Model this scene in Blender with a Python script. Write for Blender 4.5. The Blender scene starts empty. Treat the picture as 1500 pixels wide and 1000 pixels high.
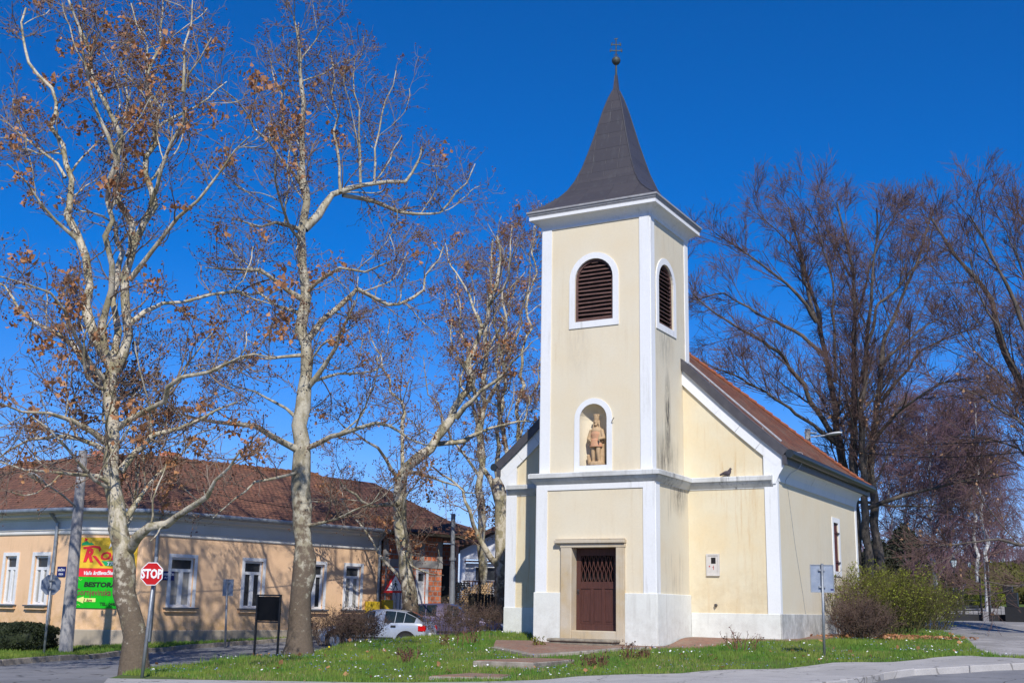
import bpy, bmesh, math, random
import numpy as np
from mathutils import Vector, Matrix
random.seed(7); RNG = np.random.default_rng(11)
S = bpy.context.scene; COL = S.collection
PI = math.pi; rad = math.radians

# ------------------------------------------------------------------ camera
YAW, PITCH, ROLL, FPX = -0.51078394, 0.22191146, 0.01814252, 1723.6
_cy, _sy = math.cos(YAW), math.sin(YAW)
FW = np.array([_sy*math.cos(PITCH), _cy*math.cos(PITCH), math.sin(PITCH)])
_rt = np.array([_cy, -_sy, 0.0]); _up = np.cross(_rt, FW)
RT = math.cos(ROLL)*_rt + math.sin(ROLL)*_up
UP = -math.sin(ROLL)*_rt + math.cos(ROLL)*_up
EYE = np.array([0.0, 0.0, 1.6])
cam_d = bpy.data.cameras.new('camera'); cam = bpy.data.objects.new('camera', cam_d); COL.objects.link(cam)
cam_d.sensor_width = 36; cam_d.lens = FPX/1500*36; cam_d.clip_start = .1; cam_d.clip_end = 12000
cam.matrix_world = Matrix([[RT[0], UP[0], -FW[0], EYE[0]], [RT[1], UP[1], -FW[1], EYE[1]], [RT[2], UP[2], -FW[2], EYE[2]], [0, 0, 0, 1]])
S.camera = cam

FWH = np.array([_sy, _cy, 0.0])
def at(x, y, d):      # world point seen at (x, y) in the upright plane d metres ahead
    r = FW + RT*(x-750)/FPX - UP*(y-500)/FPX
    return EYE + r*(d*1.025/float(r @ FWH))
def atn(x, y, d):
    r = FW[None] + RT[None]*((x-750)/FPX)[:, None] - UP[None]*((y-500)/FPX)[:, None]
    return EYE + r*(d*1.025/(r @ FWH))[:, None]

# ------------------------------------------------------------------ world, sun, exposure
SUNV = Vector((.545, -.765, 0)).normalized()*math.cos(rad(40.5)); SUNV.z = math.sin(rad(40.5))
w = bpy.data.worlds.new('World'); S.world = w; w.use_nodes = True
nt = w.node_tree; bg = nt.nodes['Background']
sky = nt.nodes.new('ShaderNodeTexSky'); sky.sky_type = 'NISHITA'; sky.sun_disc = False
sky.sun_elevation = rad(40.5); sky.sun_rotation = math.atan2(SUNV.x, SUNV.y)
sky.altitude = 900; sky.air_density = .9; sky.dust_density = .15; sky.ozone_density = 3.5
hsv = nt.nodes.new('ShaderNodeHueSaturation'); hsv.inputs['Saturation'].default_value = 1.44; hsv.inputs['Value'].default_value = 1.0
tint = nt.nodes.new('ShaderNodeMixRGB'); tint.blend_type = 'MULTIPLY'; tint.inputs[0].default_value = 1; tint.inputs[2].default_value = (.90, .81, 1.07, 1)
nt.links.new(sky.outputs[0], hsv.inputs['Color']); nt.links.new(hsv.outputs[0], tint.inputs[1]); nt.links.new(tint.outputs[0], bg.inputs['Color']); bg.inputs['Strength'].default_value = .11
sl = bpy.data.lights.new('sun', 'SUN'); sl.energy = 4.0; sl.angle = rad(.5); sl.color = (1, .955, .88)
so = bpy.data.objects.new('sun', sl); COL.objects.link(so); so.rotation_euler = SUNV.to_track_quat('Z', 'Y').to_euler()
S.view_settings.view_transform = 'Standard'; S.view_settings.look = 'None'; S.view_settings.exposure = 0.28; S.view_settings.gamma = 1

# ------------------------------------------------------------------ object helpers
WL = {}
def tag(o, label=None, cat=None, group=None, kind=None):
    if label: o['label'] = label
    if cat: o['category'] = cat
    if group: o['group'] = group
    if kind: o['kind'] = kind
    return o
def thing(name, label, cat, loc=(0, 0, 0), rz=0, group=None):
    o = bpy.data.objects.new(name, None); COL.objects.link(o); o.empty_display_size = .2
    o.location = loc; o.rotation_euler = (0, 0, rz); WL[o.name] = Vector(loc)
    return tag(o, label, cat, group)
def link_mesh(name, me, m, parent=None, local=False):
    o = bpy.data.objects.new(name, me); COL.objects.link(o)
    if m is not None: me.materials.clear(); me.materials.append(m)
    if parent is not None:
        o.parent = parent
        if not local:
            L = WL[parent.name]; me.transform(Matrix.Translation(-L)); WL[o.name] = L
        else: WL[o.name] = Vector((0, 0, 0))
    else: WL[o.name] = Vector((0, 0, 0))
    return o
def auto_uv(me):
    n = len(me.polygons)
    if n == 0: return
    uvl = me.uv_layers.new(name='UVMap')
    co = np.empty(len(me.vertices)*3, 'f'); me.vertices.foreach_get('co', co); co = co.reshape(-1, 3)
    nr = np.empty(n*3, 'f'); me.polygons.foreach_get('normal', nr); nr = nr.reshape(-1, 3)
    lt = np.empty(n, 'i'); me.polygons.foreach_get('loop_total', lt)
    vi = np.empty(len(me.loops), 'i'); me.loops.foreach_get('vertex_index', vi)
    N = np.repeat(nr, lt, axis=0)
    U = np.stack([-N[:, 1], N[:, 0], np.zeros(len(N))], 1); L = np.linalg.norm(U, axis=1)
    flat = L < 1e-3; U[flat] = (1, 0, 0); L[flat] = 1; U /= L[:, None]
    V = np.cross(N, U); P = co[vi]
    uv = np.stack([(P*U).sum(1), (P*V).sum(1)], 1).astype('f')
    uvl.data.foreach_set('uv', uv.ravel())

class MB:
    def __init__(s): s.v = []; s.f = []
    def add(s, vs, fs):
        b = len(s.v); s.v += [tuple(p) for p in vs]; s.f += [tuple(i+b for i in f) for f in fs]; return s
    def box(s, x0, x1, y0, y1, z0, z1):
        vs = [(x, y, z) for z in (z0, z1) for y in (y0, y1) for x in (x0, x1)]
        return s.add(vs, [(0, 2, 3, 1), (4, 5, 7, 6), (0, 1, 5, 4), (2, 6, 7, 3), (0, 4, 6, 2), (1, 3, 7, 5)])
    def obox(s, c, u, v, n, a, b, d):   # oriented box, half sizes a,b,d
        c, u, v, n = [Vector(q) for q in (c, u, v, n)]
        vs = [c+u*(a*i)+v*(b*j)+n*(d*k) for k in (-1, 1) for j in (-1, 1) for i in (-1, 1)]
        return s.add(vs, [(0, 2, 3, 1), (4, 5, 7, 6), (0, 1, 5, 4), (2, 6, 7, 3), (0, 4, 6, 2), (1, 3, 7, 5)])
    def prism(s, pts, off, cap=True):   # polygon + offset vector
        n = len(pts); off = Vector(off); P = [Vector(p) for p in pts]
        fs = [(i, (i+1) % n, n+(i+1) % n, n+i) for i in range(n)]
        if cap: fs += [tuple(range(n))[::-1], tuple(range(n, 2*n))]
        return s.add(P+[p+off for p in P], fs)
    def tube(s, pts, r, n=8, cap=True):
        P = [Vector(p) for p in pts]; R = r if hasattr(r, '__len__') else [r]*len(P)
        ref = None; vs = []
        for i, p in enumerate(P):
            t = (P[min(i+1, len(P)-1)]-P[max(i-1, 0)]).normalized()
            if ref is None: ref = Vector((0, 0, 1)) if abs(t.z) < .9 else Vector((1, 0, 0))
            a = (ref - t*ref.dot(t)).normalized(); b = t.cross(a); ref = a
            vs += [p + a*(R[i]*math.cos(2*PI*k/n)) + b*(R[i]*math.sin(2*PI*k/n)) for k in range(n)]
        m = len(P); fs = [(i*n+k, i*n+(k+1) % n, (i+1)*n+(k+1) % n, (i+1)*n+k) for i in range(m-1) for k in range(n)]
        if cap: fs += [tuple(range(n))[::-1], tuple(range((m-1)*n, m*n))]
        return s.add(vs, fs)
    def lathe(s, c, prof, n=16, sx=1, sy=1):
        c = Vector(c); vs = [c+Vector((r*sx*math.cos(2*PI*k/n), r*sy*math.sin(2*PI*k/n), z)) for r, z in prof for k in range(n)]
        m = len(prof); fs = [(i*n+k, i*n+(k+1) % n, (i+1)*n+(k+1) % n, (i+1)*n+k) for i in range(m-1) for k in range(n)]
        return s.add(vs, fs+[tuple(range(n))[::-1], tuple(range((m-1)*n, m*n))])
    def ball(s, c, rx, ry=None, rz=None, n=12):
        ry = ry or rx; rz = rz or rx
        return s.lathe(c, [(math.sin(PI*i/8)*1+.001, -math.cos(PI*i/8)*rz) for i in range(9)], n, rx, ry)
    def build(s, name, m, parent=None, local=False, smooth=False, bevel=0, recalc=True):
        me = bpy.data.meshes.new(name); me.from_pydata([tuple(p) for p in s.v], [], s.f)
        if recalc or bevel:
            bm = bmesh.new(); bm.from_mesh(me)
            if recalc: bmesh.ops.recalc_face_normals(bm, faces=bm.faces)
            if bevel:
                es = [e for e in bm.edges if len(e.link_faces) == 2 and e.calc_face_angle(0) > .6]
                bmesh.ops.bevel(bm, geom=es, offset=bevel, segments=1, affect='EDGES')
            bm.to_mesh(me); bm.free()
        auto_uv(me)
        if smooth: me.polygons.foreach_set('use_smooth', [True]*len(me.polygons))
        me.update()
        return link_mesh(name, me, m, parent, local)

def islands(mb):
    p = list(range(len(mb.v)))
    def f(i):
        while p[i] != i: p[i] = p[p[i]]; i = p[i]
        return i
    for q in mb.f:
        for k in q[1:]: p[f(k)] = f(q[0])
    g = {}
    for q in mb.f: g.setdefault(f(q[0]), []).append(q)
    out = []
    for fs in g.values():
        ids = sorted({i for q in fs for i in q}); mp = {i: j for j, i in enumerate(ids)}; m = MB(); m.v = [mb.v[i] for i in ids]; m.f = [tuple(mp[i] for i in q) for q in fs]; out.append(m)
    return out
def build_each(mb, name, m, parent, **k): return [q.build(name, m, parent, **k) for q in islands(mb)]

def np_mesh(name, V, F, m, parent=None, smooth=False, local=False):
    me = bpy.data.meshes.new(name); k = F.shape[1]
    me.vertices.add(len(V)); me.vertices.foreach_set('co', np.ascontiguousarray(V, dtype='f').ravel())
    me.loops.add(F.size); me.loops.foreach_set('vertex_index', np.ascontiguousarray(F, dtype='i').ravel())
    me.polygons.add(len(F)); me.polygons.foreach_set('loop_start', np.arange(len(F), dtype='i')*k)
    me.polygons.foreach_set('loop_total', np.full(len(F), k, 'i'))
    if smooth: me.polygons.foreach_set('use_smooth', np.ones(len(F), bool))
    me.update(calc_edges=True)
    return link_mesh(name, me, m, parent, local)

# ------------------------------------------------------------------ materials
def _new(name):
    m = bpy.data.materials.new(name); m.use_nodes = True; n = m.node_tree
    return m, n, n.nodes['Principled BSDF']
def ramp(n, fac, stops):
    r = n.nodes.new('ShaderNodeValToRGB'); e = r.color_ramp.elements
    while len(e) < len(stops): e.new(.5)
    for q, (p, c) in zip(e, stops): q.position = p; q.color = (*c, 1) if len(c) == 3 else c
    n.links.new(fac, r.inputs[0]); return r.outputs[0]
def noise(n, scale, detail=4, rough=.6, vec=None, stretch=None):
    t = n.nodes.new('ShaderNodeTexNoise'); t.inputs['Scale'].default_value = scale; t.inputs['Detail'].default_value = detail; t.inputs['Roughness'].default_value = rough
    if vec is None:
        tc = n.nodes.new('ShaderNodeTexCoord'); vec = tc.outputs['Object']
    if stretch:
        mp = n.nodes.new('ShaderNodeMapping'); mp.inputs['Scale'].default_value = stretch; n.links.new(vec, mp.inputs[0]); vec = mp.outputs[0]
    n.links.new(vec, t.inputs['Vector']); return t.outputs['Fac']
def mixc(n, fac, a, b, mode='MIX'):
    x = n.nodes.new('ShaderNodeMixRGB'); x.blend_type = mode
    for i, q in ((0, fac), (1, a), (2, b)):
        if isinstance(q, (int, float)): x.inputs[i].default_value = q
        elif isinstance(q, tuple): x.inputs[i].default_value = (*q, 1)
        else: n.links.new(q, x.inputs[i])
    return x.outputs[0]
def bump(n, h, b, strength=.3, dist=.02):
    q = n.nodes.new('ShaderNodeBump'); q.inputs['Strength'].default_value = strength; q.inputs['Distance'].default_value = dist
    n.links.new(h, q.inputs['Height']); n.links.new(q.outputs[0], b.inputs['Normal'])
def mat(name, c1, c2=None, scale=6, rough=.8, bmp=.15, metal=0, dist=.01, stretch=None, lo=.35, hi=.65, spec=.3):
    m, n, b = _new(name); c2 = c2 or tuple(q*.8 for q in c1)
    f = noise(n, scale, 6, .65, stretch=stretch)
    n.links.new(ramp(n, f, [(lo, c1), (hi, c2)]), b.inputs['Base Color'])
    b.inputs['Roughness'].default_value = rough; b.inputs['Metallic'].default_value = metal; b.inputs['Specular IOR Level'].default_value = spec
    if bmp: bump(n, noise(n, scale*6, 4, stretch=stretch), b, bmp, dist)
    return m
def plaster(name, base, warm, stain, drip=.35, zlow=None, fine=.25, amount=.45, spots=()):
    """painted render: broad patches, vertical drips, fine grain"""
    m, n, b = _new(name)
    c = mixc(n, ramp(n, noise(n, .8, 5), [(.4, (0, 0, 0)), (.7, (1, 1, 1))]), base, warm)
    dr = ramp(n, noise(n, 2.2, 5, .7, stretch=(3.2, 3.2, .22)), [(.52, (0, 0, 0)), (.74, (1, 1, 1))])
    big = ramp(n, noise(n, .45, 3), [(.42, (0, 0, 0)), (.62, (1, 1, 1))])
    mul = n.nodes.new('ShaderNodeMath'); mul.operation = 'MULTIPLY'; n.links.new(dr, mul.inputs[0]); n.links.new(big, mul.inputs[1])
    m2 = n.nodes.new('ShaderNodeMath'); m2.operation = 'MULTIPLY'; m2.inputs[1].default_value = drip; n.links.new(mul.outputs[0], m2.inputs[0])
    c = mixc(n, m2.outputs[0], c, stain)
    g = ramp(n, noise(n, 14, 6, .7), [(.3, (1-fine*.25,)*3), (.7, (1, 1, 1))])
    c = mixc(n, 1.0, c, g, 'MULTIPLY')
    if zlow is not None:   # splash dirt near the ground, ragged upper edge
        tc = n.nodes.new('ShaderNodeTexCoord'); sp = n.nodes.new('ShaderNodeSeparateXYZ'); n.links.new(tc.outputs['Object'], sp.inputs[0])
        mr = n.nodes.new('ShaderNodeMapRange'); mr.inputs[1].default_value = zlow[0]; mr.inputs[2].default_value = zlow[1]; mr.inputs[3].default_value = 1; mr.inputs[4].default_value = 0
        n.links.new(sp.outputs[2], mr.inputs[0])
        a = n.nodes.new('ShaderNodeMath'); a.operation = 'MULTIPLY_ADD'; n.links.new(noise(n, 2.5, 6, .75), a.inputs[0]); a.inputs[1].default_value = 2.2; a.inputs[2].default_value = -.85
        k = n.nodes.new('ShaderNodeMath'); k.operation = 'MULTIPLY'; k.use_clamp = True; n.links.new(mr.outputs[0], k.inputs[0]); n.links.new(a.outputs[0], k.inputs[1])
        k2 = n.nodes.new('ShaderNodeMath'); k2.operation = 'MULTIPLY'; k2.inputs[1].default_value = amount*2; k2.use_clamp = True; n.links.new(k.outputs[0], k2.inputs[0])
        c = mixc(n, k2.outputs[0], c, zlow[2])
    for (x, y, z, sx, sy, sz, k, col) in spots:   # single stains: soft ellipsoid broken up by streaky noise
        tc = n.nodes.new('ShaderNodeTexCoord'); mp = n.nodes.new('ShaderNodeMapping'); mp.vector_type = 'TEXTURE'
        mp.inputs['Location'].default_value = (x, y, z); mp.inputs['Scale'].default_value = (sx, sy, sz); n.links.new(tc.outputs['Object'], mp.inputs[0])
        g = n.nodes.new('ShaderNodeTexGradient'); g.gradient_type = 'SPHERICAL'; n.links.new(mp.outputs[0], g.inputs[0])
        a = n.nodes.new('ShaderNodeMath'); a.operation = 'MULTIPLY_ADD'; n.links.new(noise(n, 3.5, 6, .75, stretch=(2.5, 2.5, .5)), a.inputs[0]); a.inputs[1].default_value = 3.2; a.inputs[2].default_value = -1.15
        k1 = n.nodes.new('ShaderNodeMath'); k1.operation = 'MULTIPLY'; k1.use_clamp = True; n.links.new(g.outputs['Fac'], k1.inputs[0]); n.links.new(a.outputs[0], k1.inputs[1])
        k2 = n.nodes.new('ShaderNodeMath'); k2.operation = 'MULTIPLY'; k2.use_clamp = True; k2.inputs[1].default_value = k; n.links.new(k1.outputs[0], k2.inputs[0])
        c = mixc(n, k2.outputs[0], c, col)
    n.links.new(c, b.inputs['Base Color']); b.inputs['Roughness'].default_value = .9; b.inputs['Specular IOR Level'].default_value = .2
    bump(n, noise(n, 30, 5), b, .25, .006)
    return m
def tiles(name, c1, c2, c3, w=.18, h=.17, mortar=.012, bs=.9, bd=.03, rough=.85, patch=(.2, .17, .13)):
    m, n, b = _new(name)
    uv = n.nodes.new('ShaderNodeUVMap')
    br = n.nodes.new('ShaderNodeTexBrick'); n.links.new(uv.outputs[0], br.inputs['Vector']); br.offset = .5
    br.inputs['Scale'].default_value = 1; br.inputs['Brick Width'].default_value = w; br.inputs['Row Height'].default_value = h
    br.inputs['Mortar Size'].default_value = mortar; br.inputs['Mortar Smooth'].default_value = .3
    br.inputs['Color1'].default_value = (*c1, 1); br.inputs['Color2'].default_value = (*c2, 1); br.inputs['Mortar'].default_value = (*c3, 1)
    pt = ramp(n, noise(n, .9, 6, .7), [(.45, (0, 0, 0)), (.75, (.7, .7, .7))])
    c = mixc(n, pt, br.outputs['Color'], patch)
    c = mixc(n, 1.0, c, ramp(n, noise(n, 9, 4, .7), [(.3, (.72, .72, .72)), (.7, (1.15, 1.15, 1.15))]), 'MULTIPLY')
    n.links.new(c, b.inputs['Base Color']); b.inputs['Roughness'].default_value = rough; b.inputs['Specular IOR Level'].default_value = .25
    # slope of every course: saw tooth along v
    sp = n.nodes.new('ShaderNodeSeparateXYZ'); n.links.new(uv.outputs[0], sp.inputs[0])
    dv = n.nodes.new('ShaderNodeMath'); dv.operation = 'DIVIDE'; dv.inputs[1].default_value = h; n.links.new(sp.outputs[1], dv.inputs[0])
    fr = n.nodes.new('ShaderNodeMath'); fr.operation = 'FRACT'; n.links.new(dv.outputs[0], fr.inputs[0])
    iv = n.nodes.new('ShaderNodeMath'); iv.operation = 'MULTIPLY_ADD'; iv.inputs[1].default_value = -1; iv.inputs[2].default_value = 1; n.links.new(fr.outputs[0], iv.inputs[0])
    ml = n.nodes.new('ShaderNodeMath'); ml.operation = 'MULTIPLY_ADD'; ml.inputs[1].default_value = -.6; n.links.new(br.outputs['Fac'], ml.inputs[0]); n.links.new(iv.outputs[0], ml.inputs[2])
    bump(n, ml.outputs[0], b, bs, bd); return m

M = {}
M['cream'] = plaster('cream_plaster', (.74, .665, .51), (.74, .64, .46), (.58, .46, .29), .45, spots=[(-1.6, -6.4, 4.7, 1.2, .5, .7, .5, (.45, .38, .28)), (1.0, -6.4, 4.7, 1.4, .5, .8, .45, (.45, .38, .28)), (-.6, -6.4, 8.9, .5, .5, 1.5, .5, (.40, .36, .30)), (4.68, 3.5, 3.0, .3, 4, 2.0, .5, (.42, .38, .30))])
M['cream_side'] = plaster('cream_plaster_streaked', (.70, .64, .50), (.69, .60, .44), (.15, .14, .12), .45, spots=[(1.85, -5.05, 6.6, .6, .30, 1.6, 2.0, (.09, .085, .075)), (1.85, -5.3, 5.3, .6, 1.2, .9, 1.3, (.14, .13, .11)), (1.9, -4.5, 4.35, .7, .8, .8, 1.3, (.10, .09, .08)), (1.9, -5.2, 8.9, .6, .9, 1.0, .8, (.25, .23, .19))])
M['cream_nave'] = plaster('cream_plaster_yellowed', (.73, .65, .47), (.73, .60, .38), (.60, .40, .18), .75, zlow=(1.4, 2.4, (.48, .36, .2)), amount=.3)
M['white'] = plaster('white_plaster', (.80, .81, .82), (.77, .78, .78), (.45, .44, .40), .6)
M['ledge'] = plaster('weathered_ledge', (.70, .71, .70), (.42, .42, .40), (.08, .075, .07), .9)
M['plinth'] = plaster('plinth_plaster', (.76, .77, .72), (.70, .71, .66), (.40, .38, .33), .5, zlow=(.5, 1.3, (.42, .40, .35)), amount=.35)
M['plinth_dirty'] = plaster('damp_plinth', (.66, .66, .62), (.38, .39, .38), (.13, .14, .15), .95, zlow=(.5, 1.6, (.24, .23, .21)), amount=.6)
M['stone'] = plaster('door_stone', (.56, .49, .38), (.50, .36, .18), (.25, .22, .18), .6)
M['step'] = mat('step_stone', (.32, .28, .21), (.17, .15, .12), 5, bmp=.5, dist=.02)
M['spire'] = mat('spire_metal', (.052, .048, .052), (.078, .07, .074), 3, rough=.42, bmp=.06, stretch=(1, 1, 3), spec=.5)
def spire_mat():
    m, n, b = _new('spire_sheet')
    uv = n.nodes.new('ShaderNodeUVMap')
    br = n.nodes.new('ShaderNodeTexBrick'); n.links.new(uv.outputs[0], br.inputs['Vector']); br.inputs['Scale'].default_value = 1
    br.inputs['Brick Width'].default_value = .9; br.inputs['Row Height'].default_value = .42; br.inputs['Mortar Size'].default_value = .012; br.inputs['Mortar Smooth'].default_value = .5
    br.inputs['Color1'].default_value = (.055, .05, .055, 1); br.inputs['Color2'].default_value = (.068, .061, .064, 1); br.inputs['Mortar'].default_value = (.04, .037, .04, 1)
    c = mixc(n, ramp(n, noise(n, 3, 6, .7, stretch=(2, 2, .3)), [(.55, (0, 0, 0)), (.8, (.35, .35, .35))]), br.outputs['Color'], (.14, .16, .16))
    n.links.new(c, b.inputs['Base Color']); b.inputs['Roughness'].default_value = .5
    iv = n.nodes.new('ShaderNodeMath'); iv.operation = 'MULTIPLY'; iv.inputs[1].default_value = -1; n.links.new(br.outputs['Fac'], iv.inputs[0])
    bump(n, iv.outputs[0], b, .5, .012); return m
M['spire'] = spire_mat()
M['dark_metal'] = mat('dark_metal', (.04, .038, .042), (.06, .056, .06), 8, rough=.4, bmp=.05, spec=.5)
M['flashing'] = mat('roof_flashing', (.06, .056, .062), (.085, .08, .085), 4, rough=.45, bmp=.05, spec=.5)
M['gutter'] = mat('dark_gutter', (.018, .022, .024), (.03, .035, .036), 5, rough=.35, bmp=.03, spec=.6)
M['zinc'] = mat('zinc', (.34, .38, .42), (.24, .27, .30), 5, rough=.5, bmp=.05, metal=.5)
M['galv'] = mat('galvanised_steel', (.33, .35, .37), (.24, .26, .28), 12, rough=.5, bmp=.05, metal=.55)
M['signback'] = mat('sign_back', (.22, .26, .33), (.30, .34, .40), 5, rough=.5, bmp=.05, metal=.4)
M['lead'] = mat('lead_wire', (.55, .56, .57), (.4, .4, .41), 10, rough=.5, metal=.4)
M['copper'] = mat('old_copper', (.10, .12, .10), (.06, .05, .04), 25, rough=.6, metal=.4)
M['door'] = mat('door_wood', (.095, .036, .027), (.062, .024, .018), 3, rough=.55, bmp=.35, stretch=(9, 9, .8), dist=.006, spec=.4)
M['louvre'] = mat('louvre_wood', (.17, .095, .08), (.075, .04, .036), 5, rough=.75, bmp=.4, stretch=(1, 1, 7))
M['shutter'] = mat('shutter_wood', (.12, .03, .026), (.08, .022, .02), 4, rough=.6, bmp=.3, stretch=(1, 8, 1))
M['black'] = mat('blackness', (.012, .011, .011), (.02, .018, .018), 5, rough=.9, bmp=0)
M['church_tile'] = tiles('church_roof_tile', (.25, .088, .048), (.14, .06, .04), (.04, .026, .02), .19, .16)
M['ridge_tile'] = mat('ridge_tile', (.34, .115, .05), (.22, .075, .045), 7, bmp=.3)
M['old_tile'] = tiles('old_roof_tile', (.29, .13, .075), (.17, .08, .05), (.045, .028, .02), .2, .22, .016, patch=(.14, .085, .055))
M['dark_tile'] = tiles('dark_roof_tile', (.19, .085, .055), (.13, .06, .042), (.03, .022, .018), .22, .28, .02, patch=(.07, .05, .035))
M['peach'] = plaster('peach_plaster', (.82, .55, .34), (.78, .51, .31), (.45, .31, .18), .6, zlow=(.6, 2.1, (.50, .30, .11)), amount=.6)
M['house_white'] = plaster('house_white', (.68, .67, .64), (.62, .60, .56), (.40, .38, .35), .35)
M['house_plinth'] = plaster('cement_plinth', (.42, .36, .28), (.34, .29, .22), (.18, .16, .13), .6)
M['win_white'] = mat('window_paint', (.76, .77, .78), (.66, .67, .68), 9, rough=.5, bmp=.05)
M['sill'] = mat('sill_metal', (.10, .11, .13), (.14, .15, .17), 6, rough=.5, metal=.3)
def glass_mat(name='window_glass', c1=(.025, .028, .03), c2=(.05, .05, .055)):
    m = mat(name, c1, c2, 2.5, rough=.08, bmp=0, spec=.6); return m
M['glass'] = glass_mat()
M['curtain'] = mat('curtained_glass', (.42, .40, .36), (.26, .25, .23), 3, rough=.15, bmp=0, stretch=(4, 4, .3), spec=.6)
M['brick'] = tiles('hollow_brick', (.72, .23, .10), (.55, .15, .07), (.42, .36, .32), .25, .20, .022, .5, .015, patch=(.34, .12, .07))
M['concrete'] = mat('concrete', (.36, .34, .32), (.27, .26, .25), 5, bmp=.25)
M['wallwhite'] = mat('far_house_white', (.74, .74, .76), (.68, .68, .70), 2, bmp=.05)
M['yellow'] = mat('yellow_box', (.72, .50, .03), (.60, .42, .04), 4, rough=.5)
def worn(name, c1, c2, crack, scale=2., cr=.55, patch=(.1, .1, .105)):
    m, n, b = _new(name)
    c = ramp(n, noise(n, scale, 7, .7), [(.35, c1), (.65, c2)])
    c = mixc(n, ramp(n, noise(n, .22, 3, .5), [(.52, (0, 0, 0)), (.56, (.55, .55, .55))]), c, patch)
    tc = n.nodes.new('ShaderNodeTexCoord'); nz = n.nodes.new('ShaderNodeTexNoise'); nz.inputs['Scale'].default_value = 1.6; n.links.new(tc.outputs['Object'], nz.inputs['Vector'])
    ad = n.nodes.new('ShaderNodeVectorMath'); ad.operation = 'MULTIPLY_ADD'; n.links.new(nz.outputs['Color'], ad.inputs[0]); ad.inputs[1].default_value = (.9, .9, .9); n.links.new(tc.outputs['Object'], ad.inputs[2])
    vo = n.nodes.new('ShaderNodeTexVoronoi'); vo.feature = 'DISTANCE_TO_EDGE'; vo.inputs['Scale'].default_value = cr; n.links.new(ad.outputs[0], vo.inputs['Vector'])
    c = mixc(n, ramp(n, vo.outputs['Distance'], [(.004, (.8, .8, .8)), (.014, (0, 0, 0))]), c, crack)
    c = mixc(n, 1., c, ramp(n, noise(n, 60, 3, .7), [(.3, (.82, .82, .82)), (.7, (1.12, 1.12, 1.12))]), 'MULTIPLY')
    n.links.new(c, b.inputs['Base Color']); b.inputs['Roughness'].default_value = .92; b.inputs['Specular IOR Level'].default_value = .2
    bump(n, noise(n, 40, 4), b, .5, .006); return m
M['trim_shade_grey'] = mat('cornice_shade_grey', (.36, .36, .37), (.28, .28, .29), 6)  # grey carries painted shade for the board under the tower eaves
M['asphalt'] = mat('asphalt', (.16, .16, .17), (.105, .105, .115), 3, rough=.9, bmp=.5, dist=.006)
M['road'] = worn('road_asphalt', (.25, .25, .26), (.19, .19, .20), (.05, .05, .05), 1.5, .4, (.15, .15, .155))
M['pave'] = worn('pavement', (.46, .44, .42), (.38, .365, .35), (.15, .14, .13), 2.5, .6, (.34, .325, .31))
M['gravel'] = worn('old_tarmac', (.42, .40, .385), (.27, .255, .245), (.12, .11, .10), 1.3, 1.1, (.22, .21, .20))
M['kerb'] = mat('kerb_stone', (.34, .30, .25), (.18, .155, .13), 4, bmp=.5, dist=.015)
M['soil'] = mat('soil', (.10, .075, .045), (.06, .05, .03), 3, bmp=.5, dist=.03)
M['turf'] = mat('turf', (.06, .13, .018), (.11, .12, .03), 2.2, bmp=.6, dist=.03)
M['farland'] = mat('far_field', (.075, .09, .03), (.10, .085, .045), .05, bmp=.2)
M['paint'] = mat('road_paint', (.72, .72, .70), (.55, .55, .53), 8, bmp=.1)
M['path_brick'] = tiles('path_brick', (.30, .14, .09), (.24, .15, .11), (.26, .21, .16), .24, .12, .012, .5, .012, patch=(.36, .28, .20))
M['sandstone'] = mat('sandstone', (.52, .37, .22), (.40, .27, .15), 9, bmp=.6, dist=.01)
M['sand_pink'] = mat('sandstone_pink', (.58, .26, .15), (.52, .34, .2), 8, bmp=.6, dist=.01)
M['concrete_pole'] = mat('concrete_pole', (.42, .40, .38), (.20, .20, .22), 3, bmp=.3, stretch=(1, 1, .5))
M['wire'] = mat('cable', (.02, .02, .022), (.03, .03, .03), 5, bmp=0)
M['iron'] = mat('black_iron', (.008, .008, .009), (.014, .013, .014), 10, rough=.5, bmp=.05, spec=.5)
M['wood'] = mat('fence_wood', (.14, .07, .045), (.10, .05, .035), 6, stretch=(1, 1, .2))
M['board_wood'] = mat('brown_board', (.05, .042, .03), (.035, .03, .02), 4, stretch=(8, 8, .5))
M['log_end'] = mat('log_end', (.60, .42, .24), (.42, .26, .13), 12, bmp=.2)
M['log_bark'] = mat('log_bark', (.13, .085, .055), (.08, .05, .035), 8)
def flat(name, c, rough=.5): return mat(name, c, tuple(min(1, q*.9) for q in c), 9, rough=rough, bmp=0)
M['red'] = flat('sign_red', (.50, .012, .012), .35); M['sign_white'] = flat('sign_white', (.80, .80, .80), .4)
M['bb_yellow'] = flat('board_yellow', (.82, .52, .035)); M['bb_red'] = flat('board_red', (.80, .03, .045)); M['bb_green'] = flat('board_green', (.005, .46, .008))
M['ink'] = flat('ink_black', (.012, .03, .012)); M['bb_teal'] = flat('board_teal', (.01, .38, .13)); M['bb_maroon'] = flat('board_maroon', (.20, .05, .05))
M['bb_cream'] = flat('board_cream', (.75, .80, .25)); M['plate_blue'] = flat('plate_blue', (.012, .022, .14))
M['meter'] = flat('meter_grey', (.62, .59, .55)); M['noticeblack'] = mat('notice_black', (.004, .004, .005), (.007, .007, .008), 3, rough=.35, bmp=0, spec=.12)
M['board_pale'] = flat('board_pale', (.60, .74, .78)); M['board_blue'] = flat('board_blue', (.03, .035, .12))
def car_paint(name, c):
    m, n, b = _new(name); b.inputs['Base Color'].default_value = (*c, 1); b.inputs['Metallic'].default_value = .45; b.inputs['Roughness'].default_value = .35
    b.inputs['Coat Weight'].default_value = .6; b.inputs['Coat Roughness'].default_value = .08; return m
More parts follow.
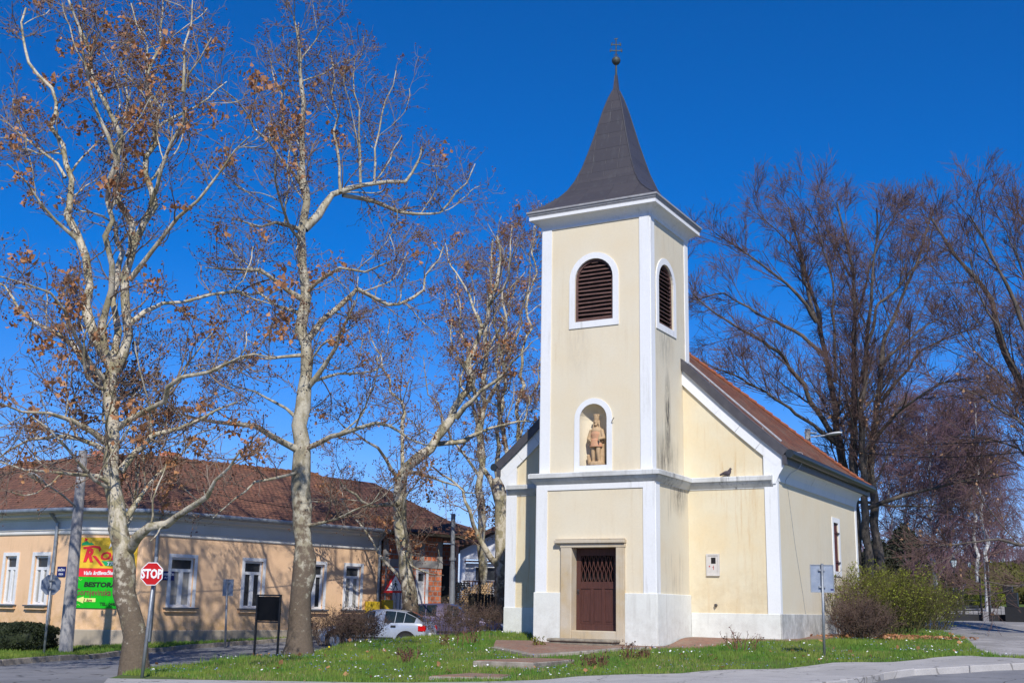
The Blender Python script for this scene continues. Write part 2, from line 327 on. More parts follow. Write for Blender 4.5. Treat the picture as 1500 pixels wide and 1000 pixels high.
M['car_silver'] = car_paint('silver_paint', (.50, .54, .60)); M['car_purple'] = car_paint('purple_paint', (.13, .11, .19))
M['car_glass'] = mat('car_glass', (.012, .02, .022), (.02, .03, .03), 2, rough=.05, bmp=0, spec=.7)
M['rubber'] = mat('rubber', (.02, .02, .02), (.03, .03, .03), 8); M['rim'] = mat('rim', (.35, .36, .38), (.3, .3, .3), 8, rough=.35, metal=.6)
M['tail'] = flat('tail_red', (.55, .01, .012), .15); M['lampglass'] = mat('lantern_glass', (.62, .74, .80), (.5, .62, .68), 6, rough=.2, bmp=0)
def bark(name, pale, olive, brown, zb=None):
    m, n, b = _new(name)
    p = ramp(n, noise(n, 3.6, 5, .6, stretch=(1, 1, .55)), [(.46, (0, 0, 0)), (.54, (1, 1, 1))])
    c = mixc(n, p, pale, olive)
    q = ramp(n, noise(n, 6.5, 6, .7, stretch=(1, 1, .5)), [(.54, (0, 0, 0)), (.60, (1, 1, 1))])
    if zb:  # scaly brown bark low on the trunk
        tc = n.nodes.new('ShaderNodeTexCoord'); sp = n.nodes.new('ShaderNodeSeparateXYZ'); n.links.new(tc.outputs['Object'], sp.inputs[0])
        mr = n.nodes.new('ShaderNodeMapRange'); mr.inputs[1].default_value = zb[0]; mr.inputs[2].default_value = zb[1]; mr.inputs[3].default_value = zb[2] if len(zb) > 2 else .24; mr.inputs[4].default_value = -.06
        n.links.new(sp.outputs[2], mr.inputs[0])
        a = n.nodes.new('ShaderNodeMath'); a.operation = 'ADD'; n.links.new(noise(n, 4.5, 6, .75), a.inputs[0]); n.links.new(mr.outputs[0], a.inputs[1])
        q = ramp(n, a.outputs[0], [(.60, (0, 0, 0)), (.70, (1, 1, 1))])
    c = mixc(n, q, c, brown)
    c = mixc(n, 1., c, ramp(n, noise(n, 18, 5, .7), [(.3, (.7, .7, .7)), (.7, (1.1, 1.1, 1.1))]), 'MULTIPLY')
    n.links.new(c, b.inputs['Base Color']); b.inputs['Roughness'].default_value = .9; b.inputs['Specular IOR Level'].default_value = .2
    bump(n, noise(n, 12, 6, .7), b, .6, .03); return m
M['bark_plane'] = bark('plane_bark', (.58, .52, .40), (.33, .29, .18), (.15, .115, .08), (.3, 4.5, .30))
M['bark_plane_dark'] = bark('plane_bark_scaly', (.50, .46, .36), (.34, .30, .21), (.15, .115, .085), (.5, 7.0, .30))
M['bark_beech'] = bark('beech_bark', (.15, .125, .105), (.11, .095, .08), (.065, .055, .045))
M['bark_birch'] = bark('birch_bark', (.62, .62, .62), (.5, .5, .5), (.04, .035, .035))
M['twig_plane'] = mat('plane_twig', (.17, .12, .09), (.27, .21, .16), 2, bmp=0)
M['twig_beech'] = mat('beech_twig', (.165, .10, .085), (.11, .07, .06), 2, bmp=0)
M['twig_birch'] = mat('birch_twig', (.20, .11, .13), (.13, .08, .09), 2, bmp=0)
M['seed'] = mat('seed_ball', (.11, .045, .03), (.17, .075, .045), 3, bmp=0)
def leaf_mat(name, a, b_, sc=5):
    m, n, b = _new(name)
    n.links.new(ramp(n, noise(n, sc, 3), [(.35, a), (.65, b_)]), b.inputs['Base Color']); b.inputs['Roughness'].default_value = .7
    tr = n.nodes.new('ShaderNodeBsdfTranslucent'); tr.inputs[0].default_value = (*[q*.9 for q in a], 1)
    mx = n.nodes.new('ShaderNodeMixShader'); mx.inputs[0].default_value = .3
    n.links.new(b.outputs[0], mx.inputs[1]); n.links.new(tr.outputs[0], mx.inputs[2]); n.links.new(mx.outputs[0], n.nodes['Material Output'].inputs[0]); return m
M['dry_leaf'] = leaf_mat('dry_leaf', (.60, .30, .13), (.34, .15, .07)); M['pale_leaf'] = leaf_mat('pale_dry_leaf', (.50, .30, .16), (.30, .16, .08))
M['green_leaf'] = leaf_mat('fresh_leaf', (.27, .30, .02), (.14, .17, .016), 2); M['grass'] = leaf_mat('grass_blade', (.085, .22, .018), (.24, .30, .045), .9)
M['hedge'] = leaf_mat('hedge_leaf', (.035, .05, .014), (.02, .03, .01)); M['topiary'] = leaf_mat('topiary_leaf', (.12, .12, .015), (.08, .07, .014))
M['brown_leaf'] = leaf_mat('brown_bush', (.10, .05, .04), (.065, .035, .028)); M['conifer'] = leaf_mat('conifer', (.045, .05, .025), (.03, .03, .018))
M['petal'] = flat('petal_white', (.85, .85, .85)); M['petal_y'] = flat('petal_yellow', (.75, .58, .02)); M['petal_b'] = flat('petal_blue', (.22, .26, .55))

# ------------------------------------------------------------------ terrain
CT = [at(*q) for q in [(0, 967, 29.5), (84, 960, 31.5), (134, 958, 33), (218, 949, 36.3), (308, 942, 39), (364, 938, 40.7), (420, 934, 42.3), (473, 931, 43.8),
      (0, 998, 22), (158, 993, 23.2), (216, 978, 27.3), (400, 962, 32.7), (450, 957, 32.3), (231, 940, 39.5), (120, 951, 39.3), (350, 931, 42.5), (540, 920, 46.6),
      (560, 952, 41), (640, 944, 43), (560, 939, 36.5), (640, 932, 37.5), (735, 926, 38.5), (700, 998, 24), (950, 987, 26.3), (1100, 980, 27), (1290, 970, 28), (1423, 960, 29.5), (1500, 964, 27),
      (1500, 998, 20), (1240, 1000, 22), (1500, 935, 40), (1480, 910, 62), (1400, 925, 45), (1330, 908, 58), (1440, 884, 95), (1250, 890, 95), (692, 975, 28), (627, 996, 25), (1208, 960, 29.5)]]
CT = [(p[0], p[1], p[2]) for p in CT] + [(0, 0, 0), (-10, 6, 0), (8, 12, .2), (-22, 8, 0), (-30, 12, 0), (-45, 20, -.1), (-16.73, 31.3, .6), (-12.9, 31.3, .57), (-12.9, 34.2, .8), (-10.1, 34.2, .8), (-19.3, 34.2, .8), (-10.1, 39, .88), (-10.1, 44, .95),
      (-19.3, 44, .8), (-14.8, 31, .55), (-16, 39, .9), (-28, 50, .7), (-24, 60, 1.), (-40, 60, .8), (-50, 40, .3), (12, 28, .9), (15, 45, 1.3), (20, 80, 2.6), (-20, 95, 2.2)]
CT = np.array(CT, float)
def H(x, y):
    x = np.asarray(x, float); y = np.asarray(y, float)
    sh = x.shape; x = x.ravel(); y = y.ravel(); out = np.empty(len(x))
    for a in range(0, len(x), 20000):
        dx = x[a:a+20000, None]-CT[None, :, 0]; dy = y[a:a+20000, None]-CT[None, :, 1]; r2 = dx*dx+dy*dy
        wt = 1/(r2+1.0)**2; out[a:a+20000] = (wt*CT[None, :, 2]).sum(1)/wt.sum(1)
    return out.reshape(sh)
def h(x, y): return float(H(np.array([x]), np.array([y]))[0])
def gp(px, py, d):
    p = at(px, py, d); return (p[0], p[1])

def sheet(name, poly, off, m, step=.6, skirt=0, kind='structure', parent=None):
    bm = bmesh.new(); vs = [bm.verts.new((x, y, 0)) for x, y in poly]; bm.faces.new(vs)
    xs = [p[0] for p in poly]; ys = [p[1] for p in poly]
    for ax, lo, hi in ((0, min(xs), max(xs)), (1, min(ys), max(ys))):
        k = math.ceil(lo/step)*step
        while k < hi:
            co = (k, 0, 0) if ax == 0 else (0, k, 0); no = (1, 0, 0) if ax == 0 else (0, 1, 0)
            bmesh.ops.bisect_plane(bm, geom=bm.verts[:]+bm.edges[:]+bm.faces[:], plane_co=co, plane_no=no); k += step
    bmesh.ops.triangulate(bm, faces=bm.faces[:])
    if skirt:
        r = bmesh.ops.extrude_edge_only(bm, edges=[e for e in bm.edges if e.is_boundary]); low = {v for v in r['geom'] if isinstance(v, bmesh.types.BMVert)}
    else: low = set()
    V = list(bm.verts); Z = H(np.array([v.co.x for v in V]), np.array([v.co.y for v in V]))
    for v, z in zip(V, Z): v.co.z = z+off-(skirt if v in low else 0)
    bmesh.ops.recalc_face_normals(bm, faces=bm.faces)
    up = sum(f.normal.z for f in bm.faces)
    if up < 0: bmesh.ops.reverse_faces(bm, faces=bm.faces)
    me = bpy.data.meshes.new(name); bm.to_mesh(me); bm.free(); auto_uv(me)
    o = link_mesh(name, me, m, parent)
    if kind: o['kind'] = kind
    return o

def tgrid(name, xs, ys, off, m):
    X, Y = np.meshgrid(xs, ys); Z = H(X, Y)+off
    n, k = X.shape; V = np.stack([X, Y, Z], -1).reshape(-1, 3); I = np.arange(n*k).reshape(n, k)
    F = np.stack([I[:-1, :-1], I[:-1, 1:], I[1:, 1:], I[1:, :-1]], -1).reshape(-1, 4)
    o = np_mesh(name, V, F, m, smooth=True); o['kind'] = 'structure'; return o
ax = np.concatenate([-np.geomspace(6000, 72, 22), np.arange(-70, 41, 1.5), np.geomspace(42, 6000, 24)])
ay = np.concatenate([-np.geomspace(3000, 12, 14), np.arange(-10, 111, 1.5), np.geomspace(112, 6000, 22)])
tgrid('ground', ax, ay, -.16, M['farland'])

# kerb line beside the long house and the sheets
K = [gp(-120, 974, 26.5), gp(0, 967, 29.5), gp(84, 960, 31.5), gp(134, 958, 33), gp(174, 954, 34.6), gp(218, 949, 36.3), gp(308, 942, 39), gp(364, 938, 40.7), gp(420, 934, 42.3), gp(473, 931, 43.8), gp(600, 925, 47.5), (-24.8, 50), (-22, 62)]
LAWN_FRONT = [gp(158, 993, 23.2), gp(400, 998, 23.2), gp(700, 998, 24), gp(950, 987, 26.3), gp(1100, 980, 27), gp(1290, 970, 28), gp(1423, 960, 29.5), gp(1500, 965, 27), gp(1620, 965, 27)]
LAWN_BACK = [gp(216, 978, 27.3), gp(400, 962, 32.7), gp(470, 957, 34.5), gp(560, 940, 37.2), gp(640, 933, 38.2), gp(735, 926, 39.5), (-21.5, 48), (-19, 62)]
PAVE_EDGE = [gp(1640, 978, 25), gp(1500, 973, 25.3), gp(1336, 982, 25.2), gp(1290, 986, 24.6), gp(1235, 997, 22.8), gp(1150, 1010, 21), gp(700, 1030, 18.5), gp(300, 1030, 18)]
road_poly = [(-60, -8), (40, -8), (40, 30), PAVE_EDGE[0], LAWN_FRONT[-1]] + LAWN_FRONT[-2::-1] + LAWN_BACK + [(-22, 62)][:0] + K[::-1] + [(-60, K[0][1]-3)]
sheet('road', road_poly, -.12, M['road'], 1.2)
lawn_poly = LAWN_FRONT + [(12, 34), (26, 60), (40, 110), (-30, 110)] + LAWN_BACK[::-1]
sheet('lawn', lawn_poly, 0, M['turf'], .7, skirt=.14)
pave_poly = LAWN_FRONT[:-1] + [LAWN_FRONT[-1]] + PAVE_EDGE + [gp(150, 1000, 21.5)]
sheet('pavement', pave_poly, .006, M['pave'], .9, skirt=.13)
verge_poly = K[:10] + [(-27.2, 39.0), (-29.4, 28.7), (-32, 27.2), (-46, 27.2), (-46, K[0][1]+1)]
sheet('verge', verge_poly, 0, M['turf'], .8, skirt=.14)
yard = [K[9], K[10], K[11], K[12], (-45, 66), (-45, 39.0), (-27.2, 39.0)]
sheet('yard', yard, -.004, M['soil'], 1.5)
path_poly = [gp(1355, 921, 49), gp(1408, 933, 40), gp(1432, 950, 33), gp(1475, 963, 28.6), gp(1530, 964, 27.4), gp(1600, 950, 31), gp(1600, 935, 40), gp(1530, 922, 50), gp(1490, 908, 63), gp(1490, 892, 80), gp(1450, 884, 94), gp(1330, 893, 84), gp(1425, 905, 64), gp(1350, 915, 56)]
sheet('path', path_poly, .006, M['gravel'], .9)
def kerb(name, line, label, top=.012, wdt=.15, ln=1.0, m='kerb', depth=.18):
    mb = MB(); rs = random.Random(5)
    for a, b in zip(line[:-1], line[1:]):
        A, B = Vector(a), Vector(b); L = (B-A).length; n = max(1, round(L/ln)); d = (B-A)/L; q = Vector((d.y, -d.x))
        for i in range(n):
            s0, s1 = A+d*(L*i/n+.006), A+d*(L*(i+1)/n-.006); j = rs.uniform(-.012, .012)
            P = [s0-q*wdt/2, s1-q*wdt/2, s1+q*wdt/2, s0+q*wdt/2]; Z = [h(p.x, p.y)+top+j for p in P]
            vs = [(p.x, p.y, z-depth) for p, z in zip(P, Z)]+[(p.x, p.y, z) for p, z in zip(P, Z)]
            mb.add(vs, [(3, 2, 1, 0), (4, 5, 6, 7), (0, 1, 5, 4), (1, 2, 6, 5), (2, 3, 7, 6), (3, 0, 4, 7)])
    o = mb.build(name, M[m], bevel=.015); tag(o, label, 'kerb'); return o
kerb('kerb', K[:11], 'worn stone kerb between side street and grass verge of the long peach house')
kerb('kerb', PAVE_EDGE[:7][::-1], 'pale concrete kerb bending along the main road at lower right', m='pave', top=.014)
# road marking
a = at(1345, 994, 21.2); b_ = at(1440, 1004, 20.0)
dm = MB(); A = Vector((a[0], a[1])); B = Vector((b_[0], b_[1])); d = (B-A).normalized(); q = Vector((-d.y, d.x))*.09
Pm = [A-q, B+d*1.2-q, B+d*1.2+q, A+q]; dm.add([(p.x, p.y, h(p.x, p.y)-.108) for p in Pm], [(0, 1, 2, 3)])
o = dm.build('road_marking', M['paint']); o['kind'] = 'structure'

# hills
hm = MB(); ts = np.linspace(0, 1, 90); rs = random.Random(3)
top = []; bot = []; bk = []
for i, t in enumerate(ts):
    px = -400+2400*t; hgt = 856+4*math.sin(t*21)+3*math.sin(t*53+1) - (10 if px > 1380 else 0)*min(1, (px-1380)/80 if px > 1380 else 0)
    p = at(px, hgt, 4200); f = at(px, 903, 3300); top.append(tuple(p)); bot.append((f[0], f[1], -5)); g = at(px, 903, 5200); bk.append((g[0], g[1], -5))
n = len(ts); hm.add(bot+top+bk, [(i, i+1, n+i+1, n+i) for i in range(n-1)]+[(n+i, n+i+1, 2*n+i+1, 2*n+i) for i in range(n-1)])
M['hill'] = mat('hill_forest', (.045, .06, .03), (.035, .05, .028), .004, bmp=0)
o = hm.build('hills', M['hill'], smooth=True); o['kind'] = 'structure'

# air: an even, very thin haze round the whole place
hz = bpy.data.materials.new('haze_air'); hz.use_nodes = True; hn = hz.node_tree; hn.nodes.remove(hn.nodes['Principled BSDF']); pv = hn.nodes.new('ShaderNodeVolumePrincipled')
pv.inputs['Color'].default_value = (.72, .82, 1, 1); pv.inputs['Density'].default_value = .00009; pv.inputs['Anisotropy'].default_value = .2; hn.links.new(pv.outputs[0], hn.nodes['Material Output'].inputs['Volume'])
mb = MB(); mb.box(-7000, 7000, -3500, 7000, -8, 135); o = mb.build('haze', hz); o['kind'] = 'stuff'; o['label'] = 'thin bluish air haze over the distant hills'

# ================================================================== CHURCH
TX0, TX1, TY0, TY1 = -16.73, -12.908, 31.58, 34.82      # tower footprint
UX0, UX1, UY0, UY1 = -16.67, -13.03, 31.64, 34.78       # tower above the string course
NX0, NX1, NY0, NY1 = -19.25, -10.14, 34.25, 44.1
CX, CYT = -14.82, 33.2
church = thing('church', 'cream village church with white corners, square bell tower, tiled nave and dark concave spire', 'church', (CX, 38, .7))

class Wall:
    """vertical wall plane: origin (x,y), direction u, outward normal n"""
    def __init__(s, a, b, flip=False):
        s.a = Vector((*a, 0)); d = Vector((*b, 0))-s.a; s.L = d.length; s.u = d/s.L
        s.n = Vector((s.u.y, -s.u.x, 0))*(-1 if flip else 1)
    def p(s, t, z, off=0): q = s.a+s.u*t+s.n*off; return Vector((q.x, q.y, z))
    def hit(s, px, py, off=0):   # (t, z) of a photograph point on this wall
        r = FW+RT*(px-750)/FPX-UP*(py-500)/FPX; o = s.a+s.n*off; n = s.n
        k = ((o.x-EYE[0])*n.x+(o.y-EYE[1])*n.y)/(r[0]*n.x+r[1]*n.y); q = EYE+r*k
        return (q[0]-s.a.x)*s.u.x+(q[1]-s.a.y)*s.u.y, q[2]
def arch_pts(s0, s1, z0, z1, n=14):
    r = (s1-s0)/2; c = (s0+s1)/2
    return [(s0, z0)]+[(c-r*math.cos(PI*i/n), z1-r+r*math.sin(PI*i/n)) for i in range(n+1)]+[(s1, z0)]
def wall_mesh(mb, W, t0, t1, z0, z1, holes=(), off=0, depth=.25):
    """rectangle with openings; opening = (s0,s1,z0,z1,arched)"""
    ts = sorted({t0, t1, *[q for hh in holes for q in hh[:2]]}); zs = sorted({z0, z1, *[q for hh in holes for q in hh[2:4]]})
    for a, b in zip(ts[:-1], ts[1:]):
        for c, d in zip(zs[:-1], zs[1:]):
            if any(hh[0]-1e-6 <= a and b <= hh[1]+1e-6 and hh[2]-1e-6 <= c and d <= hh[3]+1e-6 for hh in holes): continue
            mb.add([W.p(a, c, off), W.p(b, c, off), W.p(b, d, off), W.p(a, d, off)], [(0, 1, 2, 3)])
    for s0, s1, a, b, ar in holes:
        if ar:
            P = arch_pts(s0, s1, a, b)
            for (p, q) in zip(P[1:-1], P[2:-1]):
                mb.add([W.p(p[0], p[1], off), W.p(q[0], q[1], off), W.p(q[0], b, off), W.p(p[0], b, off)], [(0, 1, 2, 3)])
        else: P = [(s0, a), (s0, b), (s1, b), (s1, a)]
        for p, q in zip(P, P[1:]+P[:1]):
            mb.add([W.p(p[0], p[1], off), W.p(q[0], q[1], off), W.p(q[0], q[1], off-depth), W.p(p[0], p[1], off-depth)], [(0, 1, 2, 3)])
def frame_mesh(mb, W, inner, outer, off0, off1):
    """closed band between two outlines of equal length, from off0 to off1"""
    n = len(inner)
    for i in range(n):
        j = (i+1) % n
        a, b, c, d = inner[i], inner[j], outer[j], outer[i]
        for o in (off0, off1): mb.add([W.p(*a, o), W.p(*b, o), W.p(*c, o), W.p(*d, o)], [(0, 1, 2, 3)])
        mb.add([W.p(*c, off0), W.p(*d, off0), W.p(*d, off1), W.p(*c, off1)], [(0, 1, 2, 3)])
        mb.add([W.p(*a, off0), W.p(*b, off0), W.p(*b, off1), W.p(*a, off1)], [(0, 1, 2, 3)])
def wbox(mb, W, t0, t1, z0, z1, o0, o1):
    mb.prism([W.p(t0, z0, o0), W.p(t1, z0, o0), W.p(t1, z1, o0), W.p(t0, z1, o0)], W.n*(o1-o0))

WF = Wall((TX0, TY0), (TX1, TY0)); WR = Wall((TX1, TY0), (TX1, TY1)); WLt = Wall((TX0, TY0), (TX0, TY1), True)
UF = Wall((UX0, UY0), (UX1, UY0)); UR = Wall((UX1, UY0), (UX1, UY1)); UL = Wall((UX0, UY0), (UX0, UY1), True); UB = Wall((UX0, UY1), (UX1, UY1), True)
NF = Wall((NX0, NY0), (NX1, NY0)); NR = Wall((NX1, NY0), (NX1, NY1)); NLw = Wall((NX0, NY0), (NX0, NY1), True); NB = Wall((NX0, NY1), (NX1, NY1), True)
def tx(x): return x-TX0
def ux(x): return x-UX0
DX0, DX1 = -15.53, -14.10
# --- walls
mb = MB(); wall_mesh(mb, WF, 0, WF.L, 0, 5.3, [(tx(DX0), tx(DX1), 0, 3.44, False)], depth=.9)
t_low = mb.build('tower_wall', M['cream'], church, recalc=False)
mb = MB(); BEL_F = (ux(-15.52), ux(-14.24), 10.17, 12.14); BEL_R = (.63, 1.87, 10.05, 12.02)
NICHE = (ux(-15.34), ux(-14.44), 5.75, 7.6)
wall_mesh(mb, UF, 0, UF.L, 5.3, 13.5, [(*BEL_F, True), (*NICHE, True)], depth=.22)
o = mb.build('tower_wall', M['cream'], church, recalc=False)
mb = MB(); wall_mesh(mb, WR, 0, 2.9, 0, 5.3); wall_mesh(mb, UR, 0, UR.L, 5.3, 13.5, [(*BEL_R, True)], depth=.22)
wall_mesh(mb, WLt, 0, 2.9, 0, 5.3); wall_mesh(mb, UL, 0, UL.L, 5.3, 13.5); wall_mesh(mb, UB, 0, UB.L, 5.3, 13.5)
# narrow slit
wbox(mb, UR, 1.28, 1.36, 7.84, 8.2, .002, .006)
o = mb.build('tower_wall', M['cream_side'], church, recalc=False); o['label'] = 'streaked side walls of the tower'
# --- nave walls
SLP = (8.56-5.88)/(12.97-10.07)
def rake_z(x, base=5.88): return base+SLP*(NX1+.07-x if x > CX+.125 else x-(NX0-.07))
PEAKX = (NX0+NX1)/2; PEAKZ = 5.88+SLP*(NX1+.07-PEAKX)
mb = MB()
mb.add([(NX0, NY0, 0), (NX1, NY0, 0), (NX1, NY0, 5.85), (PEAKX, NY0, PEAKZ-.1), (NX0, NY0, 5.85)], [(0, 1, 2, 3, 4)])
mb.build('nave_wall', M['cream_nave'], church, recalc=False)
mb = MB(); wall_mesh(mb, NR, 0, NR.L, 0, 5.9, [(6.44, 7.10, 2.98, 4.62, False)], depth=.2); wall_mesh(mb, NLw, 0, NLw.L, 0, 5.9); wall_mesh(mb, NB, 0, NB.L, 0, 5.9)
o = mb.build('nave_wall', M['cream'], church, recalc=False); o['label'] = 'long side walls of the nave'
# --- white trim of the tower
PW = .36
mb = MB()
for W, t0 in ((WF, 0), (WF, WF.L-PW)): wbox(mb, W, t0, t0+PW, 2.0, 5.3, .001, .03)
wbox(mb, WF, PW, WF.L-PW, 5.04, 5.3, .001, .028); build_each(mb, 'corner_pilaster', M['white'], church)
mb = MB(); wbox(mb, WR, .0, .30, 2.0, 5.3, .001, .03); wbox(mb, WLt, .0, .30, 2.0, 5.3, .001, .03); build_each(mb, 'corner_pilaster', M['white'], church)
mb = MB()
for t0 in (0, UF.L-PW+.03): wbox(mb, UF, t0, t0+PW-.03, 5.5, 13.3, .001, .03)
build_each(mb, 'corner_pilaster', M['white'], church)
mb = MB(); wbox(mb, UR, 0, .3, 5.5, 13.3, .001, .03); wbox(mb, UR, UR.L-.3, UR.L, 5.5, 13.3, .001, .03); wbox(mb, UL, 0, .3, 5.5, 13.3, .001, .03); build_each(mb, 'corner_pilaster', M['white'], church)
# --- plinth
g0 = -.2
mb = MB()
wbox(mb, WF, -.05, tx(-15.885), g0, 2.05, .0, .06); wbox(mb, WF, tx(-13.84), WF.L+.05, g0, 2.05, .0, .06)
wbox(mb, WR, .001, NY0-TY0-.0, g0, 2.053, .002, .055); wbox(mb, WLt, .001, NY0-TY0, g0, 2.05, .002, .05)
wbox(mb, NF, tx(TX1)+2.52+.058, NF.L, g0, 1.545, .0, .05); wbox(mb, NF, -.05, tx(TX0)+2.52-.055, g0, 1.60, .0, .06)
build_each(mb, 'plinth', M['plinth'], church, bevel=.012)
mb = MB(); wbox(mb, NR, -.05, NR.L, g0, 1.55, .0, .05); wbox(mb, NLw, 0, NR.L, g0, 1.6, .0, .05)
for o in build_each(mb, 'plinth', M['plinth_dirty'], church, bevel=.012): o['label'] = 'damp stained plinth of the nave side wall'
# --- profiled mouldings swept along wall corners
def sweep(mb, path, prof, closed=False):
    """path = xy corner points (outward side on the right hand when walking), prof = (out, z)"""
    P = [Vector(p) for p in path]; n = len(P); ring = []
    for i in range(n):
        if closed or 0 < i < n-1:
            a = (P[i]-P[i-1]).normalized(); b = (P[(i+1) % n]-P[i]).normalized()
        elif i == 0: a = b = (P[1]-P[0]).normalized()
        else: a = b = (P[-1]-P[-2]).normalized()
        na = Vector((a.y, -a.x)); nb = Vector((b.y, -b.x)); mi = (na+nb)/(1+na.dot(nb))
        ring.append([(P[i].x+mi.x*o, P[i].y+mi.y*o, z) for o, z in prof])
    k = len(prof); vs = [v for r in ring for v in r]; fs = []
    for i in range(n if closed else n-1):
        j = (i+1) % n
        fs += [(i*k+a, i*k+(a+1) % k, j*k+(a+1) % k, j*k+a) for a in range(k)]
    if not closed: fs += [tuple(range(k))[::-1], tuple((n-1)*k+a for a in range(k))]
    mb.add(vs, fs)
sc = [(-.02, 5.18), (.02, 5.18), (.03, 5.21), (.07, 5.25), (.12, 5.31), (.155, 5.37), (.16, 5.40), (.21, 5.40), (.215, 5.52), (.18, 5.545), (-.12, 5.56)]
mb = MB(); sweep(mb, [(NX1-.09, NY0), (TX1, NY0), (TX1, TY0), (TX0, TY0), (TX0, NY0), (NX0+.06, NY0)][::-1], sc)
mb.build('string_course', M['ledge'], church)
# tower cornice: white frieze, cove, slab, board with the eaves shade put into its grey
mb = MB(); cr = [(UX0, UY0), (UX1, UY0), (UX1, UY1), (UX0, UY1)]
sweep(mb, cr, [(-.02, 13.25), (.035, 13.25), (.035, 13.33), (.07, 13.40), (.14, 13.47), (.235, 13.53), (.30, 13.55), (.33, 13.56), (.33, 13.66), (-.02, 13.66)], True)
mb.build('cornice', M['white'], church)
mb = MB(); sweep(mb, cr, [(-.02, 13.662), (.33, 13.662), (.335, 13.69), (.36, 13.72), (.365, 13.75), (.40, 13.78), (.40, 13.835), (-.02, 13.835)], True); mb.build('cornice_board', M['trim_shade_grey'], church)
# arched frames
def arch_frame(name, W, op, wd, bot, m, lab=None, dep=.03):
    inn = arch_pts(*op); s0, s1, z0, z1 = op
    out = arch_pts(s0-wd, s1+wd, z0-bot, z1+wd)
    mb = MB(); frame_mesh(mb, W, inn, out, .001, dep); o = mb.build(name, m, church); return o
arch_frame('window_frame', UF, BEL_F, .19, .2, M['white']); arch_frame('window_frame', UR, BEL_R, .19, .2, M['white']); arch_frame('niche_frame', UF, NICHE, .17, .24, M['white'])
# louvred belfry windows
def louvres(W, op):
    s0, s1, z0, z1 = op; inn = arch_pts(s0+.07, s1-.07, z0+.07, z1-.07); out = arch_pts(s0+.002, s1-.002, z0+.002, z1-.002)
    mb = MB(); frame_mesh(mb, W, inn, out, -.16, -.05); fr = mb.build('belfry_window', M['louvre'], church)
    mb = MB(); r = (s1-s0)/2-.07; c = (s0+s1)/2; n = 15; rs = random.Random(int(s0*99))
    for i in range(n):
        z = z0+.12+(z1-z0-.2)*i/(n-1); zz = z-(z1-.07-r); hw = r if zz <= 0 else math.sqrt(max(.0004, r*r-zz*zz))
        if hw < .1: continue
        j = rs.uniform(-.012, .012)
        a = W.p(c-hw, z+.035+j, -.155); b = W.p(c+hw, z+.035-j, -.155); dv = W.n*.105+Vector((0, 0, -.085))
        mb.prism([a, b, b+Vector((0, 0, .018)), a+Vector((0, 0, .018))], dv)
    mb.build('louvre', M['louvre'], fr)
    mb = MB(); wbox(mb, W, s0, s1, z0, z1, -.215, -.20); mb.build('opening', M['black'], fr)
louvres(UF, BEL_F); louvres(UR, BEL_R)
# niche: half round recess with quarter-sphere head
mb = MB(); s0, s1, z0, z1 = NICHE; r = (s1-s0)/2; c = (s0+s1)/2; n = 14; zc = z1-r
def nv(a, z, rr=r): return UF.p(c-rr*math.cos(a), z, -.0-rr*math.sin(a)*1.05)
vs = [nv(PI*i/n, z) for z in (z0, zc) for i in range(n+1)]; fs = [(i, i+1, n+2+i, n+1+i) for i in range(n)]
mb.add(vs, fs)
for k in range(6):
    e0, e1 = PI/2*k/6, PI/2*(k+1)/6
    vs = [nv(PI*i/n, zc+r*math.sin(e), r*math.cos(e)+1e-4) for e in (e0, e1) for i in range(n+1)]; mb.add(vs, fs)
mb.add([nv(PI*i/n, z0) for i in range(n+1)], [tuple(range(n+1))]); mb.build('niche', M['cream'], church, recalc=False, smooth=True)
# --- door
mb = MB(); wbox(mb, WF, tx(DX0), tx(DX1), .9, 3.5, -.62, -.6); mb.build('doorway', M['black'], church)
for x0, x1 in ((-15.885, DX0+.006), (DX1-.006, -13.84)):
    mb = MB(); wbox(mb, WF, tx(x0), tx(x1), .62, 3.44, -.35, .085); mb.build('door_jamb', M['stone'], church, bevel=.015)
mb = MB(); wbox(mb, WF, tx(-15.9), tx(-13.82), 3.34, 3.46, -.35, .10); wbox(mb, WF, tx(-16.06), tx(-13.80), 3.462, 3.56, -.02, .17); wbox(mb, WF, tx(-16.03), tx(-13.83), 3.562, 3.60, -.02, .14)
mb.build('door_lintel', M['stone'], church, bevel=.012)
mb = MB(); wbox(mb, WF, tx(DX0), tx(DX1), .60, .985, -.5, .07); mb.build('threshold', M['stone'], church, bevel=.02)
mb = MB(); mb.box(-16.02, -14.0, 31.02, 31.53, .52, .665); mb.box(-16.06, -13.96, 30.98, 31.53, .667, .76); mb.build('doorstep', M['step'], church, bevel=.03)
dl = MB(); D0, D1, dz0, dz1 = tx(-15.52), tx(-14.21), .99, 3.33
wbox(dl, WF, D0, D0+.14, dz0, dz1, -.32, -.26); wbox(dl, WF, D1-.09, D1, dz0, dz1, -.32, -.26)
wbox(dl, WF, D0+.14, D1-.09, dz0, 1.17, -.318, -.262); wbox(dl, WF, D0+.14, D1-.09, 2.17, 2.37, -.318, -.262); wbox(dl, WF, D0+.14, D1-.09, 3.12, dz1, -.318, -.262)
iw = (D1-.09-D0-.14)
for i in range(1, 3): wbox(dl, WF, D0+.14+iw*i/3-.05, D0+.14+iw*i/3+.05, 1.17, 2.17, -.316, -.264)
wbox(dl, WF, D0+.14, D1-.09, 1.17, 2.17, -.31, -.285)
for i in range(3):
    cc = D0+.14+iw*(i+.5)/3; wbox(dl, WF, cc-.10, cc+.10, 1.24, 2.10, -.285, -.272)
door = dl.build('door', M['door'], church, bevel=.004)
gm = MB()
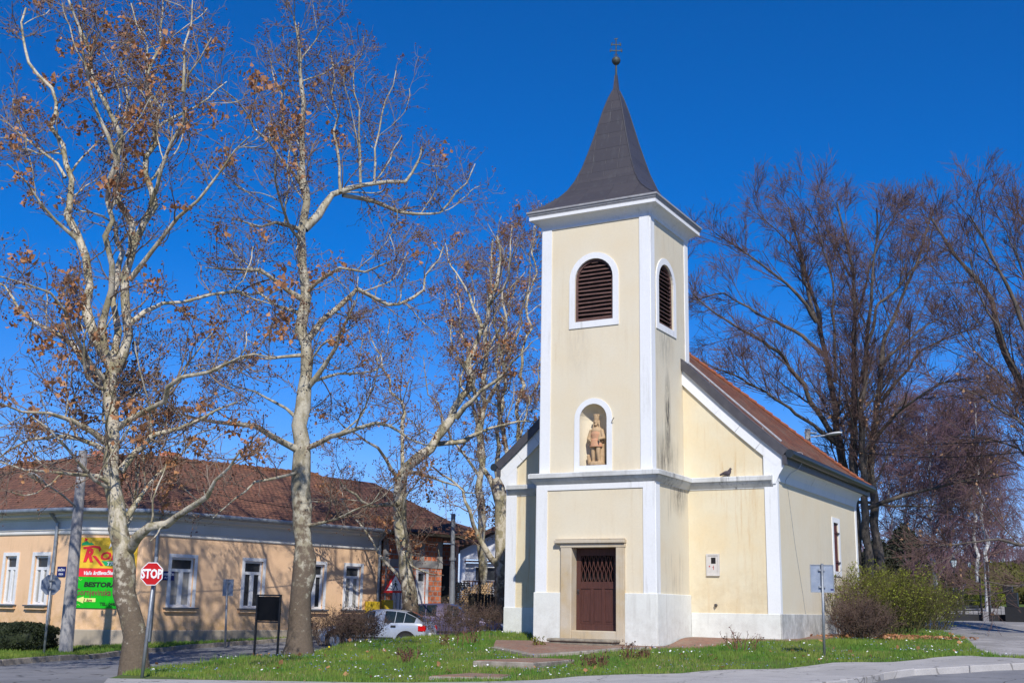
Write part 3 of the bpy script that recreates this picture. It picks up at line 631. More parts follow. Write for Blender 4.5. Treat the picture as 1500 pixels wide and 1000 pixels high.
for i in range(8):
    cc = D0+.14+iw*(i+.5)/8
    for sgn in (-1, 1):
        pts = []
        for k in range(25):
            q = k/24; z = 2.36+.77*q; a = .012+.042*abs(math.sin(PI*(q*2)))*(1 if q > .5 else 1)
            pts.append(WF.p(cc+sgn*a, z, -.29))
        gm.tube(pts, .0125, 5)
gm.build('door_grille', M['door'], door)
mb = MB(); wbox(mb, WF, D0+.04, D0+.075, 2.0, 2.15, -.262, -.25); mb.tube([WF.p(D0+.057, 2.12, -.25), WF.p(D0+.057, 2.12, -.19), WF.p(D0+.15, 2.115, -.19)], .009, 6); mb.build('door_handle', M['dark_metal'], door)
# --- spire
PROF = [(2.14, 13.80), (2.10, 13.86), (1.88, 14.01), (1.66, 14.2), (1.42, 14.42), (1.22, 14.68), (1.04, 15.02), (.86, 15.5), (.72, 16.0), (.59, 16.5), (.46, 17.05), (.33, 17.6), (.2, 18.05), (.085, 18.35), (.04, 18.9)]
mb = MB(); KY = .9
for (r0, z0), (r1, z1) in zip(PROF[:-1], PROF[1:]):
    for a, b in (((-1, -1), (1, -1)), ((1, -1), (1, 1)), ((1, 1), (-1, 1)), ((-1, 1), (-1, -1))):
        mb.add([(CX+a[0]*r0, CYT+a[1]*r0*KY, z0), (CX+b[0]*r0, CYT+b[1]*r0*KY, z0), (CX+b[0]*r1, CYT+b[1]*r1*KY, z1), (CX+a[0]*r1, CYT+a[1]*r1*KY, z1)], [(0, 1, 2, 3)])
sp = mb.build('spire', M['spire'], church, recalc=False)
mb = MB(); mb.box(CX-2.13, CX+2.13, CYT-2.13*KY, CYT+2.13*KY, 13.842, 13.854)
for sx_, sy_ in ((-1, -1), (1, -1), (1, 1), (-1, 1)):
    mb.tube([(CX+sx_*r, CYT+sy_*r*KY, z) for r, z in PROF[:-1]], .022, 6)
mb.build('spire_ridge', M['dark_metal'], sp)
mb = MB(); mb.lathe((CX, CYT, 0), [(.055, 18.3), (.035, 18.9), (.03, 19.27)], 10); mb.build('finial_rod', M['copper'], church)
mb = MB(); mb.lathe((CX, CYT, 19.42), [(.02, -.16), (.08, -.13), (.13, -.07), (.15, 0), (.13, .07), (.08, .12), (.02, .16)], 16); mb.build('finial_ball', M['copper'], church, smooth=True)
mb = MB(); u = Vector((.87, .49, 0)); c = Vector((CX, CYT, 0))
def P3(a, z): return c+u*a+Vector((0, 0, z))
mb.tube([P3(0, 19.5), P3(0, 20.22)], .022, 6)
for z, r in ((19.78, .19), (20.0, .15)):
    mb.tube([P3(-r, z), P3(r, z)], .02, 6)
    for sg in (-1, 1): mb.tube([P3(sg*r, z-.05), P3(sg*r, z+.05)], .02, 6); mb.tube([P3(sg*r, z+.05), P3(sg*(r-.06), z+.08)], .012, 5)
mb.tube([P3(-.06, 20.2), P3(.06, 20.22)], .02, 6); mb.tube([P3(-.08, 19.6), P3(.0, 19.68), P3(.08, 19.6)], .012, 5)
mb.build('cross', M['copper'], church)
# --- nave roof (front gable, hipped back)
EO = .36; EXR, EXL = NX1+EO, NX0-EO; EZ = 6.22; RZ = 10.72; FYo = NY0-.12; HY = 44.95; RYB = 36.9
RX = PEAKX
mb = MB()
def seg_roof(side):
    ex = EXR if side > 0 else EXL; n = 8; cols = []
    for k in range(n+1):
        q = k/n; x = ex+(RX-ex)*q; z = EZ+(RZ-EZ)*q - .10*math.sin(PI*min(1, q*1.6))*(1-q)+.0
        cols.append((x, z, HY+(RYB-HY)*q))
    return cols
for side in (1, -1):
    cl = seg_roof(side)
    for (xa, za, ya), (xb, zb, yb) in zip(cl[:-1], cl[1:]):
        f = [(xa, FYo, za), (xa, ya, za), (xb, yb, zb), (xb, FYo, zb)]; mb.add(f, [(0, 1, 2, 3)] if side > 0 else [(3, 2, 1, 0)])
L_, R_ = seg_roof(-1), seg_roof(1)
for a, b, a2, b2 in zip(R_[:-1], L_[:-1], R_[1:], L_[1:]):
    mb.add([(a[0], a[2], a[1]), (b[0], b[2], b[1]), (b2[0], b2[2], b2[1]), (a2[0], a2[2], a2[1])], [(0, 1, 2, 3)])
roof = mb.build('roof', M['church_tile'], church, recalc=False)
mb = MB()
for cl in (R_, L_):
    P = [Vector((x, y, z)) for x, z, y in cl]
    n = 26
    for i in range(n):
        def at_(q): q *= len(P)-1; j = min(int(q), len(P)-2); return P[j].lerp(P[j+1], q-j)
        a, b = at_(i/n), at_(min(1, (i+1.15)/n)); mb.tube([a+Vector((0, 0, .03)), b+Vector((0, 0, .0))], [.095, .075], 7)
n = 8
for i in range(n): mb.tube([(RX, NY0+.6+(RYB-NY0-.6)*i/n, RZ+.03), (RX, NY0+.6+(RYB-NY0-.6)*(i+1.1)/n, RZ)], [.12, .09], 7)
mb.build('ridge_tile', M['ridge_tile'], roof)
# rake flashing + white soffit board on the gable
for side in (1, -1):
    cl = seg_roof(side); mb = MB(); mw = MB()
    for (xa, za, _), (xb, zb, _) in zip(cl[:-1], cl[1:]):
        d = Vector((xb-xa, 0, zb-za)).normalized(); nn = Vector((d.z, 0, -d.x)) if side < 0 else Vector((-d.z, 0, d.x))
        nn = nn if nn.z > 0 else -nn
        a, b = Vector((xa, FYo, za)), Vector((xb, FYo, zb))
        mb.prism([a+nn*.05+Vector((0, -.05, 0)), b+nn*.05+Vector((0, -.05, 0)), b-nn*.17+Vector((0, -.05, 0)), a-nn*.17+Vector((0, -.05, 0))], (0, .04, 0))
        mb.prism([a+nn*.05+Vector((0, -.05, 0)), b+nn*.05+Vector((0, -.05, 0)), b+nn*.05+Vector((0, .24, 0)), a+nn*.05+Vector((0, .24, 0))], nn*.03)
        mw.prism([a-nn*.14+Vector((0, .04, 0)), b-nn*.14+Vector((0, .04, 0)), b-nn*.52+Vector((0, .04, 0)), a-nn*.52+Vector((0, .04, 0))], (0, .09, 0))
    mb.build('rake_flashing', M['flashing'], church); mw.build('rake_board', M['white'], church)
# corner kneeler + pilasters of the nave front
for sg, X in ((1, NX1), (-1, NX0)):
    mb = MB(); x0, x1 = (X-.36, X+.03) if sg > 0 else (X-.03, X+.36)
    mb.box(x0, x1, NY0-.035, NY0-.001, 1.5, 6.05)
    pts = [(X, 5.3), (X+sg*.10, 5.55), (X+sg*.26, 5.80), (X+sg*.30, 5.93), (X+sg*.30, 6.12), (X-sg*.36, 6.35), (X-sg*.36, 5.3)]
    mb.prism([(a, NY0-.075, z) for a, z in pts], (0, .05, 0)); build_each(mb, 'corner_pilaster', M['white'], church)
mb = MB(); wbox(mb, NR, 0, .14, 1.5, 5.4, .001, .03); wbox(mb, NR, NR.L-.22, NR.L, 1.5, 5.4, .001, .03); build_each(mb, 'corner_pilaster', M['white'], church)
# eaves cove and gutters on both long sides
for sg, X in ((1, NX1), (-1, NX0)):
    mb = MB(); prof = [(0, 5.38), (.035, 5.38), (.04, 5.45), (.07, 5.58), (.14, 5.70), (.22, 5.79), (.30, 5.84), (.30, 5.9), (0, 5.9)]
    pp = [(X+sg*o, NY0+.02, z) for o, z in prof]; mb.prism(pp, (0, NR.L-.02, 0)); build_each(mb, 'eaves_cove', M['white'], church, smooth=False)
    mb = MB(); mb.prism([(X+sg*a, NY0-.15, z) for a, z in ((.24, 5.845), (.36, 5.845), (.37, 6.02), (.42, 6.13), (.24, 6.13))], (0, HY-NY0+.15, 0)); mb.build('fascia', M['flashing'], church)
    mb = MB(); mb.tube([(X+sg*.47, NY0-.17, 6.16), (X+sg*.47, HY+.02, 6.12)], .125, 14)
    mb.build('gutter', M['gutter'], church, smooth=False)
# side window with shutter
mb = MB(); a, b, c_, d_ = 6.44, 7.10, 2.98, 4.62
frame_mesh(mb, NR, [(a, c_), (a, d_), (b, d_), (b, c_)], [(a-.17, c_-.16), (a-.17, d_+.17), (b+.2, d_+.17), (b+.2, c_-.16)], .001, .03); wf = mb.build('window_frame', M['white'], church)
mb = MB(); wbox(mb, NR, a+.01, b-.01, c_+.01, d_-.01, -.08, -.03)
for z in (c_+.3, d_-.35): wbox(mb, NR, a+.02, b-.02, z, z+.08, -.03, -.01)
for i in range(1, 5): wbox(mb, NR, a+(b-a)*i/5-.004, a+(b-a)*i/5+.004, c_+.02, d_-.02, -.03, -.024)
sh = mb.build('shutter', M['shutter'], church)
mb = MB()
for z in (c_+.28, d_-.37): wbox(mb, NR, b-.06, b+.06, z, z+.05, -.02, .045)
build_each(mb, 'hinge', M['dark_metal'], sh)
# lightning conductors on the roof, wires on the wall
mb = MB(); P = []
for q in np.linspace(.97, .06, 9): x = EXR+(RX-EXR)*q; z = EZ+(RZ-EZ)*q+.12; P.append((x, NY0+.42, z))
mb.tube(P, .032, 6)
for p in P[1::3]: mb.tube([p, (p[0], p[1], p[2]-.14)], .015, 5)
mb.tube([(EXR-.1, NY0+1.25, 6.38), (EXR+.06, NY0+1.35, 6.36), (EXR+.14, NY0+1.3, 6.15), (EXR+.0, NY0+1.15, 5.86), (NX1+.18, NY0+.9, 5.7), (NX1+.06, NY0+.75, 5.48), (NX1+.02, NY0+.8, 5.34)], .011, 6)
mb.tube([(NX1+.012, NY0+1.1, 5.32), (NX1+.012, NY0+1.7, 3.6), (NX1+.012, NY0+2.35, 2.2), (NX1+.012, NY0+2.6, 1.56)], .006, 5)
mb.build('lightning_conductor', M['lead'], church)
# meter box and vent pipe on the nave front
mb = MB(); wbox(mb, NF, NX0*-1-12.35, NX0*-1-11.94, 2.62, 3.27, .0, .035); frame_mesh(mb, NF, [(6.95, 2.67), (6.95, 3.22), (7.26, 3.22), (7.26, 2.67)], [(6.90, 2.62), (6.90, 3.27), (7.31, 3.27), (7.31, 2.62)], .034, .055)
bx_ = mb.build('meter_box', M['meter'], church, bevel=.004)
mb = MB(); wbox(mb, NF, 7.05, 7.19, 2.98, 3.16, .0355, .04); mb.build('meter_window', M['black'], bx_)
mb = MB(); wbox(mb, NF, 7.115, 7.13, 2.80, 2.92, .0355, .039); wbox(mb, NF, 7.09, 7.13, 2.87, 2.885, .0355, .039); wbox(mb, NF, 6.98, 7.01, 2.88, 2.92, .0355, .042); build_each(mb, 'meter_mark', M['red'], bx_)
mb = MB(); mb.tube([NF.p(7.17, 1.77, -.02), NF.p(7.17, 1.77, .06), NF.p(7.20, 1.74, .07)], .045, 8); mb.build('vent_pipe', M['dark_metal'], church)
mb = MB(); mb.tube([(UX1-.45, UY0-.03, 7.02), (UX1-1.28, UY0-.10, 7.02)][:0] or [UF.p(ux(-14.28), 6.98, .03), UF.p(ux(-14.22), 7.05, .10), UF.p(ux(-14.16), 7.12, .12)], .012, 5); mb.build('bracket', M['dark_metal'], church)

# ------------------------------------------------------------------ remeshed sculpture helper
def sculpt(name, mb, m, voxel, parent=None, smooth_it=2):
    me = bpy.data.meshes.new('tmp'); me.from_pydata([tuple(v) for v in mb.v], [], mb.f)
    bm = bmesh.new(); bm.from_mesh(me); bmesh.ops.recalc_face_normals(bm, faces=bm.faces); bm.to_mesh(me); bm.free()
    o = bpy.data.objects.new('tmp', me); COL.objects.link(o)
    r = o.modifiers.new('r', 'REMESH'); r.mode = 'VOXEL'; r.voxel_size = voxel; r.use_smooth_shade = True
    s_ = o.modifiers.new('s', 'SMOOTH'); s_.iterations = smooth_it; s_.factor = .5
    dg = bpy.context.evaluated_depsgraph_get(); dg.update(); me2 = bpy.data.meshes.new_from_object(o.evaluated_get(dg))
    bpy.data.objects.remove(o); me2.name = name
    return link_mesh(name, me2, m, parent)
# statue: crowned king in short tunic and cloak standing before a stump
SB = Vector((-14.86, UY0+.17, 5.755))
st = thing('statue', 'weathered sandstone statue of a crowned saint with cloak and red tunic in the arched niche', 'statue', SB)
def T(p): return SB+Vector(p)
def limb(mb, a, b, ra, rb, n=9, k=5):
    a, b = T(a), T(b); mb.tube([a.lerp(b, i/k) for i in range(k+1)], [ra+(rb-ra)*i/k for i in range(k+1)], n); mb.ball(a, ra, n=n); mb.ball(b, rb, n=n)
s_ = MB()
s_.lathe(T((0, 0, 0)), [(.27, 0), (.27, .07), (.24, .09), (.22, .12)], 12, 1, .72)             # base
s_.lathe(T((.10, .10, 0)), [(.13, .05), (.125, .35), (.115, .62), (.10, .75)], 8, 1, .9)       # stump / cloak fall behind
limb(s_, (-.09, -.02, .62), (-.10, -.03, .36), .085, .062); limb(s_, (-.10, -.03, .36), (-.10, 0, .12), .062, .048); limb(s_, (-.10, -.0, .1), (-.12, -.11, .09), .045, .035)
limb(s_, (.07, -.03, .62), (.08, -.06, .36), .085, .062); limb(s_, (.08, -.06, .36), (.10, -.02, .12), .062, .048); limb(s_, (.10, -.02, .1), (.12, -.13, .09), .045, .035)
s_.lathe(T((-.01, 0, 0)), [(.19, .56), (.185, .62), (.15, .76), (.14, .80), (.165, .95), (.18, 1.05), (.13, 1.13), (.055, 1.17), (.05, 1.24)], 14, 1, .72)
# cloak over shoulders
s_.lathe(T((.0, .03, 0)), [(.235, .70), (.23, .9), (.205, 1.05), (.12, 1.16)], 12, 1, .62)
limb(s_, (-.18, -.01, 1.04), (-.25, -.04, .80), .062, .055); limb(s_, (-.25, -.04, .80), (-.14, -.17, .74), .05, .04)
limb(s_, (.18, -.01, 1.04), (.25, -.04, .82), .062, .055); limb(s_, (.25, -.04, .82), (.16, -.17, .78), .05, .04)
for hx in (-.13, .15):
    for f in range(4): limb(s_, (hx-.02+f*.013, -.17, .755-f*.012), (hx+.015+f*.012, -.215, .735-f*.018), .012, .009, 6, 2)
    limb(s_, (hx, -.17, .77), (hx+.03, -.20, .79), .013, .01, 6, 2)
s_.ball(T((0, -.015, 1.31)), .078, .088, .105, 12)                                        # head
s_.ball(T((0, -.105, 1.30)), .014, .022, .026, 8); s_.ball(T((0, -.07, 1.225)), .05, .04, .045, 8)   # nose, beard
for sg in (-1, 1): s_.ball(T((sg*.03, -.085, 1.335)), .016, .012, .010, 8); s_.ball(T((sg*.078, -.01, 1.31)), .014, .02, .03, 8); limb(s_, (sg*.075, .0, 1.34), (sg*.10, -.02, 1.14), .032, .022)
limb(s_, (-.27, .0, .30), (-.22, .02, .05), .05, .07)
o = sculpt('body', s_, M['sandstone'], .011, st, 1)
c_ = MB(); c_.lathe(T((0, -.01, 0)), [(.078, 1.36), (.082, 1.40), (.086, 1.45), (.094, 1.50), (.085, 1.515), (.05, 1.50)], 12)
for i in range(8): a_ = 2*PI*i/8; c_.ball(T((.08*math.cos(a_), -.01+.08*math.sin(a_), 1.525)), .026, n=8)
sculpt('crown', c_, M['sandstone'], .012, st, 1)
c_ = MB(); c_.lathe(T((-.01, -.012, 0)), [(.205, .55), (.195, .60), (.16, .74), (.148, .80), (.172, .94), (.15, 1.03)], 18, 1, .76)
for i in range(18): a_ = PI+PI*i/17; c_.tube([T((-.01+.2*math.cos(a_), -.012+.155*math.sin(a_), .56)), T((-.01+.155*math.cos(a_), -.012+.12*math.sin(a_), .78))], .014, 5)
sculpt('tunic', c_, M['sand_pink'], .012, st, 1)
# pigeon on the ledge
PB = Vector((-11.62, NY0-.12, 5.555))
pg = MB()
def Q(a, b, c): return PB+Vector((a, b, c))
pg.ball(Q(0, 0, .10), .125, .07, .075, 12); pg.ball(Q(.08, 0, .145), .06, .05, .07, 10); pg.ball(Q(.115, 0, .225), .036, .032, .036, 10)
pg.tube([Q(.09, 0, .15), Q(.115, 0, .22)], [.05, .03], 8); pg.tube([Q(.14, 0, .222), Q(.175, 0, .212)], [.012, .004], 6)
pg.tube([Q(-.08, 0, .10), Q(-.22, 0, .05)], [.05, .028], 8)
for sg in (-1, 1): pg.tube([Q(.02, sg*.03, .05), Q(.03, sg*.03, .0)], .009, 6); pg.tube([Q(.0, sg*.03, .006), Q(.06, sg*.03, .006)], .007, 5)
M['pigeon'] = mat('pigeon_feathers', (.10, .08, .09), (.05, .045, .055), 14, bmp=.1)
o = sculpt('pigeon', pg, M['pigeon'], .008); tag(o, 'dark pigeon perched on the ledge of the church front wall', 'pigeon')
# move origin sensible: leave world coordinates

# ================================================================== HOUSES
PA, PB_, PC = (-32.15, 27.6), (-30.0, 28.72), (-27.85, 39.2)
house = thing('corner_house', 'long peach corner house with white cornice, brown tiled roof and white framed windows', 'house', (-32, 33, .1))
HA = Wall((-46, 27.75), PA); HB = Wall(PA, PB_); HC = Wall(PB_, PC)
def rect_px(W, x0, y0, x1, y1):
    t0, z1 = W.hit(x0, (y0+y1)/2); t1, _ = W.hit(x1, (y0+y1)/2); _, za = W.hit((x0+x1)/2, y0); _, zb = W.hit((x0+x1)/2, y1); return (t0, t1, zb, za)
wins = {}
wl = [rect_px(HA, 5, 817, 22, 887), rect_px(HA, 48, 817, 68, 888)]
wl = [(a, b, 1.42, 3.02) for a, b, c, d in wl]; wl += [(a-2.45*k, b-2.45*k, 1.42, 3.02) for k in (1, 2) for a, b in [(wl[0][0], wl[0][1])]]
wc = [rect_px(HC, *q) for q in ((250, 823, 281, 890), (358, 826, 383, 890), (456, 829, 473, 889), (507, 832, 526, 888))]
wcs = [(HC.hit(x0, 850)[0], HC.hit(x1, 850)[0]) for x0, x1 in ((249, 283), (357, 384), (449.5, 474), (506, 528))]
wc = [(a, b, 1.42, 3.05) for a, b in wcs]
mb = MB()
wall_mesh(mb, HA, 0, HA.L, -.4, 3.72, [(*q, False) for q in wl], depth=.14); wall_mesh(mb, HB, 0, HB.L, -.4, 3.72); wall_mesh(mb, HC, 0, HC.L, -.4, 3.72, [(*q, False) for q in wc], depth=.14)
mb.add([(-46, 27.75, -.4), (-46, 37, -.4), (-46, 37, 4.4), (-46, 27.75, 4.4)], [(0, 1, 2, 3)])
mb.add([(PC[0], PC[1], -.4), (-37.5, PC[1]+1.6, -.4), (-37.5, PC[1]+1.6, 4.4), (PC[0], PC[1], 4.4)], [(0, 1, 2, 3)])
mb.build('wall', M['peach'], house, recalc=False)
chain = [(-46, 27.75), PA, PB_, PC]
mb = MB(); sweep(mb, chain, [(-.02, -.5), (.05, -.5), (.05, .62), (.02, .65), (-.02, .65)]); mb.build('plinth', M['house_plinth'], house)
mb = MB(); sweep(mb, chain, [(-.05, 3.72), (.03, 3.72), (.05, 3.75), (.05, 3.80), (.02, 3.82), (.02, 3.86), (.06, 3.87), (.06, 3.90), (.02, 3.91), (.02, 4.18), (.05, 4.20), (.05, 4.23), (.25, 4.28), (.3, 4.30), (.3, 4.36), (.38, 4.42), (.40, 4.45), (-.05, 4.45)]); mb.build('cornice', M['house_white'], house)
# roof
def rp(px, py, d): return Vector(at(px, py, d))
EZh = 4.5
def offp(pts, o):
    r = []
    for i, p in enumerate(pts):
        p = Vector(p)
        if i == 0: a = b = (Vector(pts[1])-p).normalized()
        elif i == len(pts)-1: a = b = (p-Vector(pts[i-1])).normalized()
        else: a = (p-Vector(pts[i-1])).normalized(); b = (Vector(pts[i+1])-p).normalized()
        na, nb = Vector((a.y, -a.x)), Vector((b.y, -b.x)); mi = (na+nb)/(1+na.dot(nb)); r.append(p+mi*o)
    return r
ev = offp(chain, .48)
E0, E1, E2, E3 = [Vector((p.x, p.y, EZh)) for p in ev]
Rj = Vector((-34.2, 32.2, 6.95)); Rl = Vector((-41.2, 32.4, 6.95)); Rr = Vector((-32.4, 40.6, 7.05))
mb = MB()
mb.add([E0, E1, Rj, Rl], [(0, 1, 2, 3)]); mb.add([E1, E2, Rj], [(0, 1, 2)]); mb.add([E2, E3, Rr, Rj], [(0, 1, 2, 3)])
bl = Vector((-46.4, 37.2, EZh)); br_ = Vector((-37.2, 41.2, EZh)); bj = Vector((-38.5, 37.2, EZh))
mb.add([bl, E0, Rl], [(0, 1, 2)]); mb.add([bj, bl, Rl, Rj], [(0, 1, 2, 3)]); mb.add([br_, bj, Rj, Rr], [(0, 1, 2, 3)]); mb.add([E3, br_, Rr], [(0, 1, 2)])
hr = mb.build('roof', M['old_tile'], house, recalc=False)
mb = MB()
for a, b in ((Rl, Rj), (Rj, Rr), (Rl, E0), (Rr, E3)):
    n = max(2, int((b-a).length/.38))
    for i in range(n): mb.tube([a.lerp(b, i/n)+Vector((0, 0, .03)), a.lerp(b, min(1, (i+1.1)/n))], [.11, .09], 6)
mb.build('ridge_tile', M['old_tile'], hr)
for (px, py) in ((146, 664), (247, 660)):
    # chimneys stand on the ridge
    W_ = Vector(at(px, 688, 47.5)); cx_, cy_ = W_.x, W_.y; mb = MB(); mb.box(cx_-.35, cx_+.35, cy_-.3, cy_+.3, 6.2, 7.35); mb.box(cx_-.42, cx_+.42, cy_-.37, cy_+.37, 7.35, 7.45); mb.box(cx_-.36, cx_+.36, cy_-.31, cy_+.31, 7.45, 7.58)
    mb.build('chimney', M['brick'], hr, bevel=.01)
mb = MB(); gg = offp(chain, .53); mb.tube([(p.x, p.y, 4.47+(.02 if i in (1, 2) else 0)) for i, p in enumerate(gg)], .075, 10)
g2 = offp(chain, .46); 
for i in range(3):
    a, b = Vector((g2[i].x, g2[i].y, 4.43)), Vector((g2[i+1].x, g2[i+1].y, 4.43)); mb.tube([a, b], .04, 6)
mb.build('gutter', M['zinc'], house)
def pipe(W, t, z1, z0=.2):
    mb = MB(); mb.tube([W.p(t, z1+.35, .48), W.p(t, z1+.28, .42), W.p(t, z1, .12), W.p(t, z0, .12)], .055, 10)
    for z in (1.0, 2.4, 3.5): mb.tube([W.p(t, z, .12), W.p(t, z+.03, .12)], .068, 10)
    return mb
for W, t in ((HA, HA.hit(85, 800)[0]), (HC, .42), (HC, HC.L-.12)):
    pipe(W, t, 4.1, .3 if W is HC else -.1).build('downpipe', M['zinc'], house, smooth=False)
def win(W, q, parent, mat_pane, panes=2, sill=True):
    s0, s1, z0, z1 = q; zt = z1-.42
    mb = MB(); frame_mesh(mb, W, [(s0, z0), (s0, z1), (s1, z1), (s1, z0)], [(s0-.11, z0-.02), (s0-.11, z1+.12), (s1+.11, z1+.12), (s1+.11, z0-.02)], .001, .035)
    frame_mesh(mb, W, [(s0+.07, z0+.07), (s0+.07, z1-.07), (s1-.07, z1-.07), (s1-.07, z0+.07)], [(s0+.003, z0+.003), (s0+.003, z1-.003), (s1-.003, z1-.003), (s1-.003, z0+.003)], -.13, -.07)
    wbox(mb, W, s0+.07, s1-.07, zt-.05, zt+.05, -.125, -.06)
    c = (s0+s1)/2; wbox(mb, W, c-.05, c+.05, z0+.07, zt-.05, -.125, -.055)
    for a in (s0+.07, c+.05): wbox(mb, W, a, a+.035, z0+.07, zt-.05, -.12, -.075); wbox(mb, W, (c-.05 if a < c else s1-.07)-.035, (c-.05 if a < c else s1-.07), z0+.07, zt-.05, -.12, -.075)
    f = mb.build('window', M['win_white'], parent)
    mb = MB(); mb.add([W.p(s0+.02, zt, -.11), W.p(s1-.02, zt, -.11), W.p(s1-.02, z1-.02, -.11), W.p(s0+.02, z1-.02, -.11)], [(0, 1, 2, 3)]); mb.build('pane', M['glass'], f)
    mb = MB(); mb.add([W.p(s0+.02, z0+.02, -.11), W.p(s1-.02, z0+.02, -.11), W.p(s1-.02, zt, -.11), W.p(s0+.02, zt, -.11)], [(0, 1, 2, 3)]); mb.build('pane', mat_pane, f)
    if sill:
        mb = MB(); wbox(mb, W, s0-.2, s1+.2, z0-.07, z0-.025, .0, .17); mb.build('sill', M['sill'], f)
        mb = MB(); wbox(mb, W, s0-.17, s1+.17, z0-.17, z0-.072, .0, .11); mb.build('sill_moulding', M['peach'], f)
for i, q in enumerate(wl): win(HA, q, house, M['curtain'])
for i, q in enumerate(wc): win(HC, q, house, M['curtain'] if i in (0, 3) else M['glass'])
# antenna on the ridge
an = MB(); a0 = Vector(at(268, 690, 47)); an.tube([a0-Vector((0, 0, .5)), a0+Vector((0, 0, 2.6))], .02, 6)
for k in range(5): q = a0+Vector((0, 0, 2.5)); an.tube([q+Vector((-.2+.1*k, -.25, 0)), q+Vector((-.2+.1*k, .25, 0))], .01, 5)
an.tube([a0+Vector((-.3, 0, 2.5)), a0+Vector((.3, 0, 2.5))], .012, 5); an.build('aerial', M['galv'], house)

# ------------------------------------------------------------------ lettering
def letters(txt, W, t, z, size, m, parent, name='lettering', off=.03, shear=0, bold=.0, ext=.006, sx=1, align='LEFT', rot=0, local=None, sy=1):
    cu = bpy.data.curves.new('t', 'FONT'); cu.body = txt; cu.size = size; cu.shear = shear; cu.offset = bold; cu.extrude = ext; cu.align_x = align; cu.resolution_u = 2
    o = bpy.data.objects.new('t', cu); COL.objects.link(o); dg = bpy.context.evaluated_depsgraph_get(); dg.update()
    me = bpy.data.meshes.new_from_object(o.evaluated_get(dg)); bpy.data.objects.remove(o); bpy.data.curves.remove(cu)
    U3, N3 = W.u, W.n; V3 = Vector((0, 0, 1)); Og = W.p(t, z, off)
    cr_, sr_ = math.cos(rot), math.sin(rot); ur = U3*cr_+V3*sr_; vr = V3*cr_-U3*sr_
    for v in me.vertices: c = v.co.copy(); v.co = Og+ur*(c.x*sx)+vr*(c.y*sy)+N3*c.z
    me.name = name; return link_mesh(name, me, m, parent)
# advertising board on the chamfered corner
bt0 = .16; bt1 = 2.25; bz0, bz1 = 1.33, 3.62
bb = thing('advertising_board', 'tall yellow, red and green advertising board on the chamfered corner of the peach house', 'billboard', HB.p(1.2, 1.3, .03))
def bpan(z0, z1, m, name, o1=.045): mb = MB(); wbox(mb, HB, bt0, bt1, z0, z1, .005, o1); return mb.build(name, m, bb)
p1 = bpan(2.62, bz1, M['bb_yellow'], 'yellow_panel'); p2 = bpan(2.34, 2.615, M['bb_red'], 'red_panel'); p3 = bpan(bz0, 2.335, M['bb_green'], 'green_panel')
BO = .05
letters('HVO', HB, 1.28, 3.28, .22, M['sign_white'], bb, off=BO, shear=.3, bold=.008)
letters('R', HB, .46, 2.84, .60, M['bb_red'], bb, off=BO+.002, shear=.25, bold=.028, sx=.85)
mb = MB(); mb.prism([HB.p(a, z, BO) for a, z in ((.76, 3.02), (.88, 3.02), (1.16, 2.70), (1.06, 2.70))], HB.n*.006)
mb.prism([HB.p(a, z, BO) for a, z in ((.42, 3.30), (.75, 3.36), (.98, 3.34), (1.04, 3.24), (.98, 3.14), (.94, 3.26), (.75, 3.29), (.45, 3.23))], HB.n*.004); mb.build('logo_swash', M['bb_red'], bb)
letters('OBI', HB, 1.0, 2.90, .36, M['bb_red'], bb, off=BO, shear=.2, bold=.014, sx=1.25)
mb = MB(); mb.prism([HB.p(a, z, BO) for a, z in ((.36, 3.36), (.38, 3.44), (.55, 3.50), (.62, 3.44), (.70, 3.45), (.80, 3.38))], HB.n*.006); mb.build('logo_hat', M['bb_teal'], bb)
mb = MB(); mb.prism([HB.p(a, z, BO) for a, z in ((.44, 3.50), (.47, 3.62-.02), (.55, 3.58), (.52, 3.5))], HB.n*.007); mb.build('logo_feather', M['bb_red'], bb)
mb = MB(); mb.prism([HB.p(a, z, BO) for a, z in ((1.08, 2.86), (2.2, 2.86), (2.2, 2.70), (1.22, 2.70))], HB.n*.004); mb.build('logo_band', M['bb_teal'], bb)
letters('TRGO', HB, 1.25, 2.72, .16, M['sign_white'], bb, off=BO+.006, shear=.2, bold=.006, sx=1.3)
letters('Vaše križevačke trgov', HB, .50, 2.40, .17, M['sign_white'], bb, off=BO, shear=.35, bold=.006, sx=.9, rot=.02)
letters('BESTORAN', HB, .56, 2.02, .21, M['ink'], bb, off=BO, shear=.12, bold=.01, sx=1.22)
letters('Gornjevinska k', HB, .30, 1.74, .28, M['bb_maroon'], bb, off=BO, bold=.004, sx=.80, sy=1.1)
mb = MB(); mb.prism([HB.p(a, z, BO) for a, z in ((.30, 1.60), (.60, 1.70), (.60, 1.65), (1.0, 1.65), (1.0, 1.53), (.60, 1.53), (.60, 1.48))], HB.n*.005); mb.build('arrow', M['bb_cream'], bb)
letters('1 km', HB, .58, 1.54, .13, M['bb_maroon'], bb, off=BO+.006, shear=.2, bold=.004, sx=1.15)
letters('TEL: 048/714', HB, 1.15, 1.42, .14, M['ink'], bb, off=BO, bold=.004)
mb = MB()
for cx_, cz_, f in ((.24, 2.27, -1), (.24, 1.40, 1)):
    mb.tube([HB.p(cx_+.02*math.cos(a)*k, cz_+f*.03*math.sin(a)*k*.6, BO) for k, a in [(1+i*.35, i*.9) for i in range(9)]], .006, 4)
    mb.tube([HB.p(cx_+x_, cz_+f*(.02+.03*math.sin(x_*40)), BO) for x_ in np.linspace(.0, .25, 14)], .006, 4)
build_each(mb, 'ornament', M['bb_cream'], bb)
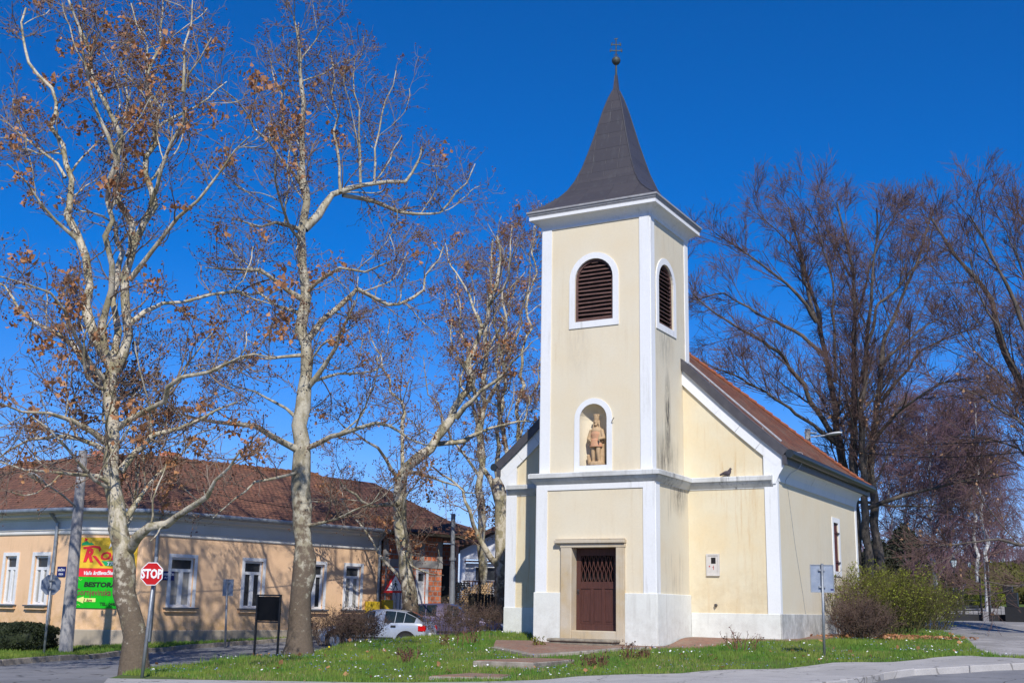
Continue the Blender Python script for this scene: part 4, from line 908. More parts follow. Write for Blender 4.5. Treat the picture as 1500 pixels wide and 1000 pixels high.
def plate(W, t0, t1, z0, z1, l1, l2, lab, s1_, s2_):
    pt = thing('street_plate', lab, 'street sign', W.p((t0+t1)/2, z0, .02))
    mb = MB(); wbox(mb, W, t0, t1, z0, z1, .004, .03); mb.build('plate', M['plate_blue'], pt)
    c = (t0+t1)/2
    letters(l1, W, c, z0+(z1-z0)*.55, s1_, M['sign_white'], pt, off=.031, align='CENTER', bold=.003, ext=.002, sx=.9)
    letters(l2, W, c, z0+(z1-z0)*.16, s2_, M['sign_white'], pt, off=.031, align='CENTER', bold=.003, ext=.002, sx=.9)
ta = HA.hit(84.5, 838)[0]; tb = HA.hit(96.5, 838)[0]
plate(HA, ta, tb, 2.33, 2.66, 'GRIČKA', 'ULICA', 'small blue street name plate between the window and leaning utility pole', .10, .085)
mb = MB(); letters('2', HA, HA.hit(87, 852)[0], 2.02, .2, M['ink'], house, name='house_number', off=.004)
plate(HC, .68, 1.25, 2.28, 2.58, 'ZAGREBAČKI', 'PUT', 'blue street name plate partly hidden behind the stop sign', .10, .10)

# ------------------------------------------------------------------ brick house
bh = thing('brick_house', 'unfinished orange brick house with dark hipped roof beyond the peach house', 'house', (-28, 43, .6))
BA = (-27.82, 39.36); BC = (-26.9, 42.35); WB = Wall(BA, BC)
bw = [(WB.hit(611, 870)[0], WB.hit(623, 870)[0]), (WB.hit(578, 870)[0], WB.hit(592, 870)[0])]
bz = (1.35, 2.95)
mb = MB(); wall_mesh(mb, WB, 0, WB.L, 0, 4.55, [(a, b, *bz, False) for a, b in bw], depth=.15)
mb.add([(BC[0], BC[1], 0), (BC[0]-8, BC[1]+2.9, 0), (BC[0]-8, BC[1]+2.9, 4.6), (BC[0], BC[1], 4.6)], [(0, 1, 2, 3)])
mb.build('wall', M['brick'], bh, recalc=False)
mb = MB(); wbox(mb, WB, .0, WB.L+.02, 3.12, 3.42, .001, .03)
for t in (.0, WB.L*.6, WB.L-.28): wbox(mb, WB, t+.01, t+.27, 3.42, 4.2, .001, .028)
mb.build('ring_beam', M['concrete'], bh)
mb = MB(); wbox(mb, WB, .0, WB.L+.05, 4.02, 4.6, -.2, -.002); mb.build('attic_shade', M['board_wood'], bh)
for a, b in bw: win(WB, (a, b, *bz), bh, M['glass'], sill=False)
d = WB.u; n_ = WB.n; e0 = Vector((*BA, 0))+n_*.75; e1 = Vector((*BC, 0))+n_*.75+d*1.5
back = -n_
R0 = Vector((*BA, 0))+back*4.3+d*.3; R0 = Rr.copy(); R1 = Vector(at(548, 707, 52.5)); B0 = Vector((*BA, 0))+back*9.5; B1 = Vector((*BC, 0))+back*9.8+d*.7
def zz(v, z): return Vector((v.x, v.y, z))
mb = MB(); mb.add([zz(e0, 4.5), zz(e1, 4.5), zz(R1, R1.z), zz(R0, 7.05)], [(0, 1, 2, 3)]); mb.add([zz(e1, 4.5), zz(B1, 4.5), zz(R1, R1.z)], [(0, 1, 2)]); mb.add([zz(B1, 4.5), zz(B0, 4.5), zz(R0, 7.05), zz(R1, R1.z)], [(0, 1, 2, 3)])
mb.add([zz(B0, 4.5), zz(e0, 4.5), zz(R0, 7.05)], [(0, 1, 2)])
rf = mb.build('roof', M['dark_tile'], bh, recalc=False)
mb = MB(); mb.prism([zz(e0, 4.38), zz(e1, 4.38), zz(B1, 4.38), zz(B0, 4.38)], (0, 0, .1)); mb.build('soffit', M['board_wood'], rf)
# lower brick annex roof further right
ax_ = thing('rear_annex', 'lower dark tiled annex roof standing between the brick house and white house', 'house', (-26, 52, .8))
AW = Wall(tuple(at(600, 850, 57)[:2]), tuple(at(667, 850, 57)[:2])); mb = MB(); wbox(mb, AW, 0, AW.L, .4, AW.hit(650, 796)[1], -3, 0); mb.build('wall', M['brick'], ax_)
mb = MB(); wbox(mb, AW, AW.L-.75, AW.L-.12, .7, AW.hit(660, 828)[1], .002, .03); mb.build('door', M['board_wood'], ax_)
mb = MB(); p0, p1_, p2_ = at(640, 790, 54), at(706, 793, 55), at(690, 772, 60); p3_ = at(600, 745, 62)
pts = [Vector(p0), Vector(p1_), Vector(p2_), Vector(p3_)]; mb.prism(pts, (0, 0, -.15)); mb.build('roof', M['dark_tile'], ax_)

# ------------------------------------------------------------------ white house with balcony
wh = thing('white_house', 'white gabled house with balcony railing far behind the plane trunks', 'house', tuple(at(735, 900, 74)))
def wpt(px, py, d): return Vector(at(px, py, d))
A0 = wpt(671, 900, 72); B0_ = wpt(800, 900, 72); A0.z = B0_.z = .4
WW = Wall((A0.x, A0.y), (B0_.x, B0_.y))
def wz(py, px=720): return WW.hit(px, py)[1]
zt = wz(822); 
mb = MB(); wbox(mb, WW, .0, WW.L+3, .3, wz(824), -6.5, -1.2)
pkx = WW.hit(790, 760)[0]
mb.prism([WW.p(0, wz(818), -.6), WW.p(WW.L+3, wz(818), -.6), WW.p(WW.L+3, wz(775), -.6), WW.p(pkx, wz(748), -.6), WW.p(0, wz(806), -.6)], WW.n*-.6)
wbox(mb, WW, 0, .35, .3, wz(818), -1.2, -.6)
mb.build('wall', M['wallwhite'], wh)
mb = MB(); a, b = WW.p(-1.0, wz(812), .3), WW.p(pkx+.3, wz(744), .3); mb.prism([a, b, b+Vector((0, 0, .28)), a+Vector((0, 0, .28))], WW.n*-7); b2 = WW.p(WW.L+4, wz(776), .3); mb.prism([b, b2, b2+Vector((0, 0, .28)), b+Vector((0, 0, .28))], WW.n*-7)
mb.build('roof', M['dark_tile'], wh)
mb = MB(); wbox(mb, WW, .2, WW.L+3, wz(872)-.25, wz(872)-.1, -1.25, .0); 
for i in range(40): t = .3+i*.17; wbox(mb, WW, t, t+.06, wz(872)-.1, wz(852), -.05, -.02)
wbox(mb, WW, .2, 7.2, wz(852), wz(852)+.07, -.07, .0); mb.build('balcony', M['wood'], wh)
mb = MB(); wbox(mb, WW, .3, WW.L+3, wz(822)-.04, wz(822)+.06, -.62, -.52); mb.build('lintel_trim', M['wood'], wh)
for x0, x1 in ((697, 706), (712, 728)):
    t0, t1 = WW.hit(x0, 840, -1.2)[0], WW.hit(x1, 840, -1.2)[0]; mb = MB(); wbox(mb, WW, t0-.12, t1+.12, wz(851), wz(829), -1.2, -1.12); f = mb.build('window', M['win_white'], wh)
    mb = MB(); wbox(mb, WW, t0, t1, wz(850)+.05, wz(830), -1.12, -1.10); mb.build('pane', M['glass'], f)
# woodpile: every log seen from its end
wp = MB(); we = MB(); rs = random.Random(4)
LW = Wall(tuple(at(645, 880, 57)[:2]), tuple(at(732, 880, 57)[:2])); zb = h(*LW.p(1, 0).xy)
for r in range(13):
    for c in range(24):
        t = .05+c*.128+(.064 if r % 2 else 0)+rs.uniform(-.02, .02); z = LW.hit(660, 892)[1]+r*.105
        top = LW.hit(660, 851 - 4*math.sin(c*.35))[1] if t < 2.9 else 0
        if z > top or t > 2.95: continue
        rr = rs.uniform(.045, .068); o0 = rs.uniform(-.05, .04)
        wp.tube([LW.p(t, z, o0), LW.p(t, z, -.9)], rr, 6, cap=False); k = rs.random()
        we.add([LW.p(t+rr*math.cos(2*PI*i/6+k), z+rr*math.sin(2*PI*i/6+k), o0+.003) for i in range(6)], [tuple(range(6))])
lg = thing('woodpile', 'stack of split pale firewood logs behind the parked cars', 'woodpile', LW.p(1.5, zb, 0))
wbx = MB(); wbox(wbx, LW, -.05, 3.05, zb, LW.hit(660, 893)[1]-.03, -.9, -.02); wbx.build('rack', M['board_wood'], lg)
wp.build('logs', M['log_bark'], lg)['kind'] = 'stuff'; we.build('log_ends', M['log_end'], lg, recalc=False)['kind'] = 'stuff'
bf = MB(); FWl = Wall(tuple(at(686, 880, 53)[:2]), tuple(at(728, 880, 53)[:2])); zb2 = h(*FWl.p(.5, 0).xy)
for i in range(9): wbox(bf, FWl, i*FWl.L/9+.005, (i+1)*FWl.L/9-.005, zb2-.1, FWl.hit(700, 869+rs.uniform(-.5, .5))[1], 0, .03)
tag(bf.build('board_fence', M['board_wood']), 'dark brown upright board fence right of the firewood stack', 'fence')
# dark gate beside the tree and church
gt = thing('garden_gate', 'black gate with row of pale pointed finials between plane trunk and church corner', 'gate', tuple(at(731, 920, 50)))
GW = Wall(tuple(at(724, 900, 50)[:2]), tuple(at(742, 900, 50)[:2])); mb = MB()
mb.prism([GW.p(0, .4, 0), GW.p(GW.L+.5, .4, 0), GW.p(GW.L+.5, GW.hit(738, 886)[1], 0), GW.p(0, GW.hit(726, 901)[1], 0)], GW.n*.04); mb.build('panel', M['iron'], gt)
mb = MB()
for i in range(7):
    t = .05+i*.09; z = GW.hit(726+i*2, 900-i*2.1)[1]; mb.prism([GW.p(t, z, .01), GW.p(t+.04, z, .01), GW.p(t+.04, z+.16, .01), GW.p(t+.02, z+.2, .01), GW.p(t, z+.16, .01)], GW.n*.02)
mb.build('finial', M['win_white'], gt)
# gas meter boxes
for lab, W, x0, x1, y0, y1, off in (('pale yellow gas box on the peach wall end', HC, 534, 549, 880, 898, .3), ('bright yellow gas box on the brick wall', WB, 558, 571, 878, 897, .22)):
    t0, t1 = W.hit(x0, 890)[0], W.hit(x1, 890)[0]; 
    if t1-t0 > .9: t0 = t1-.75
    z0, z1 = W.hit(x0, y1)[1], W.hit(x0, y0)[1]
    g = thing('gas_box', lab+', left of the triangular sign' if 'brick' in lab else lab+', beside the downpipe', 'gas box', W.p(t0, z0, 0))
    mb = MB(); wbox(mb, W, t0, t1, z0, z1, .0, off); mb.build('case', M['yellow'], g, bevel=.01)
    mb = MB(); wbox(mb, W, t0+.04, t1-.04, z0+.04, z1-.04, off, off+.012); mb.build('door', M['yellow'], g)
mb = MB(); t = WB.hit(566, 860)[0]; mb.tube([WB.p(.05, 3.35, .1), WB.p(.05, 3.6, .1), WB.p(.9, 3.62, .1), WB.p(1.6, 3.6, .1)], .03, 6); mb.tube([WB.p(.12, 3.4, .1), WB.p(.12, .9, .1)], .04, 6); mb.build('gas_pipe', M['galv'], bh)

# ================================================================== STREET FURNITURE
def foot(px, py, d):
    p = at(px, py, d); return Vector((p[0], p[1], h(p[0], p[1])))
def sgn_frame(px_top, py_top, d):   # image-parallel horizontal axis at a point
    c = Vector(at(px_top, py_top, d)); return c
HU = Vector((RT[0], RT[1], 0)).normalized(); HN = Vector((-FW[0], -FW[1], 0)).normalized()
class Face:   # small local plane facing the camera side, rotated by a
    def __init__(s, c, a=0):
        s.o = Vector(c); s.u = (HU*math.cos(a)+HN*math.sin(a)).normalized(); s.n = s.u.cross(Vector((0, 0, 1))); 
        if s.n.dot(HN) < 0 and abs(a) < 1.5: s.n = -s.n
    def p(s, t, z, off=0): return s.o+s.u*t+Vector((0, 0, z))+s.n*off
# utility pole (leaning) with lamp
pb = foot(96, 957, 33.6); ptop = Vector(at(122, 660, 33.6))
up = thing('utility_pole', 'leaning grey concrete utility pole in front of the advertising board', 'pole', pb)
mb = MB(); mb.tube([pb-Vector((0, 0, .3)), pb.lerp(ptop, .5), ptop], [.20, .165, .125], 12); mb.build('shaft', M['concrete_pole'], up, smooth=False)
def on(q): return pb.lerp(ptop, q)
mb = MB()
for q in (.70, .46, .985): c = on(q); mb.tube([c-Vector((0, 0, .03)), c+Vector((0, 0, .03))], .185-.06*q, 12)
mb.tube([on(.97)-HU*.25, on(.97)+HU*.25], .03, 6)
for s_ in (-1, 1): mb.lathe(on(.975)+HU*(.22*s_), [(.02, 0), (.04, .03), (.03, .06), (.045, .09), (.02, .13)], 8)
build_each(mb, 'clamp', M['galv'], up)
la = on(.705); lb = Vector(at(66, 708, 32.2)); lc = Vector(at(47, 695, 31.8))
mb = MB(); mb.tube([la, la.lerp(lb, .5)+Vector((0, 0, .05)), lb], .03, 8); mb.build('lamp_arm', M['galv'], up)
def lamp_head(a, b, parent, r=.13):
    d = (b-a); L = d.length; d.normalize(); sd = d.cross(Vector((0, 0, 1))).normalized(); upv_ = sd.cross(d)
    mb = MB(); n = 12; vs = []
    prof = [(0, .25), (.12, .5), (.35, .85), (.6, 1), (.85, .85), (1, .35)]
    for q, k in prof: vs += [a+d*(L*q)+sd*(r*k*math.cos(2*PI*i/n))+upv_*(r*.42*k*math.sin(2*PI*i/n)) for i in range(n)]
    mb.add(vs, [(i*n+j, i*n+(j+1) % n, (i+1)*n+(j+1) % n, (i+1)*n+j) for i in range(len(prof)-1) for j in range(n)]+[tuple(range(n))[::-1], tuple(range(5*n, 6*n))])
    return mb.build('lamp_head', M['galv'], parent, smooth=True)
lh0 = lamp_head(lb, lb+(lc-lb)*1.3, up, .16); lh0.data.materials.clear(); lh0.data.materials.append(M['lead'])
# pole behind the church with lamp
p2 = foot(1187, 900, 52); t2 = Vector(at(1183, 628, 52)); up2 = thing('utility_pole', 'grey utility pole with a white street lamp rising behind the nave roof', 'pole', p2)
mb = MB(); mb.tube([p2, t2], [.2, .13], 10); mb.build('shaft', M['concrete_pole'], up2)
mb = MB(); a = Vector(at(1186, 640, 51.8)); b = Vector(at(1212, 637, 51)); mb.tube([a, b], .03, 6); mb.tube([Vector(at(1178, 633, 52)), Vector(at(1196, 634, 52))], .04, 6); mb.build('lamp_arm', M['win_white'], up2)
lh = lamp_head(b-HU*.1, Vector(at(1233, 633, 50.4)), up2, .16); lh.data.materials.clear(); lh.data.materials.append(M['win_white'])
# steel mast by the wood pile
p3 = foot(662, 905, 48); t3 = Vector(at(664, 752, 48)); up3 = thing('steel_mast', 'grey stepped steel mast before the firewood stack', 'pole', p3)
mb = MB(); mid = p3.lerp(t3, .55); mb.tube([p3, mid, mid, t3], [.13, .115, .095, .09], 12); mb.tube([p3.lerp(t3, .6), p3.lerp(t3, .6)+Vector((0, 0, .12))], .14, 12); mb.build('shaft', M['galv'], up3)
def cable(a, b, sag, label, r=.014, n=20):
    a, b = Vector(a), Vector(b); mb = MB(); mb.tube([a.lerp(b, i/n)-Vector((0, 0, sag*4*(i/n)*(1-i/n))) for i in range(n+1)], r, 5)
    return tag(mb.build('overhead_cable', M['wire']), label, 'cable')
cable(on(.98), at(-200, 700, 24), .3, 'dark cable running left off the leaning utility pole top')
cable(on(.95), up3 and t3-Vector((0, 0, .2)), .5, 'thin dark cable between the leaning pole and steel mast', .012)
cable(t2-Vector((0, 0, .2)), at(1620, 628, 40), .5, 'upper of two dark cables crossing the trees right of the church', .018)
cable(t2-Vector((0, 0, .6)), at(1620, 640, 40), .7, 'lower of two dark cables crossing the trees right of the church', .018)
# generic sign on post
def post(t, a, b, r=.03, name='post'): mb = MB(); mb.tube([a-Vector((0, 0, .2)), b], r, 10); return mb.build(name, M['galv'], t, smooth=True)
# STOP sign
f = foot(208, 986, 23.6); tp = Vector(at(229, 815, 23.6)); st_ = thing('stop_sign', 'red octagonal STOP sign on a leaning steel post beside the spotted plane trunk', 'traffic sign', f)
post(st_, f, tp, .034)
F = Face(Vector(at(223.5, 840, 23.52)), .08)
def octa(r): return [(r*math.cos(PI/8+PI/4*i), r*math.sin(PI/8+PI/4*i)) for i in range(8)]
R8 = 17.9*23.5/FPX
mb = MB(); mb.prism([F.p(*q, .03) for q in octa(R8)], F.n*.012); mb.build('white_border', M['sign_white'], st_)
mb = MB(); mb.prism([F.p(*q, .042) for q in octa(R8*.93)], F.n*.004); mb.build('red_face', M['red'], st_)
mb = MB(); 
for z in (-.1, .1): wbox(mb, F, -.06, .06, z-.015, z+.015, -.04, .03)
mb.build('clamp', M['galv'], st_)
letters('STOP', F, 0, -.082, .235, M['sign_white'], st_, off=.048, align='CENTER', bold=.009, sx=.76, sy=1.05)
# reverse octagon on the left
f = foot(64, 960, 32.5); tp = Vector(at(76, 838, 32.5)); s2 = thing('octagonal_sign', 'grey back of an octagonal sign on a post left of the leaning utility pole', 'traffic sign', f)
post(s2, f, tp, .035); F = Face(Vector(at(75.5, 856, 32.5)), -.75); R8 = 15.5*32.5/FPX
mb = MB(); mb.prism([F.p(*q, -.05) for q in octa(R8)], F.n*.012); mb.build('plate', M['signback'], s2)
mb = MB(); 
for z in (-.1, .12): wbox(mb, F, -.07, .07, z-.02, z+.02, -.038, .045)
mb.build('clamp', M['galv'], s2)
# rectangular backs
def rect_back(fx, fy, d, tpx, tpy, rx0, ry0, rx1, ry1, label, a=0):
    f = foot(fx, fy, d); tp = Vector(at(tpx, tpy, d)); t = thing('sign_back', label, 'traffic sign', f); post(t, f, tp, .034)
    c = Vector(at((rx0+rx1)/2, (ry0+ry1)/2, d)); F = Face(c, a); w_, h_ = (rx1-rx0)*d/FPX/2, (ry1-ry0)*d/FPX/2
    mb = MB(); wbox(mb, F, -w_, w_, -h_, h_, -.055, -.043); 
    o = mb.build('plate', M['signback'], t, bevel=.004)
    mb = MB(); frame_mesh(mb, F, [(-w_+.02, -h_+.02), (-w_+.02, h_-.02), (w_-.02, h_-.02), (w_-.02, -h_+.02)], [(-w_, -h_), (-w_, h_), (w_, h_), (w_, -h_)], -.043, -.028); 
    px0 = (tpx-(rx0+rx1)/2)*d/FPX
    for z in (-h_*.6, h_*.6): wbox(mb, F, px0-.08, px0+.08, z-.02, z+.02, -.04, .01)
    mb.build('frame', M['galv'], t); return t, F, w_, h_
t_, F_, w_, h_ = rect_back(1207.5, 961, 29.3, 1204, 825, 1187.5, 826.5, 1222, 867, 'large grey back of a rectangular sign in front of the church side wall', .06)
mb = MB(); wbox(mb, F_, .2, .28, -.29, -.25, -.043, -.041); mb.build('sticker', M['plate_blue'], t_)
rect_back(330.5, 940, 38.5, 333, 848, 326, 848, 341.5, 872, 'small grey back of a rectangular sign standing on the verge between two house windows', .05)
# crossing sign
f = foot(579, 905, 46.2); tp = Vector(at(581, 833, 46.2)); cs = thing('crossing_sign', 'triangular red bordered pedestrian crossing sign before the brick house', 'traffic sign', f); post(cs, f, tp, .035)
F = Face(Vector(at(579.5, 857, 46.1)), .1); r_ = .56
def tri(r): return [(r*math.cos(PI/2+2*PI*i/3), r*math.sin(PI/2+2*PI*i/3)) for i in range(3)]
mb = MB(); mb.prism([F.p(*q, .03) for q in tri(r_)], F.n*.01); mb.build('red_border', M['red'], cs)
mb = MB(); mb.prism([F.p(*q, .042) for q in tri(r_*.70)], F.n*.003); mb.build('white_field', M['sign_white'], cs)
mb = MB()
for pts in ([(-.02, .12), (.03, .12), (.05, -.03), (-.03, -.03)], [(-.03, -.03), (.0, -.03), (-.06, -.17), (-.10, -.17)], [(.02, -.03), (.05, -.03), (.11, -.17), (.07, -.17)], [(.03, .10), (.10, .02), (.09, -.0), (.02, .07)], [(-.02, .10), (-.09, .03), (-.08, .01), (-.01, .07)]): mb.prism([F.p(a, b, .046) for a, b in pts], F.n*.003)
mb.prism([F.p(.005+.032*math.cos(i*PI/4), .17+.032*math.sin(i*PI/4), .046) for i in range(8)], F.n*.003)
for k in (-3, -1, 1, 3): mb.prism([F.p(k*.06-.015, -.185, .0455), F.p(k*.06+.015, -.185, .0455), F.p(k*.045+.01, -.155, .0455), F.p(k*.045-.01, -.155, .0455)], F.n*.002)
mb.build('walking_figure', M['ink'], cs)
# black notice board
f1, f2 = foot(372, 962, 31.4), foot(406, 961, 31.0); nb = thing('notice_board', 'black framed notice board on two thin posts beside the middle plane trunk', 'notice board', (f1+f2)/2)
tz = Vector(at(390, 870, 31.2)).z; uu = (f2-f1); uu.z = 0; Lw = uu.length; Fn = Wall(f1.xy, f2.xy)
for t in (0, Lw): mb = MB(); wbox(mb, Fn, t-.025, t+.025, f1.z-.2, tz, -.02, .02); mb.build('post', M['iron'], nb)
mb = MB(); wbox(mb, Fn, .0251, Lw-.0251, tz-.04, tz, -.018, .018); wbox(mb, Fn, .0251, Lw-.0251, tz-.73, tz-.69, -.018, .018); mb.build('rail', M['iron'], nb)
mb = MB(); wbox(mb, Fn, .03, Lw-.03, tz-.68, tz-.055, -.012, .012); mb.build('panel', M['noticeblack'], nb)

# ------------------------------------------------------------------ cars
def car(name, label, loc, rz, paint, L=4.1, Wd=1.66, Hh=1.38, roof_back=.25, est=False):
    t = thing(name, label, 'car', loc, rz)
    # stations along x from nose (-L/2) to tail (+L/2): (x, z_low, z_belt, z_top, halfwidth, top halfwidth)
    k = Hh/1.38
    S_ = [(-.5, .30, .50, .52, .62, .5), (-.485, .22, .62, .66, .72, .6), (-.44, .2, .70, .74, .80, .68), (-.30, .2, .80, .85, .83, .72), (-.20, .2, .86, .92, .83, .74), (-.17, .2, .88, .96, .83, .70), (-.09, .2, .89, 1.18, .83, .60), (-.03, .2, .90, 1.34, .83, .56), (.03, .2, .90, 1.375, .83, .57), (.12, .2, .91, 1.38, .83, .57), (.22, .2, .92, 1.36, .83, .56)]
    if est: S_ += [(.36, .2, .93, 1.34, .82, .55), (.44, .22, .93, 1.26, .81, .53), (.485, .25, .92, .98, .78, .58), (.5, .32, .60, .64, .72, .56)]
    else: S_ += [(.30, .2, .93, 1.31, .82, .54), (.40, .22, .94, 1.12, .81, .53), (.455, .24, .94, .98, .79, .60), (.485, .26, .86, .90, .76, .62), (.5, .34, .56, .60, .70, .58)]
    rows = 9; grid = []
    for x, zl, zb, zt, hw, tw in S_:
        hw *= Wd/1.66; tw *= Wd/1.66; x *= L
        sec = [(0, zl), (hw*.9, zl), (hw*.98, zl+.08), (hw, (zl+zb)*.5), (hw*.99, zb-.06), (hw*.955, zb), (tw+(hw*.955-tw)*.08, zb+(zt-zb)*.90), (tw*.93, zt-.012), (tw*.5, zt+.0), (0, zt+.012)]
        grid.append([(x, y, z*k if z > .5 else z) for y, z in sec])
    n = len(grid); m = len(grid[0]); body = MB(); gl = MB(); idx = {}
    V = [p for g in grid for p in g]
    def quad(i, j, mbx, sg, push=0):
        q = [grid[i][j], grid[i+1][j], grid[i+1][j+1], grid[i][j+1]]
        q = [Vector((a[0], a[1]*sg, a[2])) for a in q]
        if push:
            c = sum(q, Vector())/4; nn = (q[1]-q[0]).cross(q[3]-q[0]).normalized(); 
            if nn.y*sg < 0 and abs(nn.y) > .2: nn = -nn
            if abs(nn.y) <= .2 and nn.z < 0: nn = -nn
            q = [c+(v-c)*(1 if False else .94)+nn*push for v in q]
        mbx.add(q if sg > 0 else q[::-1], [(0, 1, 2, 3)])
    xs = [s_[0] for s_ in S_]
    sw = MB(); ws = MB(); rwn = MB()
    for sg in (1, -1):
        for i in range(n-1):
            for j in range(m-1): quad(i, j, body, sg)
            # side windows between belt and roof
            if -.12 < xs[i] and xs[i+1] <= (.45 if est else .41) and not (.02 < xs[i] < .035): quad(i, 5, sw, sg, .006)
        for i in range(n-1):
            if -.18 < xs[i] < -.04:
                for j in (7, 8): quad(i, j, ws, sg, .006)
            if (xs[i] >= .29 and xs[i+1] < .46 and not est) or (est and .43 < xs[i] < .486 and xs[i+1] < .49):
                for j in (7, 8): quad(i, j, rwn, sg, .006)
    bm = bmesh.new(); me = bpy.data.meshes.new('body'); me.from_pydata([tuple(v) for v in body.v], [], body.f); bm.from_mesh(me)
    bmesh.ops.remove_doubles(bm, verts=bm.verts, dist=.001)
    bmesh.ops.holes_fill(bm, edges=[e for e in bm.edges if e.is_boundary]); bmesh.ops.recalc_face_normals(bm, faces=bm.faces); bm.to_mesh(me); bm.free()
    me.polygons.foreach_set('use_smooth', [True]*len(me.polygons))
    bo = link_mesh('body', me, paint, t, True); md = bo.modifiers.new('s', 'SUBSURF'); md.levels = md.render_levels = 1
    build_each(sw, 'side_window', M['car_glass'], t, local=True, recalc=False); ws.build('windscreen', M['car_glass'], t, True, recalc=False); rwn.build('rear_window', M['car_glass'], t, True, recalc=False)
    hwid = .83*Wd/1.66
    for x in (-.315*L, .325*L):
        for sg in (-1, 1):
            mb = MB(); mb.tube([(x, sg*(hwid-.20), .31), (x, sg*(hwid+.012), .31)], .37, 24); mb.build('wheel_arch', M['black'], t, True)
            mb = MB(); mb.tube([(x, sg*(hwid-.18), .30), (x, sg*(hwid+.02), .30)], .30, 24); wh_ = mb.build('wheel', M['rubber'], t, True)
            mb = MB(); mb.tube([(x, sg*(hwid+.015), .30), (x, sg*(hwid+.03), .30)], .19, 20); mb.build('rim', M['rim'], wh_, True)
    for sg in (-1, 1):
        mb = MB(); mb.box(.462*L, .492*L, sg*.66*Wd/1.66-.10, sg*.66*Wd/1.66+.10, .66, .86); mb.box(.43*L, .478*L, sg*(.79*Wd/1.66)-.02, sg*(.79*Wd/1.66)+.02, .66, .85); mb.build('tail_light', M['tail'], t, True, bevel=.02)
        mb = MB(); mb.box(-.49*L, -.455*L, sg*.56-.13, sg*.56+.13, .52, .66); mb.build('headlight', M['lampglass'], t, True, bevel=.02)
        mb = MB(); mb.box(-.30*L, .30*L-.35, sg*(hwid+.004)-.012, sg*(hwid+.004)+.012, .40, .45); mb.build('side_moulding', M['rubber'], t, True)
        mb = MB(); mb.box(.03*L+.62, .03*L+.80, sg*(hwid-.0)-.02, sg*(hwid-.0)+.012, .78, .85); mb.build('door_handle', M['rubber'], t, True, bevel=.01)
        mb = MB(); mb.box(-.12*L, -.085*L, sg*(hwid+.0)-.02, sg*(hwid)+.16, .93, 1.05); mb.build('mirror', paint, t, True, bevel=.02)
    mb = MB(); mb.box(.495*L, .515*L, -.26, .26, .50, .61); mb.build('number_plate', M['sign_white'], t, True)
    mb = MB(); mb.box(.47*L, .512*L, -.70, .70, .30, .48); mb.build('bumper', paint, t, True, bevel=.04)
    return t
ang = math.atan2(HU.y, HU.x)
c1 = foot(552, 950, 41.2); car('hatchback', 'silver hatchback parked behind the dormant shrubs with its red tail light showing', c1, ang-.22, M['car_silver'], L=3.95)
c2 = foot(662, 945, 44.5); car('estate_car', 'dull purple car mostly hidden behind the right dormant shrub', c2, ang+PI-.12, M['car_purple'], L=4.1, Hh=1.45, est=True)

# ------------------------------------------------------------------ brick slabs
def slab(px, lab, th=.11, d_=None):
    pts = [at(*q) for q in px]; zc = sum(p[2] for p in pts)/len(pts); P = [(p[0], p[1]) for p in pts]
    t = thing('path_slab', lab, 'step', (P[0][0], P[0][1], zc-th))
    mb = MB(); mb.prism([(x, y, zc-th-.25) for x, y in P], (0, 0, th+.25)); mb.build('kerb_edge', M['kerb'], t, bevel=.02)
    c = Vector((sum(p[0] for p in P)/len(P), sum(p[1] for p in P)/len(P)))
    P2 = [c+(Vector(p)-c)*.93 for p in P]; mb = MB(); mb.prism([(p.x, p.y, zc+.001) for p in P2], (0, 0, .012)); mb.build('brick_paving', M['path_brick'], t)
    return t
slab([(627, 991, 25), (735, 993, 25), (752, 988, 26), (690, 983, 26.4)], 'lowest brick slab with concrete edge, nearest the pavement')
slab([(692, 971, 27.6), (781, 977, 27.2), (842, 961, 29.2), (781, 957, 29.6)], 'middle brick slab with concrete edge on the lawn steps')
plat = [(-17.9, 31.3), at(723, 943, 31.8)[:2], at(781, 953.5, 30.3)[:2], at(850, 955, 30.4)[:2], (-12.4, 30.2), (-11.6, 31.6), (-10.9, 33.3), (-9.7, 33.6), (-9.35, 36), (-9.4, 44.5), (-10.1, 44.5), (-10.1, 34.3), (-12.8, 34.3), (-12.8, 31.6), (-16.8, 31.6), (-16.8, 32.3)]
fr_ = [at(723, 943, 31.8)[:2], at(781, 953.5, 30.3)[:2], at(850, 955, 30.4)[:2], (-12.4, 30.2)]
kerb('kerb', fr_, 'short worn concrete kerb along the front edge of the brick apron at the church door', top=.065, wdt=.16, depth=.32)
tpl = thing('church_apron', 'weathered brick apron laid around the church door and tower foot', 'paving', (-15, 31, .5))
o = sheet('brick_paving', [tuple(p) for p in plat], .045, M['path_brick'], .4, skirt=.2, kind=None); o.parent = tpl; o.data.transform(Matrix.Translation(-Vector((-15, 31, .5))))

